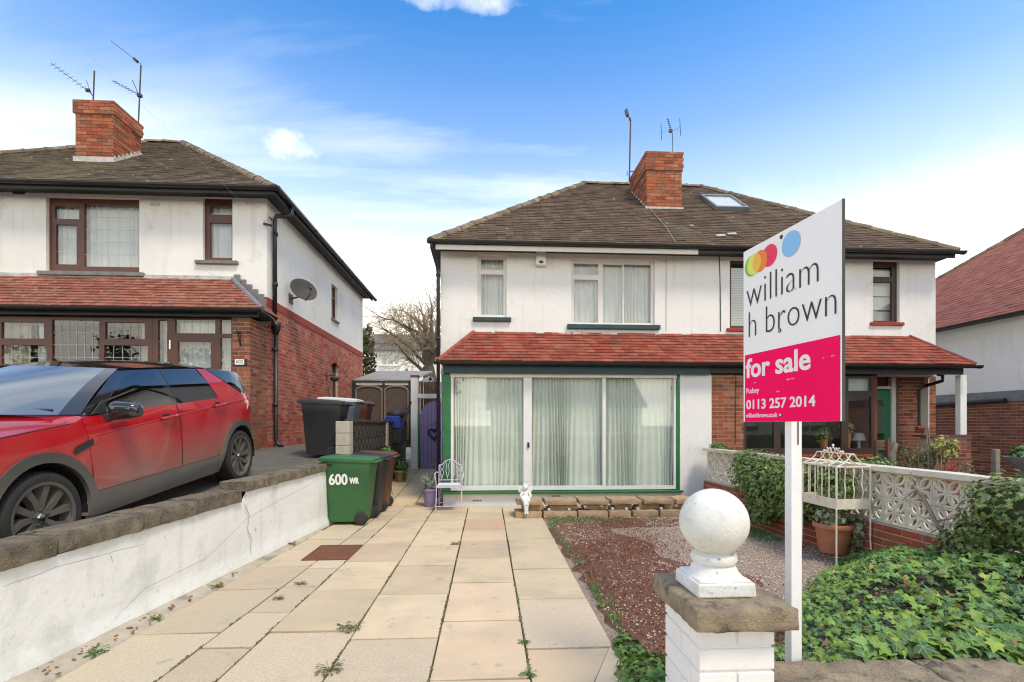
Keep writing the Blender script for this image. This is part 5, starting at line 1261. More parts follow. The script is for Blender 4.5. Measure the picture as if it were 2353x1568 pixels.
b = MB(); b.tube([(p.x + .1, 12, 1.5), (p.x + .1, 12.3, 1.13)], .03, 6); b.tube([(q.x, 12.1, 1.6), (q.x + .18, 12.3, 2.1), (q.x + .18, 12.5, 2.12), (q.x, 12.5, 1.6)], .014, 6); b.b2(p.x, q.x, 12, 12.4, 1.1, 1.44); b.build('chassis', 'black_bin', mow)
# ================================================================== THE RED CAR
PITCH = atan(.0955)
car = thing('parked_car', 'red four wheel drive car with black roof and dusty doors parked on the raised drive', 'car', (-4.15, 3.774, .525), (PITCH, 0, 0))
def lerpt(x, T):
    if x <= T[0][0]: return T[0][1]
    for (a, va), (c, vc) in zip(T, T[1:]):
        if x <= c: return va + (vc - va) * (x - a) / (c - a)
    return T[-1][1]
def wx(y): return (1 - .16 * max(0, (-.25 - y) / .70) ** 2) * (1 - .10 * max(0, (y - 2.95) / .47) ** 2)
SXT = [(.16, .86), (.24, .905), (.30, .925), (.42, .945), (.62, .952), (.86, .948), (.96, .935), (1.03, .915), (1.10, .885)]
def cz(y): return .878 + (y - .5) * .074 if y > -.2 else .826 + (y + .2) * .16
def belt(y): return lerpt(y, [(-.95, .83), (-.75, .90), (-.268, .955), (.338, 1.0), (.45, 1.035), (.76, 1.05), (2.46, 1.112), (3.4, 1.16)])
def sx(y, z): return lerpt(z - (cz(y) - .90) * .6, SXT) * wx(y)
WC = (0.0, 2.87); WZ, WR, AR = .335, .332, .405
def zb(y):
    z = .20
    for c in WC:
        if abs(y - c) < AR: z = max(z, WZ + sqrt(AR * AR - (y - c) ** 2))
    return z
ysn = sorted(set([-.95, -.93, -.85, -.7, -.55, .45, .52, .62, .8, 1.0, 1.2, 1.4, 1.625, 1.8, 2.0, 2.2, 2.35, 3.3, 3.38, 3.42] + [c + AR * q for c in WC for q in (-1.001, -.97, -.9, -.78, -.62, -.42, -.2, 0, .2, .42, .62, .78, .9, .97, 1.001)]))
b = MB(); rows = []
for y in ysn:
    z0 = zb(y); zc, zl = cz(y), belt(y); half = []
    for t in (0, .12, .3, .5, .7, .87, 1): z = z0 + (zc - z0) * t; half.append((sx(y, z), z))
    half += [(sx(y, zl) - .0, zl)]
    if y <= .5:
        bump = .075 * min(1, (y + .96) / .4) if y < -.5 else .075
        half += [(sx(y, zl) - .035, zl + .012), (.62 * wx(y), zl + bump * .62), (.3 * wx(y), zl + bump * .95), (0, zl + bump)]
    else: half += [(.8, zl), (.62, zl), (.3, zl), (0, zl)]
    full = [(x, y, z) for x, z in half] + [(-x, y, z) for x, z in half[-2::-1]]
    rows.append(full)
b.grid(rows, True); b.poly(rows[0][::1]); b.poly(rows[-1][::-1])
body = b.build('body', 'car_red', car, world=False, recalc=True, auto=28)
b = MB(); b.b2(-.85, .85, -.85, 3.3, .19, .32); b.b2(-.62, .62, -.5, 3.28, .33, .85); b.build('underbody', 'car_dark', car, world=False)
def mapP(y, z, o, s=1): return (s * (sx(y, z) + o), y, z)
def strip(name, bot, top, o, m, parent, nv=6, s=1, f=None, th=0., smooth=True):
    """panel following the body side between two y-z polylines"""
    f = f or mapP; b = MB(); R = []
    for k in range(nv + 1):
        t = k / nv; R.append([f(p[0] + (q[0] - p[0]) * t, p[1] + (q[1] - p[1]) * t, o, s) for p, q in zip(bot, top)])
    if th:                                                  # turned-in edge so that the panel has thickness
        ring = R[0] + [r[-1] for r in R[1:]] + R[-1][-2::-1] + [r[0] for r in R[-2:0:-1]]
        inn = [(p[0] - s * th, p[1], p[2]) for p in ring]; b.grid([ring + [ring[0]], inn + [inn[0]]])
    b.grid(R, s < 0); return b.build(name, m, parent, world=False, auto=40)
def seq(a, c, n): return [a + (c - a) * i / n for i in range(n + 1)]
for s in (1, -1):
    # doors stand 5 mm proud of the body
    yl = seq(.455, 1.612, 12); fd_ = strip('front_door', [(y, .425) for y in yl], [(y + (.0 if y > .5 else -.03), belt(y) - .012) for y in yl], .006, 'car_red', car, 10, s, th=.02)
    yl = seq(1.632, 2.60, 14); rd_ = strip('rear_door', [(min(y, 2.60 - .0), max(.425, (WZ + sqrt(max(0, .50 ** 2 - (y - 2.87) ** 2))) if abs(y - 2.87) < .5 else .425)) for y in yl], [(y, belt(y) - .012) for y in yl], .006, 'car_red', car, 10, s, th=.02)
    for ya_, yb_ in ((.442, .456), (1.611, 1.633)): strip('door_gap', [(ya_, .43), (yb_, .43)], [(ya_, belt(ya_) - .01), (yb_, belt(yb_) - .01)], .0028, 'car_dark', body, 8, s)
    strip('door_gap', [(y, .412) for y in (.45, 1.2, 2.38)], [(y, .428) for y in (.45, 1.2, 2.38)], .0028, 'car_dark', body, 1, s)
    for dr_, y, z in ((fd_, 1.44, .965), (rd_, 2.40, 1.035)):
        b = MB(); b.tube([mapP(y - .125, z - .015, .02, s), mapP(y - .10, z - .012, .045, s), mapP(y + .10, z + .005, .045, s), mapP(y + .125, z + .007, .02, s)], .019, 8); b.build('handle', 'car_red', dr_, world=False, smooth=True)
        b = MB(); b.ell(mapP(y - .02, z - .005, .004, s), (.010, .075, .040), 12, 6); b.build('handle_recess', 'car_dark', dr_, world=False, smooth=True)
    # crease highlight line along doors and rear wing
    yl = seq(.46, 3.2, 24); b = MB(); b.tube([mapP(y, cz(y) + .004, .0035, s) for y in yl], [.0085 if .5 < y < 3.1 else .003 for y in yl], 8); b.build('crease', 'car_red', body, world=False, smooth=True)
    yl = seq(.47, 2.39, 12); strip('sill_trim', [(y, .21) for y in yl], [(y, .418) for y in yl], .012, 'car_trim', car, 4, s, th=.03)
    for c in WC:
        b = MB(); R1, R2, R3 = [], [], []
        for i in range(25):
            a = radians(-14 + 208 * i / 24); ca_, sa_ = cos(a), sin(a)
            y0, z0 = c + .402 * ca_, WZ + .402 * sa_; y1, z1 = c + .478 * ca_, WZ + .478 * sa_
            xo = max(sx(y1, z1), sx(y0, z0)) + .014; R1.append((s * (xo - .09), y0, z0)); R2.append((s * xo, y0, z0)); R3.append((s * (sx(y1, z1) + .016), y1, z1))
        R4 = [(p[0] - s * .03, p[1], p[2]) for p in R3]
        b.grid([R1, R2, R3, R4], s < 0); b.build('wheel_arch_trim', 'car_trim', car, world=False, auto=50)
        b = MB(); Rr = []
        for i in range(19):
            a = radians(-10 + 200 * i / 18); y0, z0 = c + .40 * cos(a), WZ + .40 * sin(a); Rr.append([(s * (sx(c, .7) - .02), y0, z0), (s * .55, y0, z0)])
        b.grid(Rr); b.poly([r[1] for r in Rr]); b.build('wheel_arch_liner', 'car_dark', car, world=False)
    v = [(.275, .768), (.295, .756), (.41, .792), (.475, .806)]; w = [(.275, .776), (.30, .812), (.41, .848), (.475, .862)]
    strip('wing_vent', v, w, .007, 'black_paint', body, 3, s)
    strip('bonnet_gap', [(y, belt(y) - .006) for y in seq(-.75, .33, 10)], [(y, belt(y) + .001) for y in seq(-.75, .33, 10)], .0015, 'car_dark', body, 1, s)
    # the dark upper part: pillars, then glass and the red rear pillar on it
    def zt(y): return lerpt(y, [(.45, 1.06), (1.09, 1.437), (1.6, 1.462), (2.3, 1.475), (3.1, 1.44), (3.29, 1.41), (3.40, 1.17)])
    def up(y, z, o, s=1):
        t = (z - belt(y)) / .40; x = (.892 - .145 * t - .05 * max(0, t) ** 2) * wx(y) + .004 * sin(pi * min(1, max(0, t))); return (s * (x + o), y, z)
    ylist = seq(.45, 1.09, 8) + seq(1.2, 3.29, 16) + [3.345, 3.40]
    strip('pillar', [(y, belt(y) - .02) for y in ylist], [(y, zt(y)) for y in ylist], 0, 'car_black', car, 6, s, up)
    yl = seq(.70, 1.585, 12); strip('side_window', [(y, 1.058 + .012 * (y - .7)) for y in yl], [(y, min(1.10 + (y - .70) * .66, 1.325 + .105 * sin(min(1, (y - .95) / .6) * pi / 2) if y > .95 else 9)) for y in yl], .006, 'car_glass', car, 5, s, up, th=.006)
    yl = seq(1.685, 2.47, 12); strip('side_window', [(y, 1.077 + .045 * (y - 1.685)) for y in yl], [(y, 1.432 + .012 * (y - 1.685) if y < 2.30 else 1.440 - (y - 2.30) * 1.15) for y in yl], .006, 'car_glass', car, 5, s, up, th=.006)
    quad = lambda c00, c10, c11, c01, n=6: ([(c00[0] + (c10[0] - c00[0]) * i / n, c00[1] + (c10[1] - c00[1]) * i / n) for i in range(n + 1)], [(c01[0] + (c11[0] - c01[0]) * i / n, c01[1] + (c11[1] - c01[1]) * i / n) for i in range(n + 1)])
    q = quad((3.045, 1.172), (3.33, 1.178), (3.02, 1.425), (2.52, 1.452)); strip('quarter_window', q[0], q[1], .007, 'car_glass', car, 5, s, up, th=.006)
    q = quad((2.485, 1.095), (3.03, 1.15), (2.50, 1.455), (2.335, 1.462)); strip('rear_pillar', q[0], q[1], .0085, 'car_red', car, 5, s, up)
    b = MB(); b.lathe([(.0, 0), (.022, 0), (.022, .004), (0, .004)], up(2.78, 1.19, .009, s), 14, Matrix.Rotation(s * pi / 2, 3, 'Y'), cap=False); b.build('emblem', 'chrome', car, world=False)
    # mirror
    b = MB(); b.ell((0, 0, 0), (1, 1, 1), 24, 14)
    for i_, v_ in enumerate(b.v): sq = [math.copysign(abs(c_) ** .6, c_) for c_ in v_]; b.v[i_] = (s * (1.06 + .118 * sq[0]), .72 + .085 * sq[1] * (1 - .25 * sq[0]), 1.075 + .078 * sq[2] * (1 - .18 * sq[0]))
    b.build('mirror', 'car_black', car, world=False, smooth=True)
    b = MB(); b.bar((s * .88, .66, 1.02), (s * 1.02, .70, 1.02), .07, .05); b.prism([(s * .90, .52, 1.05), (s * .90, .70, 1.05), (s * .87, .70, 1.17)], (s * .012, 0, 0)); b.build('mirror_stalk', 'black_paint', car, world=False, bevel=.008, recalc=True)
    # lights
    b = MB(); b.prism([(s * .935 * wx(-.45), -.42, .86), (s * .93 * wx(-.75), -.78, .80), (s * .8 * wx(-.9), -.935, .78), (s * .8 * wx(-.9), -.93, .66), (s * .945 * wx(-.7), -.72, .70)], (s * .012, -.012, 0)); b.build('headlight', 'lamp_lens', car, world=False, recalc=True)
    strip('tail_light', [(y, .93) for y in seq(3.10, 3.415, 5)], [(y, 1.09) for y in seq(3.2, 3.415, 5)], .008, 'car_red_lens', car, 3, s, th=.01)
# windscreen, roof, tailgate
def wbase(x): return (.47 - .40 * (1 - (x / .86) ** 2), 1.055 + .03 * (1 - (x / .86) ** 2))
def wtopp(x): return (1.09 - .13 * (1 - (x / .72) ** 2), 1.437 + .022 * (1 - (x / .74) ** 2))
def screen_grid(qs):
    R = []
    for k in range(9):
        t = k / 8; row = []
        for q in qs:
            xb_, xt_ = .865 * q, .735 * q; (yb, zb_0), (yt, zt_0) = wbase(xb_), wtopp(xt_)
            row.append((xb_ + (xt_ - xb_) * t, yb + (yt - yb) * t - .012 * sin(pi * t), zb_0 + (zt_0 - zb_0) * t + .02 * sin(pi * t)))
        R.append(row)
    return R
QW = .885
for s in (1, -1): b = MB(); b.grid(screen_grid([s * QW, s * .95, s * 1.0]), s < 0); b.build('front_pillar', 'car_black', car, world=False, smooth=True)
b = MB(); R = []
for k in range(9):
    t = k / 8; row = []
    for i in range(17):
        q = (-1 + 2 * i / 16) * QW; xb_, xt_ = .865 * q, .735 * q; (yb, zb_0), (yt, zt_0) = wbase(xb_), wtopp(xt_)
        row.append((xb_ + (xt_ - xb_) * t, yb + (yt - yb) * t - .012 * sin(pi * t), zb_0 + (zt_0 - zb_0) * t + .02 * sin(pi * t)))
    R.append(row)
b.grid(R); glass('car_windscreen', (.30, .34, .33), .34, (.95, 1, 1)); b.build('windscreen', 'car_windscreen', car, world=False, smooth=True)
b = MB(); R = []
for y in [1.09] + seq(1.25, 3.1, 10) + [3.2, 3.29, 3.33]:
    row = []; e = .735
    for i in range(17):
        q = -1 + 2 * i / 16; x = e * q * wx(y); y_ = y if y > 1.1 else wtopp(e * q)[0]
        row.append((x, y_ + (.03 * (1 - q * q) if y > 3.2 else 0), (zt(min(y, 3.29)) if y > 1.1 else 1.437) + (.022 if y < 1.1 else min(.078, .022 + .075 * (y - 1.09))) * (1 - abs(q) ** 2.6) - (.02 if y > 3.32 else 0)))
    R.append(row)
b.grid(R, True); b.build('roof', 'car_black', car, world=False, smooth=True, recalc=True)
b = MB(); R = []
for y, z in ((3.32, 1.40), (3.36, 1.28), (3.405, 1.15)): R.append([(q * (.72 + .14 * (1.4 - z) / .25) * .93, y + .03 * (1 - q * q), z + .05 * (1 - q * q) * (z > 1.3)) for q in seq(-1, 1, 8)])
b.grid(R); b.build('rear_window', 'car_glass', car, world=False, smooth=True)
b = MB(); b.b2(-.55, .55, -.972, -.95, .56, .76); b.build('grille', 'black_paint', car, world=False, bevel=.01)
b = MB(); b.b2(-.83, .83, -.965, -.90, .24, .50); b.b2(-.85, .85, 3.36, 3.44, .24, .46); b.build('bumper', 'car_trim', car, world=False, bevel=.03)
b = MB()
for x0, x1 in ((.72, .08), (-.02, -.66)): (ya, za), (yb, zb1) = wbase(x0), wbase(x1); b.tube([(x0, ya + .05, za + .035), (x1, yb + .06, zb1 + .05)], .009, 6); b.tube([((x0 + x1) / 2, (ya + yb) / 2 + .03, (za + zb1) / 2 + .055), (x1, yb - .03, zb1 - .01)], .012, 6)
b.build('wiper', 'black_paint', car, world=False)
# wheels
RY = Matrix.Rotation(pi / 2, 3, 'Y')
def wheel(yc, s):
    xo = s * (.945 - .112); c = (xo, yc, WZ); b = MB()
    pr_ = [(.235, -.10), (.262, -.108), (.30, -.115), (.322, -.108), (.332, -.085), (.334, -.04), (.334, .04), (.332, .085), (.322, .108), (.30, .115), (.262, .108), (.235, .10)]
    b.lathe(pr_, c, 48, RY, cap=False)
    w = b.build('wheel', 'rubber', car, world=False, auto=30)
    b = MB(); R = lambda r, a, x: (xo + s * x, yc + r * cos(a), WZ + r * sin(a))
    prf = [(.226, -.09), (.24, -.1), (.252, .098), (.262, .109), (.262, .113), (.240, .108), (.232, .085), (.228, -.08)]
    bb = MB(); bb.lathe([(r, x * s) for r, x in prf], c, 48, RY, cap=False); bb.lathe([(.0, s * .02), (.075, s * .03), (.075, s * .062), (.05, s * .075), (.0, s * .075)], c, 24, RY, cap=False)
    for i in range(5):
        for d in (-1, 1):
            a0 = 2 * pi * i / 5 + pi / 10 + d * .20; a1 = 2 * pi * i / 5 + pi / 10 + d * .34 + .10
            k = len(bb.v); hw0, hw1 = .020, .022
            for (r, a, hw, xf, xb2) in ((.045, a0, .020, .074, .03), (.14, (a0 + a1) / 2 - .02, .022, .082, .03), (.236, a1, .027, .094, .035)):
                t = Vector((0, -sin(a), cos(a)))
                for o, x in ((-hw, xf), (hw, xf), (hw * 1.25, xb2), (-hw * 1.25, xb2)): bb.v.append(tuple(Vector(R(r, a, x)) + t * o))
            for m_ in range(2):
                for e in range(4): bb.face((k + m_ * 4 + e, k + m_ * 4 + (e + 1) % 4, k + m_ * 4 + 4 + (e + 1) % 4, k + m_ * 4 + 4 + e))
    bb.build('rim', 'car_rim', w, world=False, auto=35, recalc=True)
    b = MB(); b.lathe([(.0, s * -.03), (.17, s * -.03), (.17, s * -.01), (.0, s * -.01)], c, 24, RY, cap=False); b.lathe([(.232, -.05 * s), (.2, -.06 * s), (0, -.06 * s)], c, 24, RY, cap=False); b.build('brake_disc', 'car_dark', w, world=False)
    b = MB(); b.lathe([(.0, s * .074), (.030, s * .074), (.033, s * .082), (.026, s * .09), (.0, s * .091)], c, 20, RY, cap=False); b.build('hub_cap', 'chrome', w, world=False, auto=40)
    for i in range(5):
        a = 2 * pi * i / 5 + pi / 10; b = MB(); b.lathe([(.013, s * .06), (.013, s * .086), (.006, s * .09)], (xo, yc + .056 * cos(a), WZ + .056 * sin(a)), 8, RY); b.build('wheel_nut', 'dish_grey', w, world=False)
    b = MB(); n = 60
    for i in range(n):
        a = 2 * pi * i / n
        for x in (-.075, -.03, .03, .075): b.box((xo + x, yc + .3355 * cos(a + x), WZ + .3355 * sin(a + x)), (.03, .004, .022), Matrix.Rotation(a + x, 3, 'X'))
    tag(b.build('tread_block', 'rubber', w, world=False), kind='stuff')
for yc in WC:
    for s in (1, -1): wheel(yc, s)

# ================================================================== THINGS FIXED TO THE HOUSES
dc = atY(671, 667, 10.75); dish = thing('satellite_dish', 'dark grey satellite dish on the side wall of the left house', 'satellite dish', (XS, 10.75, dc.z))
dn = Vector((.72, -.68, .28)).normalized(); RD = rot_to(dn, 0)
b = MB(); b.lathe([(.001, -.06), (.12, -.052), (.22, -.026), (.285, .012), (.298, .022), (.285, .022), (.2, -.02), (.001, -.052)], (0, 0, 0), 32, Matrix.Identity(3), cap=False)
for i, v in enumerate(b.v): b.v[i] = tuple(Vector((XS + .34, 10.72, dc.z)) + RD @ Vector((v[0], v[1] * .84, v[2])))
b.build('reflector', 'dish_grey', dish, smooth=True)
b = MB(); c0 = Vector((XS + .34, 10.72, dc.z)); b.tube([c0 + RD @ Vector((0, -.27, .02)), c0 + RD @ Vector((0, -.22, .25)), c0 + RD @ Vector((0, -.1, .30))], .012, 6); b.tube([c0 + RD @ Vector((0, -.13, .31)), c0 + RD @ Vector((0, -.06, .27))], .028, 10); b.build('feed_arm', 'steel_dark', dish)
b = MB(); b.tube([(XS, 10.9, dc.z - .15), (XS + .2, 10.85, dc.z - .12), c0 + RD @ Vector((0, 0, -.06))], .018, 6); b.b2(XS, XS + .02, 10.8, 11.0, dc.z - .25, dc.z - .05); b.build('bracket', 'steel_dark', dish)
lp = atY(753, 872, 13.2); wl2 = thing('wall_lamp', 'dark round lamp on the brick side wall of the left house', 'lamp', (XS, 13.3, lp.z))
b = MB(); b.lathe([(.03, 0), (.10, .03), (.12, .09), (.05, .14)], (XS + .22, 13.3, lp.z - .05), 14); b.tube([(XS, 13.3, lp.z + .1), (XS + .2, 13.3, lp.z + .12), (XS + .22, 13.3, lp.z + .08)], .016, 6); b.b2(XS, XS + .02, 13.24, 13.36, lp.z, lp.z + .2); b.build('lantern', 'steel_dark', wl2, smooth=False)
npx = rcp(538, 825, 568, 840, YF); plate = thing('house_number_plate', 'small white house number plate 602 on the brick pillar', 'house number', ((npx[0] + npx[1]) / 2, YF, npx[2]))
b = MB(); b.b2(npx[0] + .025, npx[1] - .04, YF - .03, YF - .008, npx[2] + .01, npx[3] - .01); b.build('plate', 'paint_white', plate)
b = MB(); b.b2(npx[0], npx[1], YF - .0245, YF - .007, npx[2], npx[3]); b.build('plate_box', 'black_paint', plate)
text('602', 1., 'lettering', 'dish_grey', plate, Matrix.Translation((npx[0] + .05, YF - .031, npx[2] + .032)) @ Matrix.Rotation(pi / 2, 4, 'X'), 0, 0, .12, .065)
hb_ = thing('hanging_bracket', 'black iron basket bracket on the brick pillar above the number plate', 'bracket', (XY(545, YF), YF, ZY(545, 775, YF)))
b = MB(); x = XY(553, YF); z = ZY(550, 766, YF); b.tube([(x - .12, YF - .012, z), (x, YF - .03, z), (x + .06, YF - .26, z)], .009, 5); b.tube([(x, YF - .012, z - .22), (x + .05, YF - .2, z - .01)], .009, 5); b.tube([(x, YF - .012, z + .03), (x, YF - .012, z - .24)], .009, 5); b.build('iron_bracket', 'black_paint', hb_)
ar = rcp(1230, 574, 1254, 614, YU); alarm = thing('alarm_box', 'white burglar alarm box on the upper wall between the two upstairs windows', 'alarm', ((ar[0] + ar[1]) / 2, YU, ar[2]))
b = MB(); b.box(((ar[0] + ar[1]) / 2, YU - .065, (ar[2] + ar[3]) / 2), (ar[1] - ar[0], .125, ar[3] - ar[2]), taper=.9); b.build('case', 'alarm_white', alarm, bevel=.012)
b = MB(); b.ell(((ar[0] + ar[1]) / 2, YU - .13, ar[2] + .06), (.045, .015, .03), 12, 6); b.build('lens', 'dish_grey', alarm, smooth=True)
# aerials
def yagi(b, a, c, n, l, dirv, r=.006):
    a, c = Vector(a), Vector(c); b.tube([a, c], r, 5); d = Vector(dirv)
    for i in range(n):
        p = a + (c - a) * ((i + .5) / n); b.tube([p - d * l / 2, p + d * l / 2], .0045, 4)
def pxs(pts, Y): return [atY(x, y, Y) for x, y in pts]
am = atY(217, 230, 11.5); ae = thing('tv_aerial', 'short mast with a long drooping aerial standing on top of the left chimney', 'aerial', am, group=None)
b = MB(); m0, m1 = pxs([(214, 228), (217, 163)], 11.4); b.tube([m0 - Vector((0, 0, .12)), m1], .016, 6); b.build('mast', 'steel_dark', ae)
b = MB(); a, c = pxs([(206, 212), (117, 145)], 11.4); yagi(b, a, c, 9, .13, (.9, .1, .42)); a, c = pxs([(212, 220), (198, 185)], 11.4); b.tube([a, c], .007, 5); b.tube(pxs([(206, 212), (214, 222)], 11.4), .01, 5); p = atY(202, 208, 11.4); b.box(p, (.08, .05, .06)); b.build('aerial_arm', 'steel_dark', ae)
YE = 11.95; a2 = thing('tv_aerial', 'tall thin mast with two slanting aerials strapped behind the left chimney', 'aerial', atY(318, 300, YE))
b = MB(); b.tube(pxs([(317, 305), (324, 150)], YE), .017, 6); b.tube(pxs([(317, 292), (304, 292)], YE), .012, 4); b.tube(pxs([(317, 284), (304, 284)], YE), .012, 4); b.build('mast', 'steel_dark', a2)
b = MB(); a, c = pxs([(324, 148), (255, 94)], YE); yagi(b, a, c, 12, .05, (.4, .8, .2), .006); b.box(atY(312, 139, YE), (.1, .06, .06), Matrix.Rotation(.7, 3, 'Y')); b.build('aerial_arm', 'steel_dark', a2)
b = MB(); a, c = pxs([(319, 218), (259, 186)], YE); yagi(b, a, c, 8, .14, (.85, .2, .3), .008); b.tube(pxs([(318, 216), (304, 184)], YE), .010, 5); b.box(atY(321, 220, YE), (.09, .07, .07)); b.build('aerial_arm', 'steel_dark', a2)
YR = 12.4; a3 = thing('tv_aerial', 'tall bent topped mast strapped to the side of the middle chimney', 'aerial', atY(1446, 420, YR))
b = MB(); b.tube(pxs([(1446, 418), (1449, 276), (1447, 270)], YR), .02, 6); b.tube(pxs([(1446, 394), (1464, 394)], YR), .014, 4); b.tube(pxs([(1446, 412), (1464, 412)], YR), .014, 4); b.tube(pxs([(1441, 394), (1441, 404)], YR), .01, 4); b.build('mast', 'steel_dark', a3)
b = MB(); b.tube(pxs([(1447, 278), (1443, 262)], YR), .012, 5); p, q = pxs([(1442, 267), (1438, 253)], YR); b.bar(p, q, .11, .05); b.build('aerial_head', 'steel_dark', a3)
a4 = thing('tv_aerial', 'spindly grey aerial with upright rods above the middle chimney', 'aerial', atY(1547, 350, 11.8))
b = MB(); b.tube(pxs([(1546, 352), (1545, 305)], 11.8), .009, 5); b.build('mast', 'dish_grey', a4)
b = MB(); a, c = pxs([(1542, 300), (1534, 273)], 11.8); yagi(b, a, c, 6, .09, (.9, .3, .2), .01); b.tube(pxs([(1519, 286), (1520, 322)], 11.8), .008, 4); b.tube(pxs([(1562, 273), (1564, 312)], 11.8), .008, 4); b.tube(pxs([(1519.5, 304), (1543, 303), (1563, 292)], 11.8), .0035, 4); b.box(atY(1541, 301, 11.8), (.08, .05, .07)); b.build('aerial_arm', 'steel_dark', a4)
# wires
def wire(name, label, pts, r, m):
    b = MB(); b.tube(pts, r, 5); return tag(b.build(name, m), label, 'cable')
p0, p1 = atY(606, 507, YU - .05), atY(440, 350, 6.0)
far = p0 + (p1 - p0) * 2.6
wire('phone_line', 'thin phone line rising from the bracket at the corner of the left house', [p0, p0 + (p1 - p0) * .5 - Vector((0, 0, .04)), p1, far], .0010, 'iron_cream')
b = MB(); q = atY(613, 517, YU - .06); b.tube([q + Vector((-.06, 0, .02)), q + Vector((.12, 0, -.02))], .025, 8); b.tube([q + Vector((.05, 0, .15)), (XS + .05, YU + .1, q.z + .16)], .016, 5); b.tube([p0, q + Vector((-.02, .02, .05)), q], .004, 4)
tag(b.build('cable_bracket', 'steel_dark'), 'dark cable insulator bracket at the upper corner of the left house', 'bracket')
w0 = rp(1482, 472) + nrm * .05; w1 = rp(1530, 530) + nrm * .06
wire('roof_cable', 'pale cable trailing down the brown roof from the middle chimney', [w0, w1, atY(1553, 557, 9.33), atY(1545, 575, 9.72), atY(1531, 590, YU - .012), atY(1531, 760, YU - .012)], .0045, 'cable_pale')
wire('wall_cable', 'dark cable pinned down the white wall beside the sale board', [atY(1666, 572, YU - .02), atY(1653, 588, YU - .012), atY(1655, 660, YU - .012), atY(1656, 762, YU - .012)], .008, 'cable')
wire('wall_cable', 'dark cable running down the orange brick pillar by the white pier', [atY(1690, 830, 8.95), atY(1691, 850, YB - .02), atY(1690, 1020, YB - .02)], .007, 'cable')
# ================================================================== SMALL THINGS ON THE PATH AND BY THE WINDOW
c4 = [gnd(*q) for q in ((695.5, 1289), (797, 1288), (836, 1254), (734.5, 1255))]
mh = thing('manhole_cover', 'rusty brown square manhole cover set in the paving', 'manhole cover', (sum((p.x for p in c4)) / 4, sum((p.y for p in c4)) / 4, 0))
x0, x1, y0, y1 = (c4[0].x + c4[3].x) / 2, (c4[1].x + c4[2].x) / 2, (c4[0].y + c4[1].y) / 2, (c4[2].y + c4[3].y) / 2
b = MB(); b.b2(x0 + .022, x1 - .022, y0 + .022, y1 - .022, -.02, .010); b.build('cover', 'rust', mh, bevel=.003)
b = MB(); b.b2(x0, x1, y0, y0 + .02, -.02, .012); b.b2(x0, x1, y1 - .02, y1, -.02, .012); b.b2(x0, x0 + .02, y0 + .0205, y1 - .0205, -.02, .012); b.b2(x1 - .02, x1, y0 + .0205, y1 - .0205, -.02, .012); b.build('frame', 'rust', mh)
# lilac metal chair
YC0, YC1 = 8.55, 8.98
cx0, cx1 = XY(1001, YC0), XY(1061, YC0); ch = thing('garden_chair', 'pale lilac wire garden chair beside the lilac flower pot', 'chair', ((cx0 + cx1) / 2, 8.75, 0))
cm_ = (cx0 + cx1) / 2; w = cx1 - cx0; r = .009
for x, sgn in ((cx0, -1), (cx1, 1)):
    b = MB(); b.tube([(x - sgn * 0, YC0, 0), (x - sgn * .01, YC0 + .05, .44)], r, 6); b.build('leg', 'lilac_pale', ch)
    b = MB(); b.tube([(x - sgn * .02, YC1 + .04, .02), (x - sgn * .02, YC1 - .06, .44), (x - sgn * .02, YC1 - .0, .80)], r, 6); b.build('leg', 'lilac_pale', ch)
    b = MB(); b.tube([(x - sgn * .01, YC0 + .12, .46), (x + sgn * .01, YC0 + .06, .58), (x + sgn * .03, YC0 + .12, .665), (x + sgn * .01, YC0 + .25, .69), (x - sgn * .02, YC1 - .02, .66)], r, 6); b.build('armrest', 'lilac_pale', ch)
b = MB(); b.tube([(cx0, YC0 + .02, .11), (cx1, YC0 + .02, .11)], .008, 6); b.tube([(cx0 + .02, YC1, .11), (cx1 - .02, YC1, .11)], .008, 6); b.build('stretcher', 'lilac_pale', ch)
b = MB(); b.b2(cx0 + .0, cx1 - .0, YC0 + .04, YC0 + .06, .43, .47); b.b2(cx0 + .01, cx1 - .01, YC1 - .07, YC1 - .05, .43, .47); b.build('seat_frame', 'lilac_pale', ch)
for i in range(7): b = MB(); x = cx0 + .03 + (w - .06) * i / 6; b.b2(x - .018, x + .018, YC0 + .062, YC1 - .072, .452, .464); b.build('seat_slat', 'lilac_pale', ch)
b = MB(); xa, xb = cx0 + .02, cx1 - .02
arch = lambda t: .80 + .10 * max(0, sin(pi * (t - .12) / .76)) if .12 < t < .88 else .80
b.tube([(xa + (xb - xa) * i / 16, YC1, arch(i / 16)) for i in range(17)], .010, 6); b.tube([(xa, YC1 - .04, .53), (xb, YC1 - .04, .53)], .008, 6)
nw = 4
for i in range(nw):
    t0 = (i + .5) / nw
    for s in (-1, 1): b.tube([(xa + (xb - xa) * (t0 + s * q), YC1 - .04 * (1 - k), .53 + (arch(t0) - .53) * k) for q, k in ((.0, 0), (.0, .12), (.075, .45), (.03, .72), (.11, 1.0))], .0055, 5)
b.build('back_lattice', 'lilac_pale', ch)
sc_ = tag(None, None) if False else None
cu = MB(); cu.b2(cx0 + .03, cx1 - .03, YC0 + .07, YC1 - .09, .466, .486); tag(cu.build('seat_pad', 'curtain_white', None, bevel=.008), 'thin pale pink patterned pad lying on the lilac chair seat', 'cushion')
MATS['curtain_white']
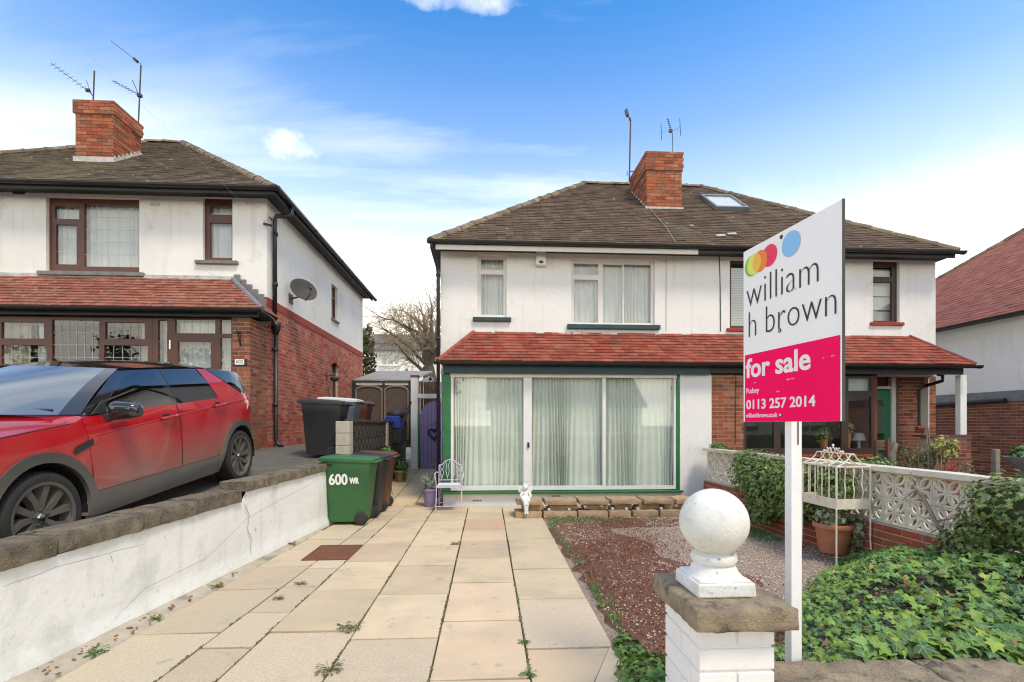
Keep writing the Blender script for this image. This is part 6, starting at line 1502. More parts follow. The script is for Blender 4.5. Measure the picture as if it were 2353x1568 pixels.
# pots
def pot(name, label, c, r, h, m, cat='flower pot', soil=True, rim=.05):
    t = thing(name, label, cat, c); b = MB()
    b.lathe([(r * .68, 0), (r * .72, .01), (r * .93, h - rim), (r * 1.04, h - rim), (r * 1.06, h - rim + .01), (r * 1.06, h - .006), (r * 1.03, h), (r * .95, h), (r * .90, h - .035)], c, 28, None); b.build('pot', m, t, auto=45)
    b = MB(); b.lathe([(.001, h - .03), (r * .92, h - .034)], c, 20, None, cap=False); b.build('soil', 'soil', t); return t
def plant(name, label, cat, parts, loc, group=None, stems=()):
    t = thing(name, label, cat, loc, group=group)
    for nm, m, fn in parts:
        b = MB(); fn(b); b.build(nm, m, t)
    return t
pp = Vector((XY(987, 9.25), 9.25, .0)); pot('flower_pot', 'lilac painted flower pot on the paving beside the lilac chair', pp, .122, .335, 'lilac_pot')
def f1(b):
    for _ in range(26):
        a = random.uniform(0, 6.28); q = pp + Vector((cos(a) * .06, sin(a) * .06, .31)); e = pp + Vector((cos(a) * random.uniform(.08, .2), sin(a) * random.uniform(.06, .15), random.uniform(.42, .60))); b.tube([q, (q + e) / 2 + Vector((0, 0, .04)), e], .003, 3)
        for k in range(9): t = k / 8; leaf_oval(b, q + (e - q) * (.3 + .7 * t) + rvec(.025), rot_to(rvec() + Vector((0, -.5, .8))), random.uniform(.03, .055), .35)
plant('pot_plant', 'grey leaved plant growing in the lilac flower pot', 'plant', [('foliage', 'leaf_grey', f1)], pp + Vector((0, 0, .3)))
st = Vector((XY(887, 10.3), 10.3, pz(10.3))); zt1 = .80
psd = thing('plant_stand', 'thin green metal plant stand by the black wall', 'plant stand', st)
for sx_, sy_ in ((-1, -1), (1, -1), (1, 1), (-1, 1)): b = MB(); b.tube([st + Vector((.11 * sx_, .11 * sy_, 0)), st + Vector((.06 * sx_, .06 * sy_, .45)), st + Vector((.10 * sx_, .10 * sy_, zt1 - .12))], .008, 5); b.build('leg', 'green_paint', psd)
b = MB(); b.lathe([(.12, 0), (.125, .012), (.0, .012)], st + Vector((0, 0, zt1 - .12)), 16, None, cap=False); b.tube([st + Vector((.1 * cos(a), .1 * sin(a), zt1 - .02)) for a in seq(0, 6.2, 14)], .006, 4, closed=True); b.build('tray', 'green_paint', psd)
tp = st + Vector((0, 0, zt1 - .10)); pot('flower_pot', 'small dark pot on top of the thin plant stand', tp, .085, .12, 'black_bin')
plant('pot_plant', 'bright lime green plant on the tall thin stand', 'plant', [('foliage', 'leaf_bright', lambda b: (clump(b, tp + Vector((0, 0, .2)), (.17, .15, .13), 150, .06), clump(b, tp + Vector((-.05, -.08, -.02)), (.1, .08, .16), 40, .05)))], tp + Vector((0, 0, .1)))
p3 = Vector((XY(921, 11.9), 11.9, pz(11.9))); pot('flower_pot', 'stone planter full of leaves near the foot of the cream pillar', p3, .16, .27, 'planter_stone')
plant('pot_plant', 'dark green trailing plant with white flowers in the stone planter', 'plant', [('foliage', 'leaf_green', lambda b: (clump(b, p3 + Vector((0, 0, .38)), (.2, .18, .16), 260, .07), clump(b, p3 + Vector((.1, -.12, .18)), (.08, .06, .16), 70, .05))), ('flower', 'petal_white', lambda b: clump(b, p3 + Vector((0, -.05, .46)), (.16, .14, .12), 22, .03))], p3 + Vector((0, 0, .25)))
# weeds in the joints
for i, (px, py, s, m, lab) in enumerate(((1160, 1160, .13, 'leaf_olive', 'dark spiky weed at the foot of the white plinth'), (1048, 1252, .08, 'leaf_olive', 'little weed in the joint below the patio window'), (808, 1447, .10, 'leaf_olive', 'straggly dark weed at the corner of two pale slabs'), (757, 1543, .10, 'leaf_olive', 'straggly weed between slabs nearest the bottom edge of the paving'), (1214, 1552, .055, 'leaf_green', 'small green star shaped weed in the joint left of the pier'), (1205, 1478, .045, 'leaf_green', 'tiny weed in the joint above the cracked slab'), (218, 1503, .085, 'leaf_green', 'green weed at the foot of the white wall nearest the camera'), (358, 1424, .06, 'leaf_green', 'green weed among the red pebbles along the wall'), (497, 1350, .07, 'leaf_olive', 'low weed where the pebble strip narrows'), (672, 1252, .07, 'leaf_olive', 'mossy weed where the wall meets the green bin'), (640, 1377, .05, 'leaf_olive', 'tiny weed in the narrow slab joint'), (692, 1343, .06, 'leaf_olive', 'thin weed beside the narrow slabs'))):
    p = gnd(px, py, 0.0)
    def fw_(b, p=p, s=s):
        for _ in range(34):
            a = random.uniform(0, 6.28); L = s * random.uniform(.4, 1.1); e = p + Vector((cos(a) * L, sin(a) * L * .7, random.uniform(.01, .5) * s)); leaf_oval(b, e, rot_to(Vector((cos(a) * .4, sin(a) * .4, 1)) + rvec(.3), None), s * random.uniform(.2, .45), .28); b.tube([p, (p + e) / 2 + Vector((0, 0, .01)), e], .0016, 3)
    plant('weed', lab, 'weed', [('foliage', m, fw_)], p, 'weeds in the paving joints')
# stone edging under the window with the cherub
ed = thing('stone_edging', 'low dry stone edging with rounded flat top slabs below the patio window', 'edging', (2.2, 8.2, 0))
for k, (a, c) in enumerate(((1188, 1246), (1252, 1327), (1331, 1400), (1404, 1475), (1478, 1549), (1553, 1612), (1616, 1650))):
    xa, xb = XY(a, 8.05), XY(c, 8.05); rough_box('top_slab', ((xa + xb) / 2, 8.25, .243), (xb - xa, .46, .085), 'planter_stone', ed, (10, 7, 3), .016, k * 2.7, None, 7.)
x = XY(1183, 8.0); k = 0
while x < XY(1640, 8.0):
    L = (.46, .58, .52, .40)[k % 4]; rough_box('base_stone', (x + L / 2, 8.17, .05), (L - .02, .38, .115), 'planter_stone', ed, (8, 5, 3), .012, k * 4.1 + 1, None, 8.)
    rough_box('middle_stone', (x + L / 2 + .08, 8.26, .152), (L - .1, .30, .09), 'planter_stone', ed, (6, 4, 2), .008, k * 1.9 + 7, None, 8.); x += L; k += 1
for px in (1262, 1308, 1345, 1383, 1408, 1440, 1466, 1520, 1555):
    b = MB(); xx = XY(px, 8.05); b.b2(xx - .022, xx + .022, 8.05, 8.3, .155 if px % 2 else .11, .197 if px % 2 else .15); b.build('spacer_block', 'block_pale', ed, bevel=.004)
# sitting cherub
cp = Vector((XY(1208, 8.02), 8.04, .285)); cher = thing('cherub_statue', 'small white winged cherub figure sitting on the stone edging', 'statue', cp)
def skin_body(name, V, E, Rr, m, parent, sub=2):
    me = bpy.data.meshes.new(name); me.from_pydata([tuple(v) for v in V], E, []); me.materials.append(MATS[m]); o = bpy.data.objects.new(name, me); COL.objects.link(o); attach(o, parent)
    md = o.modifiers.new('skin', 'SKIN'); md.use_smooth_shade = True
    for i, s in enumerate(me.skin_vertices[0].data): s.radius = (Rr[i], Rr[i]); s.use_root = (i == 0)
    ss = o.modifiers.new('sub', 'SUBSURF'); ss.levels = sub; ss.render_levels = sub; return o
k_ = 1.0
def cv(x, y, z): return cp + Vector((x, y, z)) * k_
V = [cv(0, .02, .03), cv(0, .02, .09), cv(0, .015, .14), cv(0, .01, .168), cv(.05, -.02, .03), cv(.035, -.10, .02), cv(.012, -.11, -.09), cv(.02, -.115, -.185), cv(-.05, -.02, .03), cv(-.035, -.10, .02), cv(-.012, -.115, -.09), cv(-.012, -.12, -.185), cv(.055, .01, .135), cv(.085, -.03, .08), cv(.055, -.08, .045), cv(-.055, .01, .135), cv(-.085, -.03, .08), cv(-.055, -.08, .045), cv(.03, -.145, -.20), cv(-.02, -.15, -.20)]
E_ = [(0, 1), (1, 2), (2, 3), (0, 4), (4, 5), (5, 6), (6, 7), (0, 8), (8, 9), (9, 10), (10, 11), (2, 12), (12, 13), (13, 14), (2, 15), (15, 16), (16, 17), (7, 18), (11, 19)]
Rd = [.052, .05, .045, .026, .042, .036, .026, .018, .042, .036, .026, .018, .026, .022, .016, .026, .022, .016, .014, .014]
skin_body('figure', V, E_, Rd, 'statue', cher)
b = MB(); b.ell(cv(-.004, -.005, .215), (.042, .045, .05), 16, 10); b.ell(cv(-.004, -.052, .208), (.008, .010, .010), 8, 6)
for s in (-1, 1): b.ell(cv(-.004 + s * .04, .0, .21), (.008, .012, .014), 8, 6); b.ell(cv(-.004 + s * .016, -.044, .218), (.007, .005, .004), 6, 5)
b.build('head', 'statue', cher, smooth=True)
b = MB()
for i in range(40): a = random.uniform(0, 6.28); h = random.uniform(.0, .05); b.ell(cv(-.004 + .04 * cos(a) * (1 - h * 5), max(-.018, .04 * sin(a)) * (1 - h * 5) + .004, .222 + h * .9), (.014, .014, .012), 7, 5)
b.build('hair', 'statue', cher, smooth=True)
for s in (-1, 1):
    b = MB(); pts = [(.02, .05, .12), (.055, .075, .20), (.10, .085, .235), (.125, .085, .20), (.12, .08, .16), (.10, .075, .12), (.06, .065, .09), (.03, .055, .08)]
    b.prism([cv(s * x, y, z) for x, y, z in pts], Vector((0, .016, 0))); b.build('wing', 'statue', cher, bevel=.004, recalc=True)
b = MB(); b.lathe([(.066, -.012), (.07, .02), (.058, .055)], cv(0, -.005, .0), 16, None); b.prism([cv(-.06, -.04, .03), cv(.06, -.04, .03), cv(.045, -.125, .02), (cv(.03, -.13, -.06)), cv(-.03, -.135, -.07), cv(-.045, -.125, .02)], Vector((0, -.012, .012))); b.build('skirt', 'statue', cher, bevel=.006, recalc=True)

# ================================================================== WIRE PLANTER AND TERRACOTTA POT
q = gnd(1922, 1306); PXn, PYn = q.x, q.y
far_y = PYn + .56; PXf = PXn + .38
wp_ = thing('wire_planter', 'rusty cream wire birdcage planter on tall legs beside the cream block wall', 'planter', (PXn + .19, PYn + .28, 0))
tz0, tz1 = ZY(1920, 1171, PYn), ZY(1920, 1148, PYn); cz_ = ZY(1920, 1073, PYn)
cor = [Vector((PXn, PYn, 0)), Vector((PXf, PYn, 0)), Vector((PXf, far_y, 0)), Vector((PXn, far_y, 0))]
cen = sum(cor, Vector()) / 4; Z_ = lambda z: Vector((0, 0, z))
for p in cor: d = (p - cen).normalized(); b = MB(); b.tube([p + d * .05 + Z_(0.0), p + d * .015 + Z_(.05), p - d * .0 + Z_(.3), p + Z_(tz0)], .0085, 6); b.build('leg', 'iron_cream', wp_)
b = MB(); b.b2(PXn - .005, PXf + .005, PYn - .005, far_y + .005, tz0, tz0 + .012)
for a, c in zip(cor, cor[1:] + cor[:1]): b.bar(a + Z_((tz0 + tz1) / 2), c + Z_((tz0 + tz1) / 2), tz1 - tz0, .012, up=(0, 0, 1)) if False else b.bar(a + Z_((tz0 + tz1) / 2), c + Z_((tz0 + tz1) / 2), .012, tz1 - tz0)
b.build('tray', 'iron_cream', wp_)
for i, (a, c) in enumerate(zip(cor, cor[1:] + cor[:1])):
    b = MB(); b.tube([a + Z_(tz1), a + Z_(cz_)], .011, 6); b.bar(a + Z_(cz_), c + Z_(cz_), .02, .016); b.build('cage_frame', 'iron_cream', wp_)
    nb = 4 if i % 2 else 3
    for k in range(1, nb + 1):
        p = a + (c - a) * (k / (nb + 1)); o_ = (p - cen).normalized(); b = MB(); wv = .014 if i == 0 else .003
        b.tube([p + Z_(tz1), p + o_ * wv + Z_(tz1 + .08), p - o_ * wv * .4 + Z_((tz1 + cz_) / 2), p + o_ * wv * .7 + Z_(cz_ - .07), p + Z_(cz_)], .0065, 5); b.build('cage_bar', 'iron_cream', wp_)
rz = ZY(1940, 1041, PYn + .25); ra, rb_ = Vector((cen.x, PYn + .015, rz)), Vector((cen.x, far_y - .015, rz)); hw = .02
for y in seq(PYn, far_y, 4):
    for s, xx in ((-1, PXn), (1, PXf)):
        t = (y - PYn) / (far_y - PYn); yt = PYn + .015 + t * (far_y - PYn - .03); e = Vector((cen.x + s * hw, yt, rz)); p = Vector((xx, y, cz_))
        b = MB(); b.tube([p, p + (e - p) * .35 + Vector((-s * .035, 0, -.012)), p + (e - p) * .75 + Vector((-s * .02, 0, -.012)), e], .007, 5); b.build('roof_bar', 'iron_cream', wp_)
b = MB()
for a, c in (((-hw, ra.y), (-hw, rb_.y)), ((hw, ra.y), (hw, rb_.y)), ((-hw, ra.y), (hw, ra.y)), ((-hw, rb_.y), (hw, rb_.y))): b.bar((cen.x + a[0], a[1], rz), (cen.x + c[0], c[1], rz), .014, .012)
b.build('roof_rail', 'iron_cream', wp_)
b = MB(); ym = (ra.y + rb_.y) / 2
for s in (-1, 1):
    b.tube([(cen.x - hw, ym + s * .03 + s * .07 * (t / 10) , rz + .012 + .045 * abs(sin(t / 10 * pi * 1.7))) for t in range(11)], .007, 5)
    for k in range(2): b.ell((cen.x - hw, ym + s * (.11 + .035 * k), rz + .018), (.014, .016, .014), 8, 5)
b.tube([(cen.x - hw, ym + .028 * cos(a), rz + .03 + .03 * sin(a)) for a in seq(0, 6.0, 12)], .006, 5, closed=True); b.ell((cen.x - hw, ym, rz + .082), (.013, .013, .018), 8, 6); b.build('finial_scroll', 'iron_cream', wp_, smooth=True)
b = MB(); lz = .10
for k in range(3): b.tube([(PXn + .05, PYn + .1 + k * .17, lz - .012), (cen.x, PYn + .1 + k * .17, lz - .03), (PXf - .02, PYn + .1 + k * .17, lz - .012)], .006, 5)
b.tube([cor[0] + Vector((-.0, .05, lz)), cor[1] + Vector((.0, .05, lz))], .006, 5); b.tube([cor[3] + Vector((0, -.05, lz)), cor[2] + Vector((0, -.05, lz))], .006, 5); b.build('lower_shelf', 'dead_wood', wp_)
tpY = PYn + .26; tpc = Vector((XY(1914, tpY), tpY, .105)); pot('terracotta_pot', 'large terracotta flower pot under the rusty wire planter', tpc, .190, .33, 'terracotta', rim=.055)
def vf(b):
    clump(b, tpc + Vector((0, 0, .40)), (.22, .2, .14), 240, .055, 'ivy', .4); clump(b, tpc + Vector((.20, -.12, .26)), (.09, .08, .22), 130, .055, 'ivy', .2); clump(b, tpc + Vector((.15, -.14, .02)), (.05, .05, .1), 30, .05, 'ivy', .2)
plant('variegated_ivy', 'cream edged ivy spilling from the terracotta pot', 'ivy', [('foliage', 'ivy_variegated', vf)], tpc + Vector((0, 0, .3)))
plant('planter_ivy', 'green ivy growing in the tray of the wire planter', 'ivy', [('foliage', 'ivy_mid', lambda b: (clump(b, (cen.x + .03, cen.y, tz1 + .05), (.17, .26, .07), 230, .05, 'ivy'), clump(b, (cen.x + .05, PYn + .12, tz1 + .15), (.09, .1, .17), 150, .05, 'ivy')))], cen + Z_(tz1))

# ================================================================== IVY, SHRUBS
def wallp(Y): return S0.x + (S1.x - S0.x) * (S0.y - Y) / (S0.y - S1.y)
IB = [(1.42, 2.24), (1.55, 2.7), (2.0, 3.15), (2.45, 3.75), (3.05, 4.4), (3.62, 4.85), (4.02, 5.2)]
def ix(Y): return lerpt(Y, [(y, x) for x, y in IB])
def ih(x, y):
    d = max(0, min(1, (x - ix(y)) / .8)); return .05 + .26 * max(0, min(1, (x - 2.9) / 1.1)) * max(0, min(1, (4.5 - y) / 1.2)) + .30 * d + .07 * mnoise.noise(Vector((x * 1.3 + 7, y * 1.3, 8))) + .09 * min(1, max(0, (3.2 - y) / .9)) + .05 * mnoise.noise(Vector((x * 2.3, y * 2.3, 3)))
b = MB(); rows = []
for i in range(22):
    y = 2.22 + i * .14; xa = ix(y) - .05; rows.append([(xa + (4.12 - xa) * j / 14, y, ih(xa + (4.12 - xa) * j / 14, y) - .06 if 0 < j else -.02) for j in range(15)])
ivy = thing('ground_ivy', 'thick green ivy sprawling over the ground behind the front wall', 'ivy', (3, 3.2, 0))
b.grid(rows, True); b.build('stems', 'soil', ivy, smooth=True)
items = []
r_ = random.Random(21)
for _ in range(4300):
    y = 2.2 + (r_.random() ** 1.25) * 3.05; xa = ix(y) - .08; x = r_.uniform(xa, 4.14)
    z = ih(x, y) + r_.uniform(-.055, .015); big = max(0, min(1, (x - ix(y) - .25) / 1.1)) * max(0, min(1, (4.2 - y) / 1.7))
    s = r_.uniform(.036, .066) + r_.uniform(.0, .062) * big
    nrm_ = Vector((r_.gauss(-.08, .45), r_.gauss(-.4, .45), 1)); items.append((x, y, z, s, nrm_, r_.uniform(0, 6.28)))
for _ in range(800):                                        # leaves hanging over the front coping
    x = 1.75 + 2.6 * r_.random() ** .8; k = min(1, max(0, (x - 1.9) / 1.6)); y = 2.26 - r_.uniform(0, .06 + .20 * k) * r_.random() ; items.append((x, y, .435 + r_.uniform(-.02, .06 + .06 * k), r_.uniform(.05, .11), Vector((r_.gauss(0, .35), r_.gauss(-.5, .3), 1)), r_.uniform(0, 6.28)))
items.sort(key=lambda t: -(t[3] / max(.5, t[1])) if 1400 < (project(Vector(t[:3])) or (0, 0))[0] < 2353 and (project(Vector(t[:3])) or (0, 2000))[1] < 1568 else 1)
lowl = MB()
for _ in range(2600):
    y = 2.25 + (r_.random() ** 1.2) * 2.9; x = r_.uniform(ix(y) - .02, 4.12); leaf_ivy(lowl, (x, y, ih(x, y) - r_.uniform(.05, .10)), rot_to(Vector((r_.gauss(0, .5), r_.gauss(-.2, .5), 1))), r_.uniform(.04, .08))
tag(lowl.build('old_foliage', 'leaf_green', ivy), kind='stuff')
LM = {}
MSI = ['ivy', 'ivy_deep', 'ivy_fresh', 'ivy_dead', 'ivy_yellow']
for m in MSI:
    for k in range(3): bb = MB(); leaf_ivy(bb, (0, 0, 0), Matrix.Identity(3), 1., (.12, .22, .32)[k]); LM[m, k] = bb.mesh('leaf', m)
inv = wm(ivy).inverted()
bs_ = {m: MB() for m in MSI}
for i, (x, y, z, s, nv, sp_a) in enumerate(items):
    m = r_.choices(MSI, (.56, .26, .12, .045, .012))[0]; R = rot_to(nv, sp_a)
    if m == 'ivy_dead': z -= .02
    if i < 280:
        o = bpy.data.objects.new('leaf', LM[m, i % 3]); COL.objects.link(o); o.parent = ivy; o.matrix_parent_inverse = inv; o.matrix_basis = Matrix.Translation((x, y, z)) @ R.to_4x4() @ Matrix.Scale(s, 4)
    else: leaf_ivy(bs_[m], (x, y, z), R, s)
bt = MB(); ms = MSI
for k, m in enumerate(ms):
    o0 = len(bt.v); bt.v += bs_[m].v; bt.f += [tuple(i + o0 for i in f) for f in bs_[m].f]; bt.m += [k] * len(bs_[m].f); bt.uv.update({i + o0: u for i, u in bs_[m].uv.items()})
tag(bt.build('foliage', ms, ivy), kind='stuff')
def ivy_mass(name, label, ells, n, s, m, loc, extra=None, kind='ivy', group=None):
    t = thing(name, label, 'ivy' if kind == 'ivy' else 'shrub', loc, group=group)
    b = MB(); tot = sum(e[1][0] * e[1][1] + e[1][1] * e[1][2] + e[1][0] * e[1][2] for e in ells)
    for c, rad in ells: clump(b, c, rad, int(1.35 * n * (rad[0] * rad[1] + rad[1] * rad[2] + rad[0] * rad[2]) / tot), s * .9, kind, .45, .42, .62)
    b.build('foliage', m, t)
    b = MB()
    for c, rad in ells: b.ell(c, [q * .55 for q in rad], 9, 6, jit=.2)
    b.build('stems', 'conifer', t)
    return t
def wpY(px): return atX(px, 1000, 4.12).y
W_ = lambda y, dx, z: (wallp(y) + dx, y, z)
ivy_mass('wall_ivy', 'tall mound of ivy growing over the cream block wall behind the sale post', [(W_(7.1, -.05, .78), (.42, .48, .40)), (W_(6.6, -.08, .68), (.42, .5, .48)), (W_(6.1, -.1, .80), (.38, .5, .32)), (W_(5.75, -.0, .84), (.28, .38, .26)), (W_(6.8, -.22, .32), (.25, .34, .22)), (W_(7.45, 0, .95), (.26, .28, .22)), (W_(6.0, -.2, .45), (.22, .32, .2)), (W_(5.55, -.16, .5), (.15, .3, .2))], 6200, .052, 'ivy_mid', W_(6.6, 0, 0))
ivy_mass('wall_ivy', 'bushy ivy covering the near end of the cream block wall', [(W_(3.55, -.08, .85), (.30, .42, .36)), (W_(3.15, -.05, .8), (.34, .42, .46)), (W_(3.8, -.16, .6), (.16, .22, .22)), (W_(2.9, -.1, .5), (.3, .3, .3)), (W_(3.5, -.22, .4), (.2, .4, .22)), (W_(3.95, -.12, .5), (.14, .25, .2))], 3000, .05, 'ivy_mid', W_(3.4, 0, 0))
ivy_mass('ground_ivy', 'patch of ivy creeping over the bed beside the gate pier', [((.86, 2.52, .05), (.16, .22, .12)), ((.99, 2.85, .04), (.22, .3, .09)), ((.98, 3.25, .02), (.12, .25, .06))], 520, .055, 'ivy', (.9, 2.8, 0))
ivy_mass('garden_ivy', 'low clump of ivy beyond the cream block wall', [((5.35, 6.6, .92), (.5, .35, .2)), ((5.0, 6.9, .95), (.3, .3, .14))], 900, .055, 'ivy_mid', (5.3, 6.7, 0))
gp_ = atY(1665, 1025, 8.5)
ivy_mass('dwarf_conifer', 'low spreading evergreen behind the end of the block wall at the brick pillar', [((gp_.x + .05, 8.75, 1.10), (.24, .2, .07)), ((gp_.x, 8.8, 1.15), (.16, .15, .06)), ((gp_.x + .1, 8.9, .6), (.2, .15, .5))], 900, .035, 'leaf_green', (gp_.x, 8.7, .5), kind='oval')
# dead vine on the wall
def branch(b, p, d, L, r, depth, bend=.35, grav=0., rnd=random, n=4):
    pts = [Vector(p)]; rs = [r]; d = Vector(d).normalized()
    for i in range(n): d = (d + rvec(bend) * .5 + Vector((0, 0, grav))).normalized(); pts.append(pts[-1] + d * (L / n)); rs.append(r * (1 - .45 * (i + 1) / n))
    b.tube(pts, rs, 5 if depth > 1 else 3, cap=False)
    if depth > 0:
        for k in range(2 if depth < 3 else 3):
            i = rnd.randint(1, n); dd = (d + rvec(.9)).normalized(); branch(b, pts[i], dd, L * rnd.uniform(.5, .75), rs[i] * .6, depth - 1, bend, grav, rnd, n)
vn = thing('dead_vine', 'bare dry vine stem climbing across the cream block wall', 'vine', W_(4.55, -.03, .5))
b = MB(); V0 = Vector(atX(2175, 1238, 4.09)); V1 = Vector(atX(2120, 1140, 4.10)); V2 = Vector(atX(2095, 1115, 4.09))
b.tube([V0, V0 + (V1 - V0) * .35 + Vector((-.02, 0, .01)), V1, V2], [.02, .016, .018, .01], 6)
b.tube([V0 + (V1 - V0) * .4, atX(2200, 1190, 4.08), atX(2235, 1205, 4.09)], [.008, .006, .003], 4)
for _ in range(16): branch(b, V0 + (V2 - V0) * random.choice((random.uniform(0, .2), random.uniform(.7, 1))), rvec() + Vector((-.5, 0, 0)), .14, .005, 1)
b.build('stem', 'dead_wood', vn)
for i, (px, py, dx, L, lab, m) in enumerate(((2268, 1300, -.3, .42, 'pale green blades of long grass sticking out of the ivy', 'leaf_bright'), (2320, 1260, .18, .42, 'dry straw coloured stems standing in the ivy at the frame edge', 'dead_wood'))):
    g0_ = gnd(px, py, .3); b = MB()
    for k in range(7): e = g0_ + Vector((dx * random.uniform(.3, 1.2), random.uniform(-.1, .1), L * random.uniform(.4, .75))); b.tube([g0_ - Vector((0, 0, .1)), (g0_ + e) / 2 + Vector((0, 0, .04)), e], [.004, .006, .001], 4)
    g_ = thing('grass_tuft', lab, 'grass', g0_); b.build('blade', m, g_)
bd_ = MB()
for k in range(26): clump(bd_, (wallp(8.6 - k * .215) + .42, 8.6 - k * .215, .42), (.22, .2, .34), 60, .06, 'oval', .4, .35, .4)
bdt = thing('border_plants', 'dark low border planting hidden behind the pierced block wall', 'plants', (4.6, 6, 0)); bd_.build('foliage', 'conifer', bdt)
# next door's front garden
def shrub(name, label, c, rad, n, s, m, h, group=None):
    t = thing(name, label, 'shrub', (c[0], c[1], 0), group=group); b = MB()
    for k in range(9): clump(b, Vector(c) + Vector((random.uniform(-.6, .6) * rad[0], random.uniform(-.6, .6) * rad[1], random.uniform(-.6, .6) * rad[2])), [q * .55 for q in rad], n // 9, s, 'oval', .3, .3, .3)
    b.build('foliage', m, t); b = MB()
    for _ in range(7): e = Vector(c) + Vector((random.uniform(-.7, .7) * rad[0], random.uniform(-.6, .6) * rad[1], random.uniform(-.2, .9) * rad[2])); b.tube([(c[0] + random.uniform(-.05, .05), c[1], 0), ((c[0] + e.x) / 2, (c[1] + e.y) / 2, e.z * .55), e], [.012, .009, .004], 4)
    b.build('stem', 'twig', t); return t
Ys_ = 7.4
q = atY(2118, 1062, Ys_); shrub('garden_shrub', 'olive leaved twiggy shrub tied to canes in front of the porch', (q.x, Ys_, .98), (.42, .3, .32), 620, .055, 'leaf_olive', 1)
q = atY(2170, 1035, 7.2); shrub('garden_shrub', 'yellow and green leaved little standard shrub by the porch wall', (q.x, 7.2, 1.18), (.20, .18, .18), 330, .06, 'leaf_gold', 1)
q = atY(2215, 1090, 7.0); shrub('garden_shrub', 'low straggly brown shrub beyond the wall at the porch corner', (q.x, 7.0, .78), (.25, .2, .22), 160, .045, 'leaf_olive', 1)
q = atY(2078, 1082, 7.1); shrub('garden_shrub', 'small green plant at the foot of the twiggy shrub', (q.x, 7.1, .80), (.16, .14, .14), 160, .06, 'leaf_green', 1)
for i, (px0, py0, px1, py1, lab) in enumerate(((2136, 1100, 2128, 980, 'straight bamboo cane in the middle of the twiggy shrub'), (2146, 1098, 2132, 982, 'leaning bamboo cane crossing the straight one'), (2170, 1098, 2177, 1040, 'short brown stake holding the yellow leaved shrub'))):
    a, c = atY(px0, py0, 7.3), atY(px1, py1, 7.3); a = a + (a - c) * (a.z / max(.1, c.z - a.z)); b = MB(); b.tube([a, c], .012 if i < 2 else .02, 6); tag(b.build('garden_cane', 'dead_wood'), lab, 'cane')
b = MB(); q = atY(2183, 1095, 7.0)
for _ in range(9): b.tube([(q.x + random.uniform(-.03, .03), 7.0, .0), (q.x + random.uniform(-.1, .1), 7.0, q.z + random.uniform(.08, .22))], .006, 4)
rs_ = thing('red_stemmed_plant', 'small plant with bright red stems beside the yellow leaved shrub', 'plant', (q.x, 7.0, 0)); b.build('stem', 'petal_red', rs_)
lw = thing('driftwood', 'weathered grey forked log standing by the green door', 'log', (XY(2052, 8.3), 8.3, 0))
b = MB(); b.tube(pxs([(2046, 1100), (2048, 1050), (2058, 1018)], 8.3), [.06, .05, .035], 8); b.tube(pxs([(2052, 1100), (2054, 1045), (2062, 1022)], 8.35), [.03, .025, .02], 6); b.build('log', 'grey_wood', lw)
bn = thing('garden_bench', 'brown slatted wooden bench end under the bay window by the green door', 'bench', (XY(2028, 8.7), 8.7, 0))
for k in range(4): b = MB(); z = ZY(2028, 1032 - k * 6, 8.7); b.b2(XY(2012, 8.7), XY(2038, 8.7), 8.70, 8.72, z - .02, z + .02); b.build('slat', 'fence_wood', bn)
b = MB(); b.b2(XY(2036, 8.7), XY(2043, 8.7), 8.66, 8.74, 0, ZY(2028, 1008, 8.7)); b.b2(XY(2010, 8.7), XY(2014, 8.7), 8.66, 8.74, 0, ZY(2028, 1012, 8.7)); b.build('leg', 'fence_wood', bn)
b = MB(); b.b2(XY(2010, 8.7), XY(2043, 8.7), 8.35, 8.655, .40, .44); b.build('seat', 'fence_wood', bn)
gpst = thing('fence_post', 'short grey wooden post standing before the neighbouring brick wall', 'post', (XY(2293, 7.6), 7.6, 0))
b = MB(); b.b2(XY(2288, 7.6), XY(2299, 7.6), 7.6, 7.68, -.1, ZY(2293, 1033, 7.6)); b.build('post', 'grey_wood', gpst, bevel=.008)
bl = atY(2343, 1060, 6.6); pd_ = thing('pedestal_planter', 'grey stone bowl on a stem planted with green leaves at the frame edge', 'planter', (bl.x, 6.6, 0))
b = MB(); b.lathe([(.10, 0), (.05, .1), (.04, bl.z - .2), (.09, bl.z - .12), (.22, bl.z + .02), (.24, bl.z + .06), (.21, bl.z + .06)], (bl.x + .08, 6.6, 0), 20); b.build('bowl', 'stone_grey', pd_, auto=40)
plant('bowl_plant', 'green tufted plant in the grey stone bowl at the frame edge', 'plant', [('foliage', 'leaf_green', lambda b: clump(b, (bl.x + .08, 6.6, bl.z + .12), (.2, .18, .12), 160, .08)), ('flower', 'petal_white', lambda b: clump(b, (bl.x + .05, 6.5, bl.z + .08), (.2, .1, .06), 16, .03))], (bl.x, 6.6, bl.z))
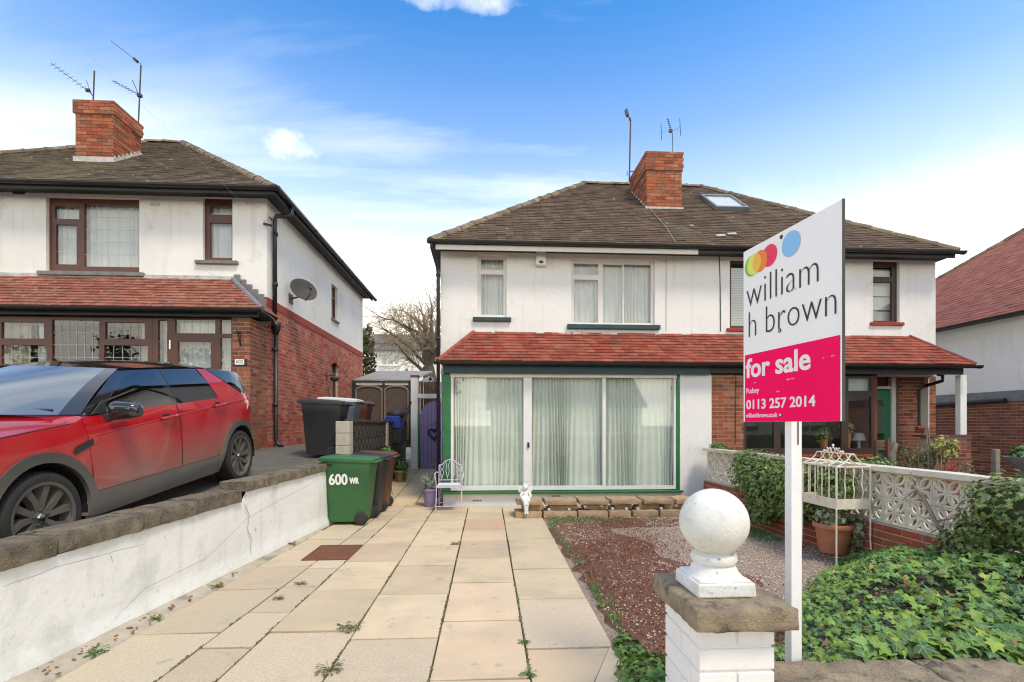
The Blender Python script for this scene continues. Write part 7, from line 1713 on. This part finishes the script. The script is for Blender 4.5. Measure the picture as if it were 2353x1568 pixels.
# inside the neighbour's window
q = atY(1974, 1018, 9.55); lmp = thing('table_lamp', 'white shaded table lamp inside the brown framed window', 'lamp', (q.x, 9.55, q.z - .3))
b = MB(); z1, z0 = ZY(1974, 995, 9.55), ZY(1974, 1010, 9.55) - .02; b.lathe([(.15, z0), (.085, z1)], (q.x, 9.55, 0), 18, cap=False); b.build('lamp_shade', 'lamp_shade', lmp, smooth=True)
b = MB(); b.lathe([(.06, .965), (.03, 1.0), (.02, z0 + .05)], (q.x, 9.55, 0), 10); b.build('lamp_base', 'paint_white', lmp)
for px, py, lab in ((1893, 1000, 'red flowered plant inside the window behind the sale post'), (1945, 985, 'red geranium beside the table lamp in the window')):
    q = atY(px, py, 9.45); plant('window_plant', lab, 'plant', [('foliage', 'leaf_bright', lambda b, q=q: clump(b, q, (.2, .1, .16), 130, .09)), ('flower', 'petal_red', lambda b, q=q: clump(b, q + Vector((0, -.05, .02)), (.22, .1, .17), 14, .06)), ('pot', 'terracotta', lambda b, q=q: b.lathe([(.05, .965), (.08, q.z - .08)], (q.x, q.y, 0), 12))], (q.x, 9.45, .96))

# ================================================================== FAR AWAY
nb = thing('neighbouring_house', 'white and brick house with a red tiled roof at the right edge', 'house', (13.5, 11, -1.05))
NP = Pieces(nb, 'tile', 'roof_tiles', 290); NB_ = Pieces(nb, 'brick', 'brickwork', 290)
nx0, ny0, ny1, nze, nri = 11.75, 1.5, 17.75, 4.03, 6.3
b = MB(); Dn = (ny1 - ny0) / 2; kx = nri / .78
A1, A2, B1, B2 = (nx0, ny0, nze), (nx0, ny1, nze), (nx0 + 2 * Dn, ny1, nze), (nx0 + 2 * Dn, ny0, nze); ap = (nx0 + Dn, ny0 + Dn, nze + .78 * Dn)
for f in ((A2, A1, ap), (A1, B2, ap), (B2, B1, ap), (B1, A2, ap), (A1, A2, B1, B2)): b.poly(f)
nro = b.build('roof', 'tile_far_red', nb)
Lr = hypot(Dn, .78 * Dn); tile_plane(NP, nro, A2, (0, -1, 0), (Dn, 0, .78 * Dn), 11.0, 5.5, Dn / Lr, 0, 'tile_far_red', .22, .14, .016, .05)
ridge_line(nro, A2, ap, up=(-.4, .4, 1))
gutter(nb, [(nx0 - .05, ny1, nze), (nx0 - .05, ny0, nze)], .06)
nw_ = nx0 + .3
b = MB(); b.b2(nw_, nw_ + 12, ny0 + .3, ny1 - .3, 2.32, nze - .02); b.build('upper_wall', 'white_render', nb)
b = MB(); b.b2(nw_ + .004, nw_ + 12, ny0 + .3, ny1 - .3, -1.3, 2.08); br = b.build('brick_wall', 'mortar', nb)
bricks(NB_, br, (nw_ + .004, ny1 - .35, -.3), (0, -1, 0), (-1, 0, 0), 10.5, 2.37, ['brick_dark', 'brick_brown', 'brick_dark'])
b = MB(); b.b2(nw_ - .03, nw_ + 11, ny0 + .25, ny1 - .25, 2.083, 2.317); b.build('lead_band', 'lead', nb)
b = MB(); b.tube([(nw_ - .06, ny1 - .4, 1.93), (nw_ - .06, 10.6, 2.10)], .05, 8); b.build('gutter_pipe', 'gutter_black', nb)
b = MB(); b.b2(nx0 - .02, nw_ - .002, ny0, ny1, nze - .03, nze - .005); b.build('soffit', 'fascia_dark', nb)
NP.finish(); NB_.finish()
# white house far behind
YH = 44.0; fh = thing('distant_house', 'distant white house with a three light window seen behind the bare tree', 'house', (XY(905, YH), YH, .5))
hx0, hx1 = XY(850, YH), XY(1120, YH); hz = ZY(905, 806, YH); wv_ = [rcp(*q, YH) for q in ((877, 817, 888, 838), (891, 817, 902, 838), (905, 817, 916, 838), (980, 815, 991, 832))]
b = MB(); sheet(b, front(YH), hx0, hx1, 0, hz, wv_, .2); b.b2(hx0, hx1, YH + .25, YH + 8, 0, hz); b.build('wall', 'house_cream', fh)
for w in wv_: window(fh, front(YH), w, [(w[0] + .06, w[1] - .06, w[2] + .06, w[3] - .06)], .1, 'pvc_white', 'pane_dark')
b = MB(); b.b2(wv_[0][0] - .2, wv_[2][1] + .2, YH - .2, YH, wv_[0][2] - .15, wv_[0][2] - .02); b.build('sill', 'pvc_white', fh)
b = MB(); e = .5; b.prism([(hx0 - e, YH - e, hz), (hx0 - e, YH + 8.5, hz), (hx0 - e, YH + 4, hz + 2.2)], (hx1 - hx0 + 2 * e, 0, 0)); b.build('roof', 'roof_slate', fh, recalc=True)
b = MB(); p = [atY(x, y, YH - 2) for x, y in ((872, 868), (872, 857), (905, 853), (940, 862), (940, 868))]; b.prism(p, (0, 2, 0)); b.build('porch', 'house_cream', fh, recalc=True)
b = MB(); p = [atY(x, y, YH - 1) for x, y in ((918, 868), (934, 846), (934, 868))]; b.prism(p, (0, .9, 0)); b.build('gable', 'roof_slate', fh, recalc=True)
con = thing('conifer_tree', 'dark evergreen conifer rising behind the left house', 'tree', (XY(842, 21), 21, 1))
b = MB(); ct = Vector((XY(842, 21), 21, 0)); b.tube([ct, ct + Vector((0, 0, 4.5))], [.14, .04], 6); b.build('trunk', 'bark', con)
b = MB(); zt_ = ZY(842, 756, 21)
for k in range(40):
    t = k / 39; z = 1.2 + (zt_ - 1.2) * t; rr_ = .62 * (1 - .55 * t ** 2) + .04; a = k * 2.4; clump(b, ct + Vector((cos(a) * rr_ * .45, sin(a) * rr_ * .45, z)), (rr_ * .6, rr_ * .6, .28), 80, .14, 'oval', .2, .3, .4)
clump(b, ct + Vector((.75, 0, 2.9)), (.6, .5, .55), 260, .13, 'oval', .2, .3, .4); b.build('crown', 'conifer', con)
tr = thing('bare_tree', 'bare spreading tree with many fine twigs behind the lilac gate', 'tree', (XY(990, 20), 20, .3))
tb = atY(992, 905, 20); tb.z = .2; fk = atY(984, 842, 20); b = MB(); rnd = random.Random(8)
b.tube([tb, atY(990, 890, 20), fk], [.36, .30, .23], 9)
limbs = [((984, 842), (965, 770), (925, 748), .13), ((984, 842), (982, 760), (968, 712), .13), ((984, 842), (998, 770), (990, 700), .12), ((988, 870), (940, 822), (905, 785), .09), ((984, 846), (945, 790), (880, 755), .10), ((986, 850), (1010, 780), (1040, 730), .12), ((984, 845), (1000, 800), (1020, 690), .08), ((965, 770), (930, 740), (872, 728), .07), ((982, 760), (950, 725), (915, 712), .06), ((945, 790), (910, 790), (868, 790), .05)]
tips = []
for (x0, y0), (x1, y1), (x2, y2), r0 in limbs:
    dy0, dy1 = rnd.uniform(-.3, .3), rnd.uniform(-1.6, 1.6); P0, P1, P2 = atY(x0, y0, 20), atY(x1, y1, 20 + dy0), atY(x2, y2, 20 + dy1); n = 7; pts = []
    for i in range(n + 1): t = i / n; pts.append(P0 * (1 - t) ** 2 + P1 * 2 * t * (1 - t) + P2 * t * t + Vector((rnd.uniform(-.04, .04), 0, rnd.uniform(-.04, .04))))
    b.tube(pts, [r0 * (1 - .72 * i / n) for i in range(n + 1)], 6); tips += [(pts[i], (pts[i] - pts[i - 1]).normalized(), r0 * (1 - .72 * i / n)) for i in range(2, n + 1)]
b.build('trunk', 'bark', tr)
b = MB(); random.seed(4)
for p, d, r in tips:
    for _ in range(8): branch(b, p, d * .8 + rvec(.8) + Vector((0, 0, .10)), random.uniform(.5, 1.15), max(.009, r * .22), 3, .5, .0, random, 3)
b.build('crown', 'twig', tr)

# ================================================================== ACROSS THE ROAD (seen in the glass and the paintwork)
for i, (xc, wd, hh_, lab) in enumerate(((-12, 11, 4.6, 'low white house with a dark roof across the road reflected in the car windows'), (6.5, 12, 5.0, 'long white house across the road reflected in the patio glass'), (24, 11, 4.7, 'white house across the road at the far end of the row'))):
    h = thing('opposite_house', lab, 'house', (xc, -22, -.1), group='houses across the road'); yw = -20.
    wn_ = [(xc - wd * .36, xc - wd * .16, .9, 2.2), (xc + wd * .1, xc + wd * .36, .9, 2.2)]; Pm = lambda a, z, off: (a, yw - off, z)
    b = MB(); sheet(b, Pm, xc - wd / 2, xc + wd / 2, -.1, 2.9, wn_, .15); b.b2(xc - wd / 2, xc + wd / 2, yw - 8, yw - .2, -.1, 2.9); b.build('wall', 'house_cream', h)
    for w in wn_: window(h, Pm, w, [(w[0] + .08, (w[0] + w[1]) / 2 - .04, w[2] + .08, w[3] - .08), ((w[0] + w[1]) / 2 + .04, w[1] - .08, w[2] + .08, w[3] - .08)], .06, 'pvc_white', 'pane_dark')
    b = MB(); b.prism([(xc - wd / 2 - .4, yw + .4, 2.9), (xc - wd / 2 - .4, yw - 8.4, 2.9), (xc - wd / 2 - .4, yw - 4, 2.9 + hh_ * .6)], (wd + .8, 0, 0)); b.build('roof', 'roof_slate', h, recalc=True)
for i, (xc, ty, hh_, lab) in enumerate(((-3.5, -17, 6.5, 'dark tree across the road between the first two houses'), (15.5, -18, 7.5, 'tall dark tree across the road beyond the long white house'), (-20, -17, 7.0, 'dark tree across the road at the left end of the row'), (-26.5, -18, 8.0, 'broad dark tree past the left end of the row across the road'), (-32, -17.5, 7.5, 'farthest dark tree past the left end of the row across the road'))):
    t = thing('street_tree', lab, 'tree', (xc, ty, -.1), group='trees across the road')
    b = MB(); b.tube([(xc, ty, -.1), (xc + .1, ty, hh_ * .5), (xc, ty + .1, hh_ * .8)], [.22, .15, .06], 7)
    b.build('trunk', 'bark', t); b = MB()
    for k in range(14): a = k * 2.4; clump(b, (xc + 1.3 * cos(a) * (k % 3) / 2, ty + 1.3 * sin(a) * (k % 3) / 2, hh_ * (.45 + .038 * k)), (1.1, 1.1, .8), 60, .3, 'oval', .3, .4, .3)
    b.build('crown', 'conifer', t)
hd = MB()
for k in range(57): clump(hd, (-40 + k * 1.25, -14.6, .35), (.8, .45, .75), 46, .2, 'oval', .4, .4, .5)
hdt = thing('clipped_hedge', 'long clipped hedge across the road', 'hedge', (2, -14.6, -.1)); hd.build('foliage', 'conifer', hdt); hb2 = MB(); hb2.b2(-40.5, 31, -14.9, -14.3, -.1, .8); hb2.build('stems', 'leaf_olive', hdt)

# ================================================================== THE GRAVEL, MOSS AND GRASS
r_ = random.Random(31)
def redness(x, y): return .58 - .30 * max(0, min(1, (x - 1.9) / 1.0)) * (1 if y < 7 else .6) + .55 * mnoise.noise(Vector((x * 1.1, y * .9, 2))) + .25 * mnoise.noise(Vector((x * 4, y * 4, 7)))
bp, bm_ = MB(), MB()
for _ in range(21000):
    y = 2.3 + (r_.random() ** 1.5) * 5.6; x = r_.uniform(max(.885, .98), 4.08)
    if x > ix(y) + .25 and y < 5.2: continue
    rd_ = redness(x, y)
    if x < 2.5 and r_.random() < min(.85, max(.2, rd_ * 1.15)): continue
    s = r_.uniform(.005, .0125) * (1 + .1 * y / 5); R = Matrix.Rotation(r_.uniform(0, 3), 3, 'Z') @ Matrix.Rotation(r_.uniform(-.5, .5), 3, 'X'); k = len(bp.v); c = Vector((x, y, .004 + r_.uniform(0, .008)))
    for v in ((1, 0, 0), (0, .75, 0), (-1, .1, 0), (.1, -.7, 0), (.1, 0, .55), (0, 0, -.5)): bp.v.append(tuple(c + R @ Vector((v[0] * s, v[1] * s, v[2] * s))))
    for f in ((0, 1, 4), (1, 2, 4), (2, 3, 4), (3, 0, 4), (1, 0, 5), (2, 1, 5), (3, 2, 5), (0, 3, 5)): bp.face([k + i for i in f])
tag(bp.build('gravel', 'pebble'), kind='stuff')
for _ in range(26000):
    y = 2.3 + (r_.random() ** 1.4) * 5.6; x = r_.uniform(.97, 4.05)
    if (x > ix(y) + .2 and y < 5.2) or r_.random() > redness(x, y) * (1.15 if x < 2.3 else .55 if x < 2.8 else .15): continue
    leaf_oval(bm_, (x, y, .012 + r_.uniform(0, .012)), rot_to(Vector((r_.gauss(0, .8), r_.gauss(0, .8), .8)), r_.uniform(0, 6.28)), r_.uniform(.012, .028), .3, .3)
tag(bm_.build('red_sedum', 'red_moss'), kind='stuff')
bg_ = MB()
for _ in range(3600):
    q = r_.random()
    if q < .4: y = r_.uniform(7.45, 7.98); x = r_.uniform(1.0, 3.6); k = .5 + mnoise.noise(Vector((x * 2, y * 2, 5)))
    elif q < .72: y = r_.uniform(2.8, 7.9); x = .96 + abs(r_.gauss(0, .09)); k = .42 + mnoise.noise(Vector((x * 3, y * 1.7, 1)))
    else: y = r_.uniform(6.2, 7.6); x = 3.95 - abs(r_.gauss(0, .22)); k = .6 + mnoise.noise(Vector((x * 2, y * 2, 9)))
    if r_.random() > k: continue
    h = r_.uniform(.015, .05); leaf_oval(bg_, (x, y, h * .6), rot_to(Vector((r_.gauss(0, .8), -1 + r_.gauss(0, .5), .5)), r_.uniform(-.4, .4)), h, .22)
tag(bg_.build('moss_and_grass', 'grass'), kind='stuff')
# crumbs of moss and soil in the paving joints
bj = MB()
for i in range(1, 6):
    for _ in range(420):
        y = 2.6 + (r_.random() ** 1.4) * 6; x = ex(i, y) + r_.gauss(0, .004)
        if mnoise.noise(Vector((x * 5, y * 3.1, i))) < -.05: continue
        s = r_.uniform(.005, .012); bj.ell((x, y, .0), (s, s, s * .7), 5, 3)
tag(bj.build('joint_moss', 'leaf_olive'), kind='stuff')
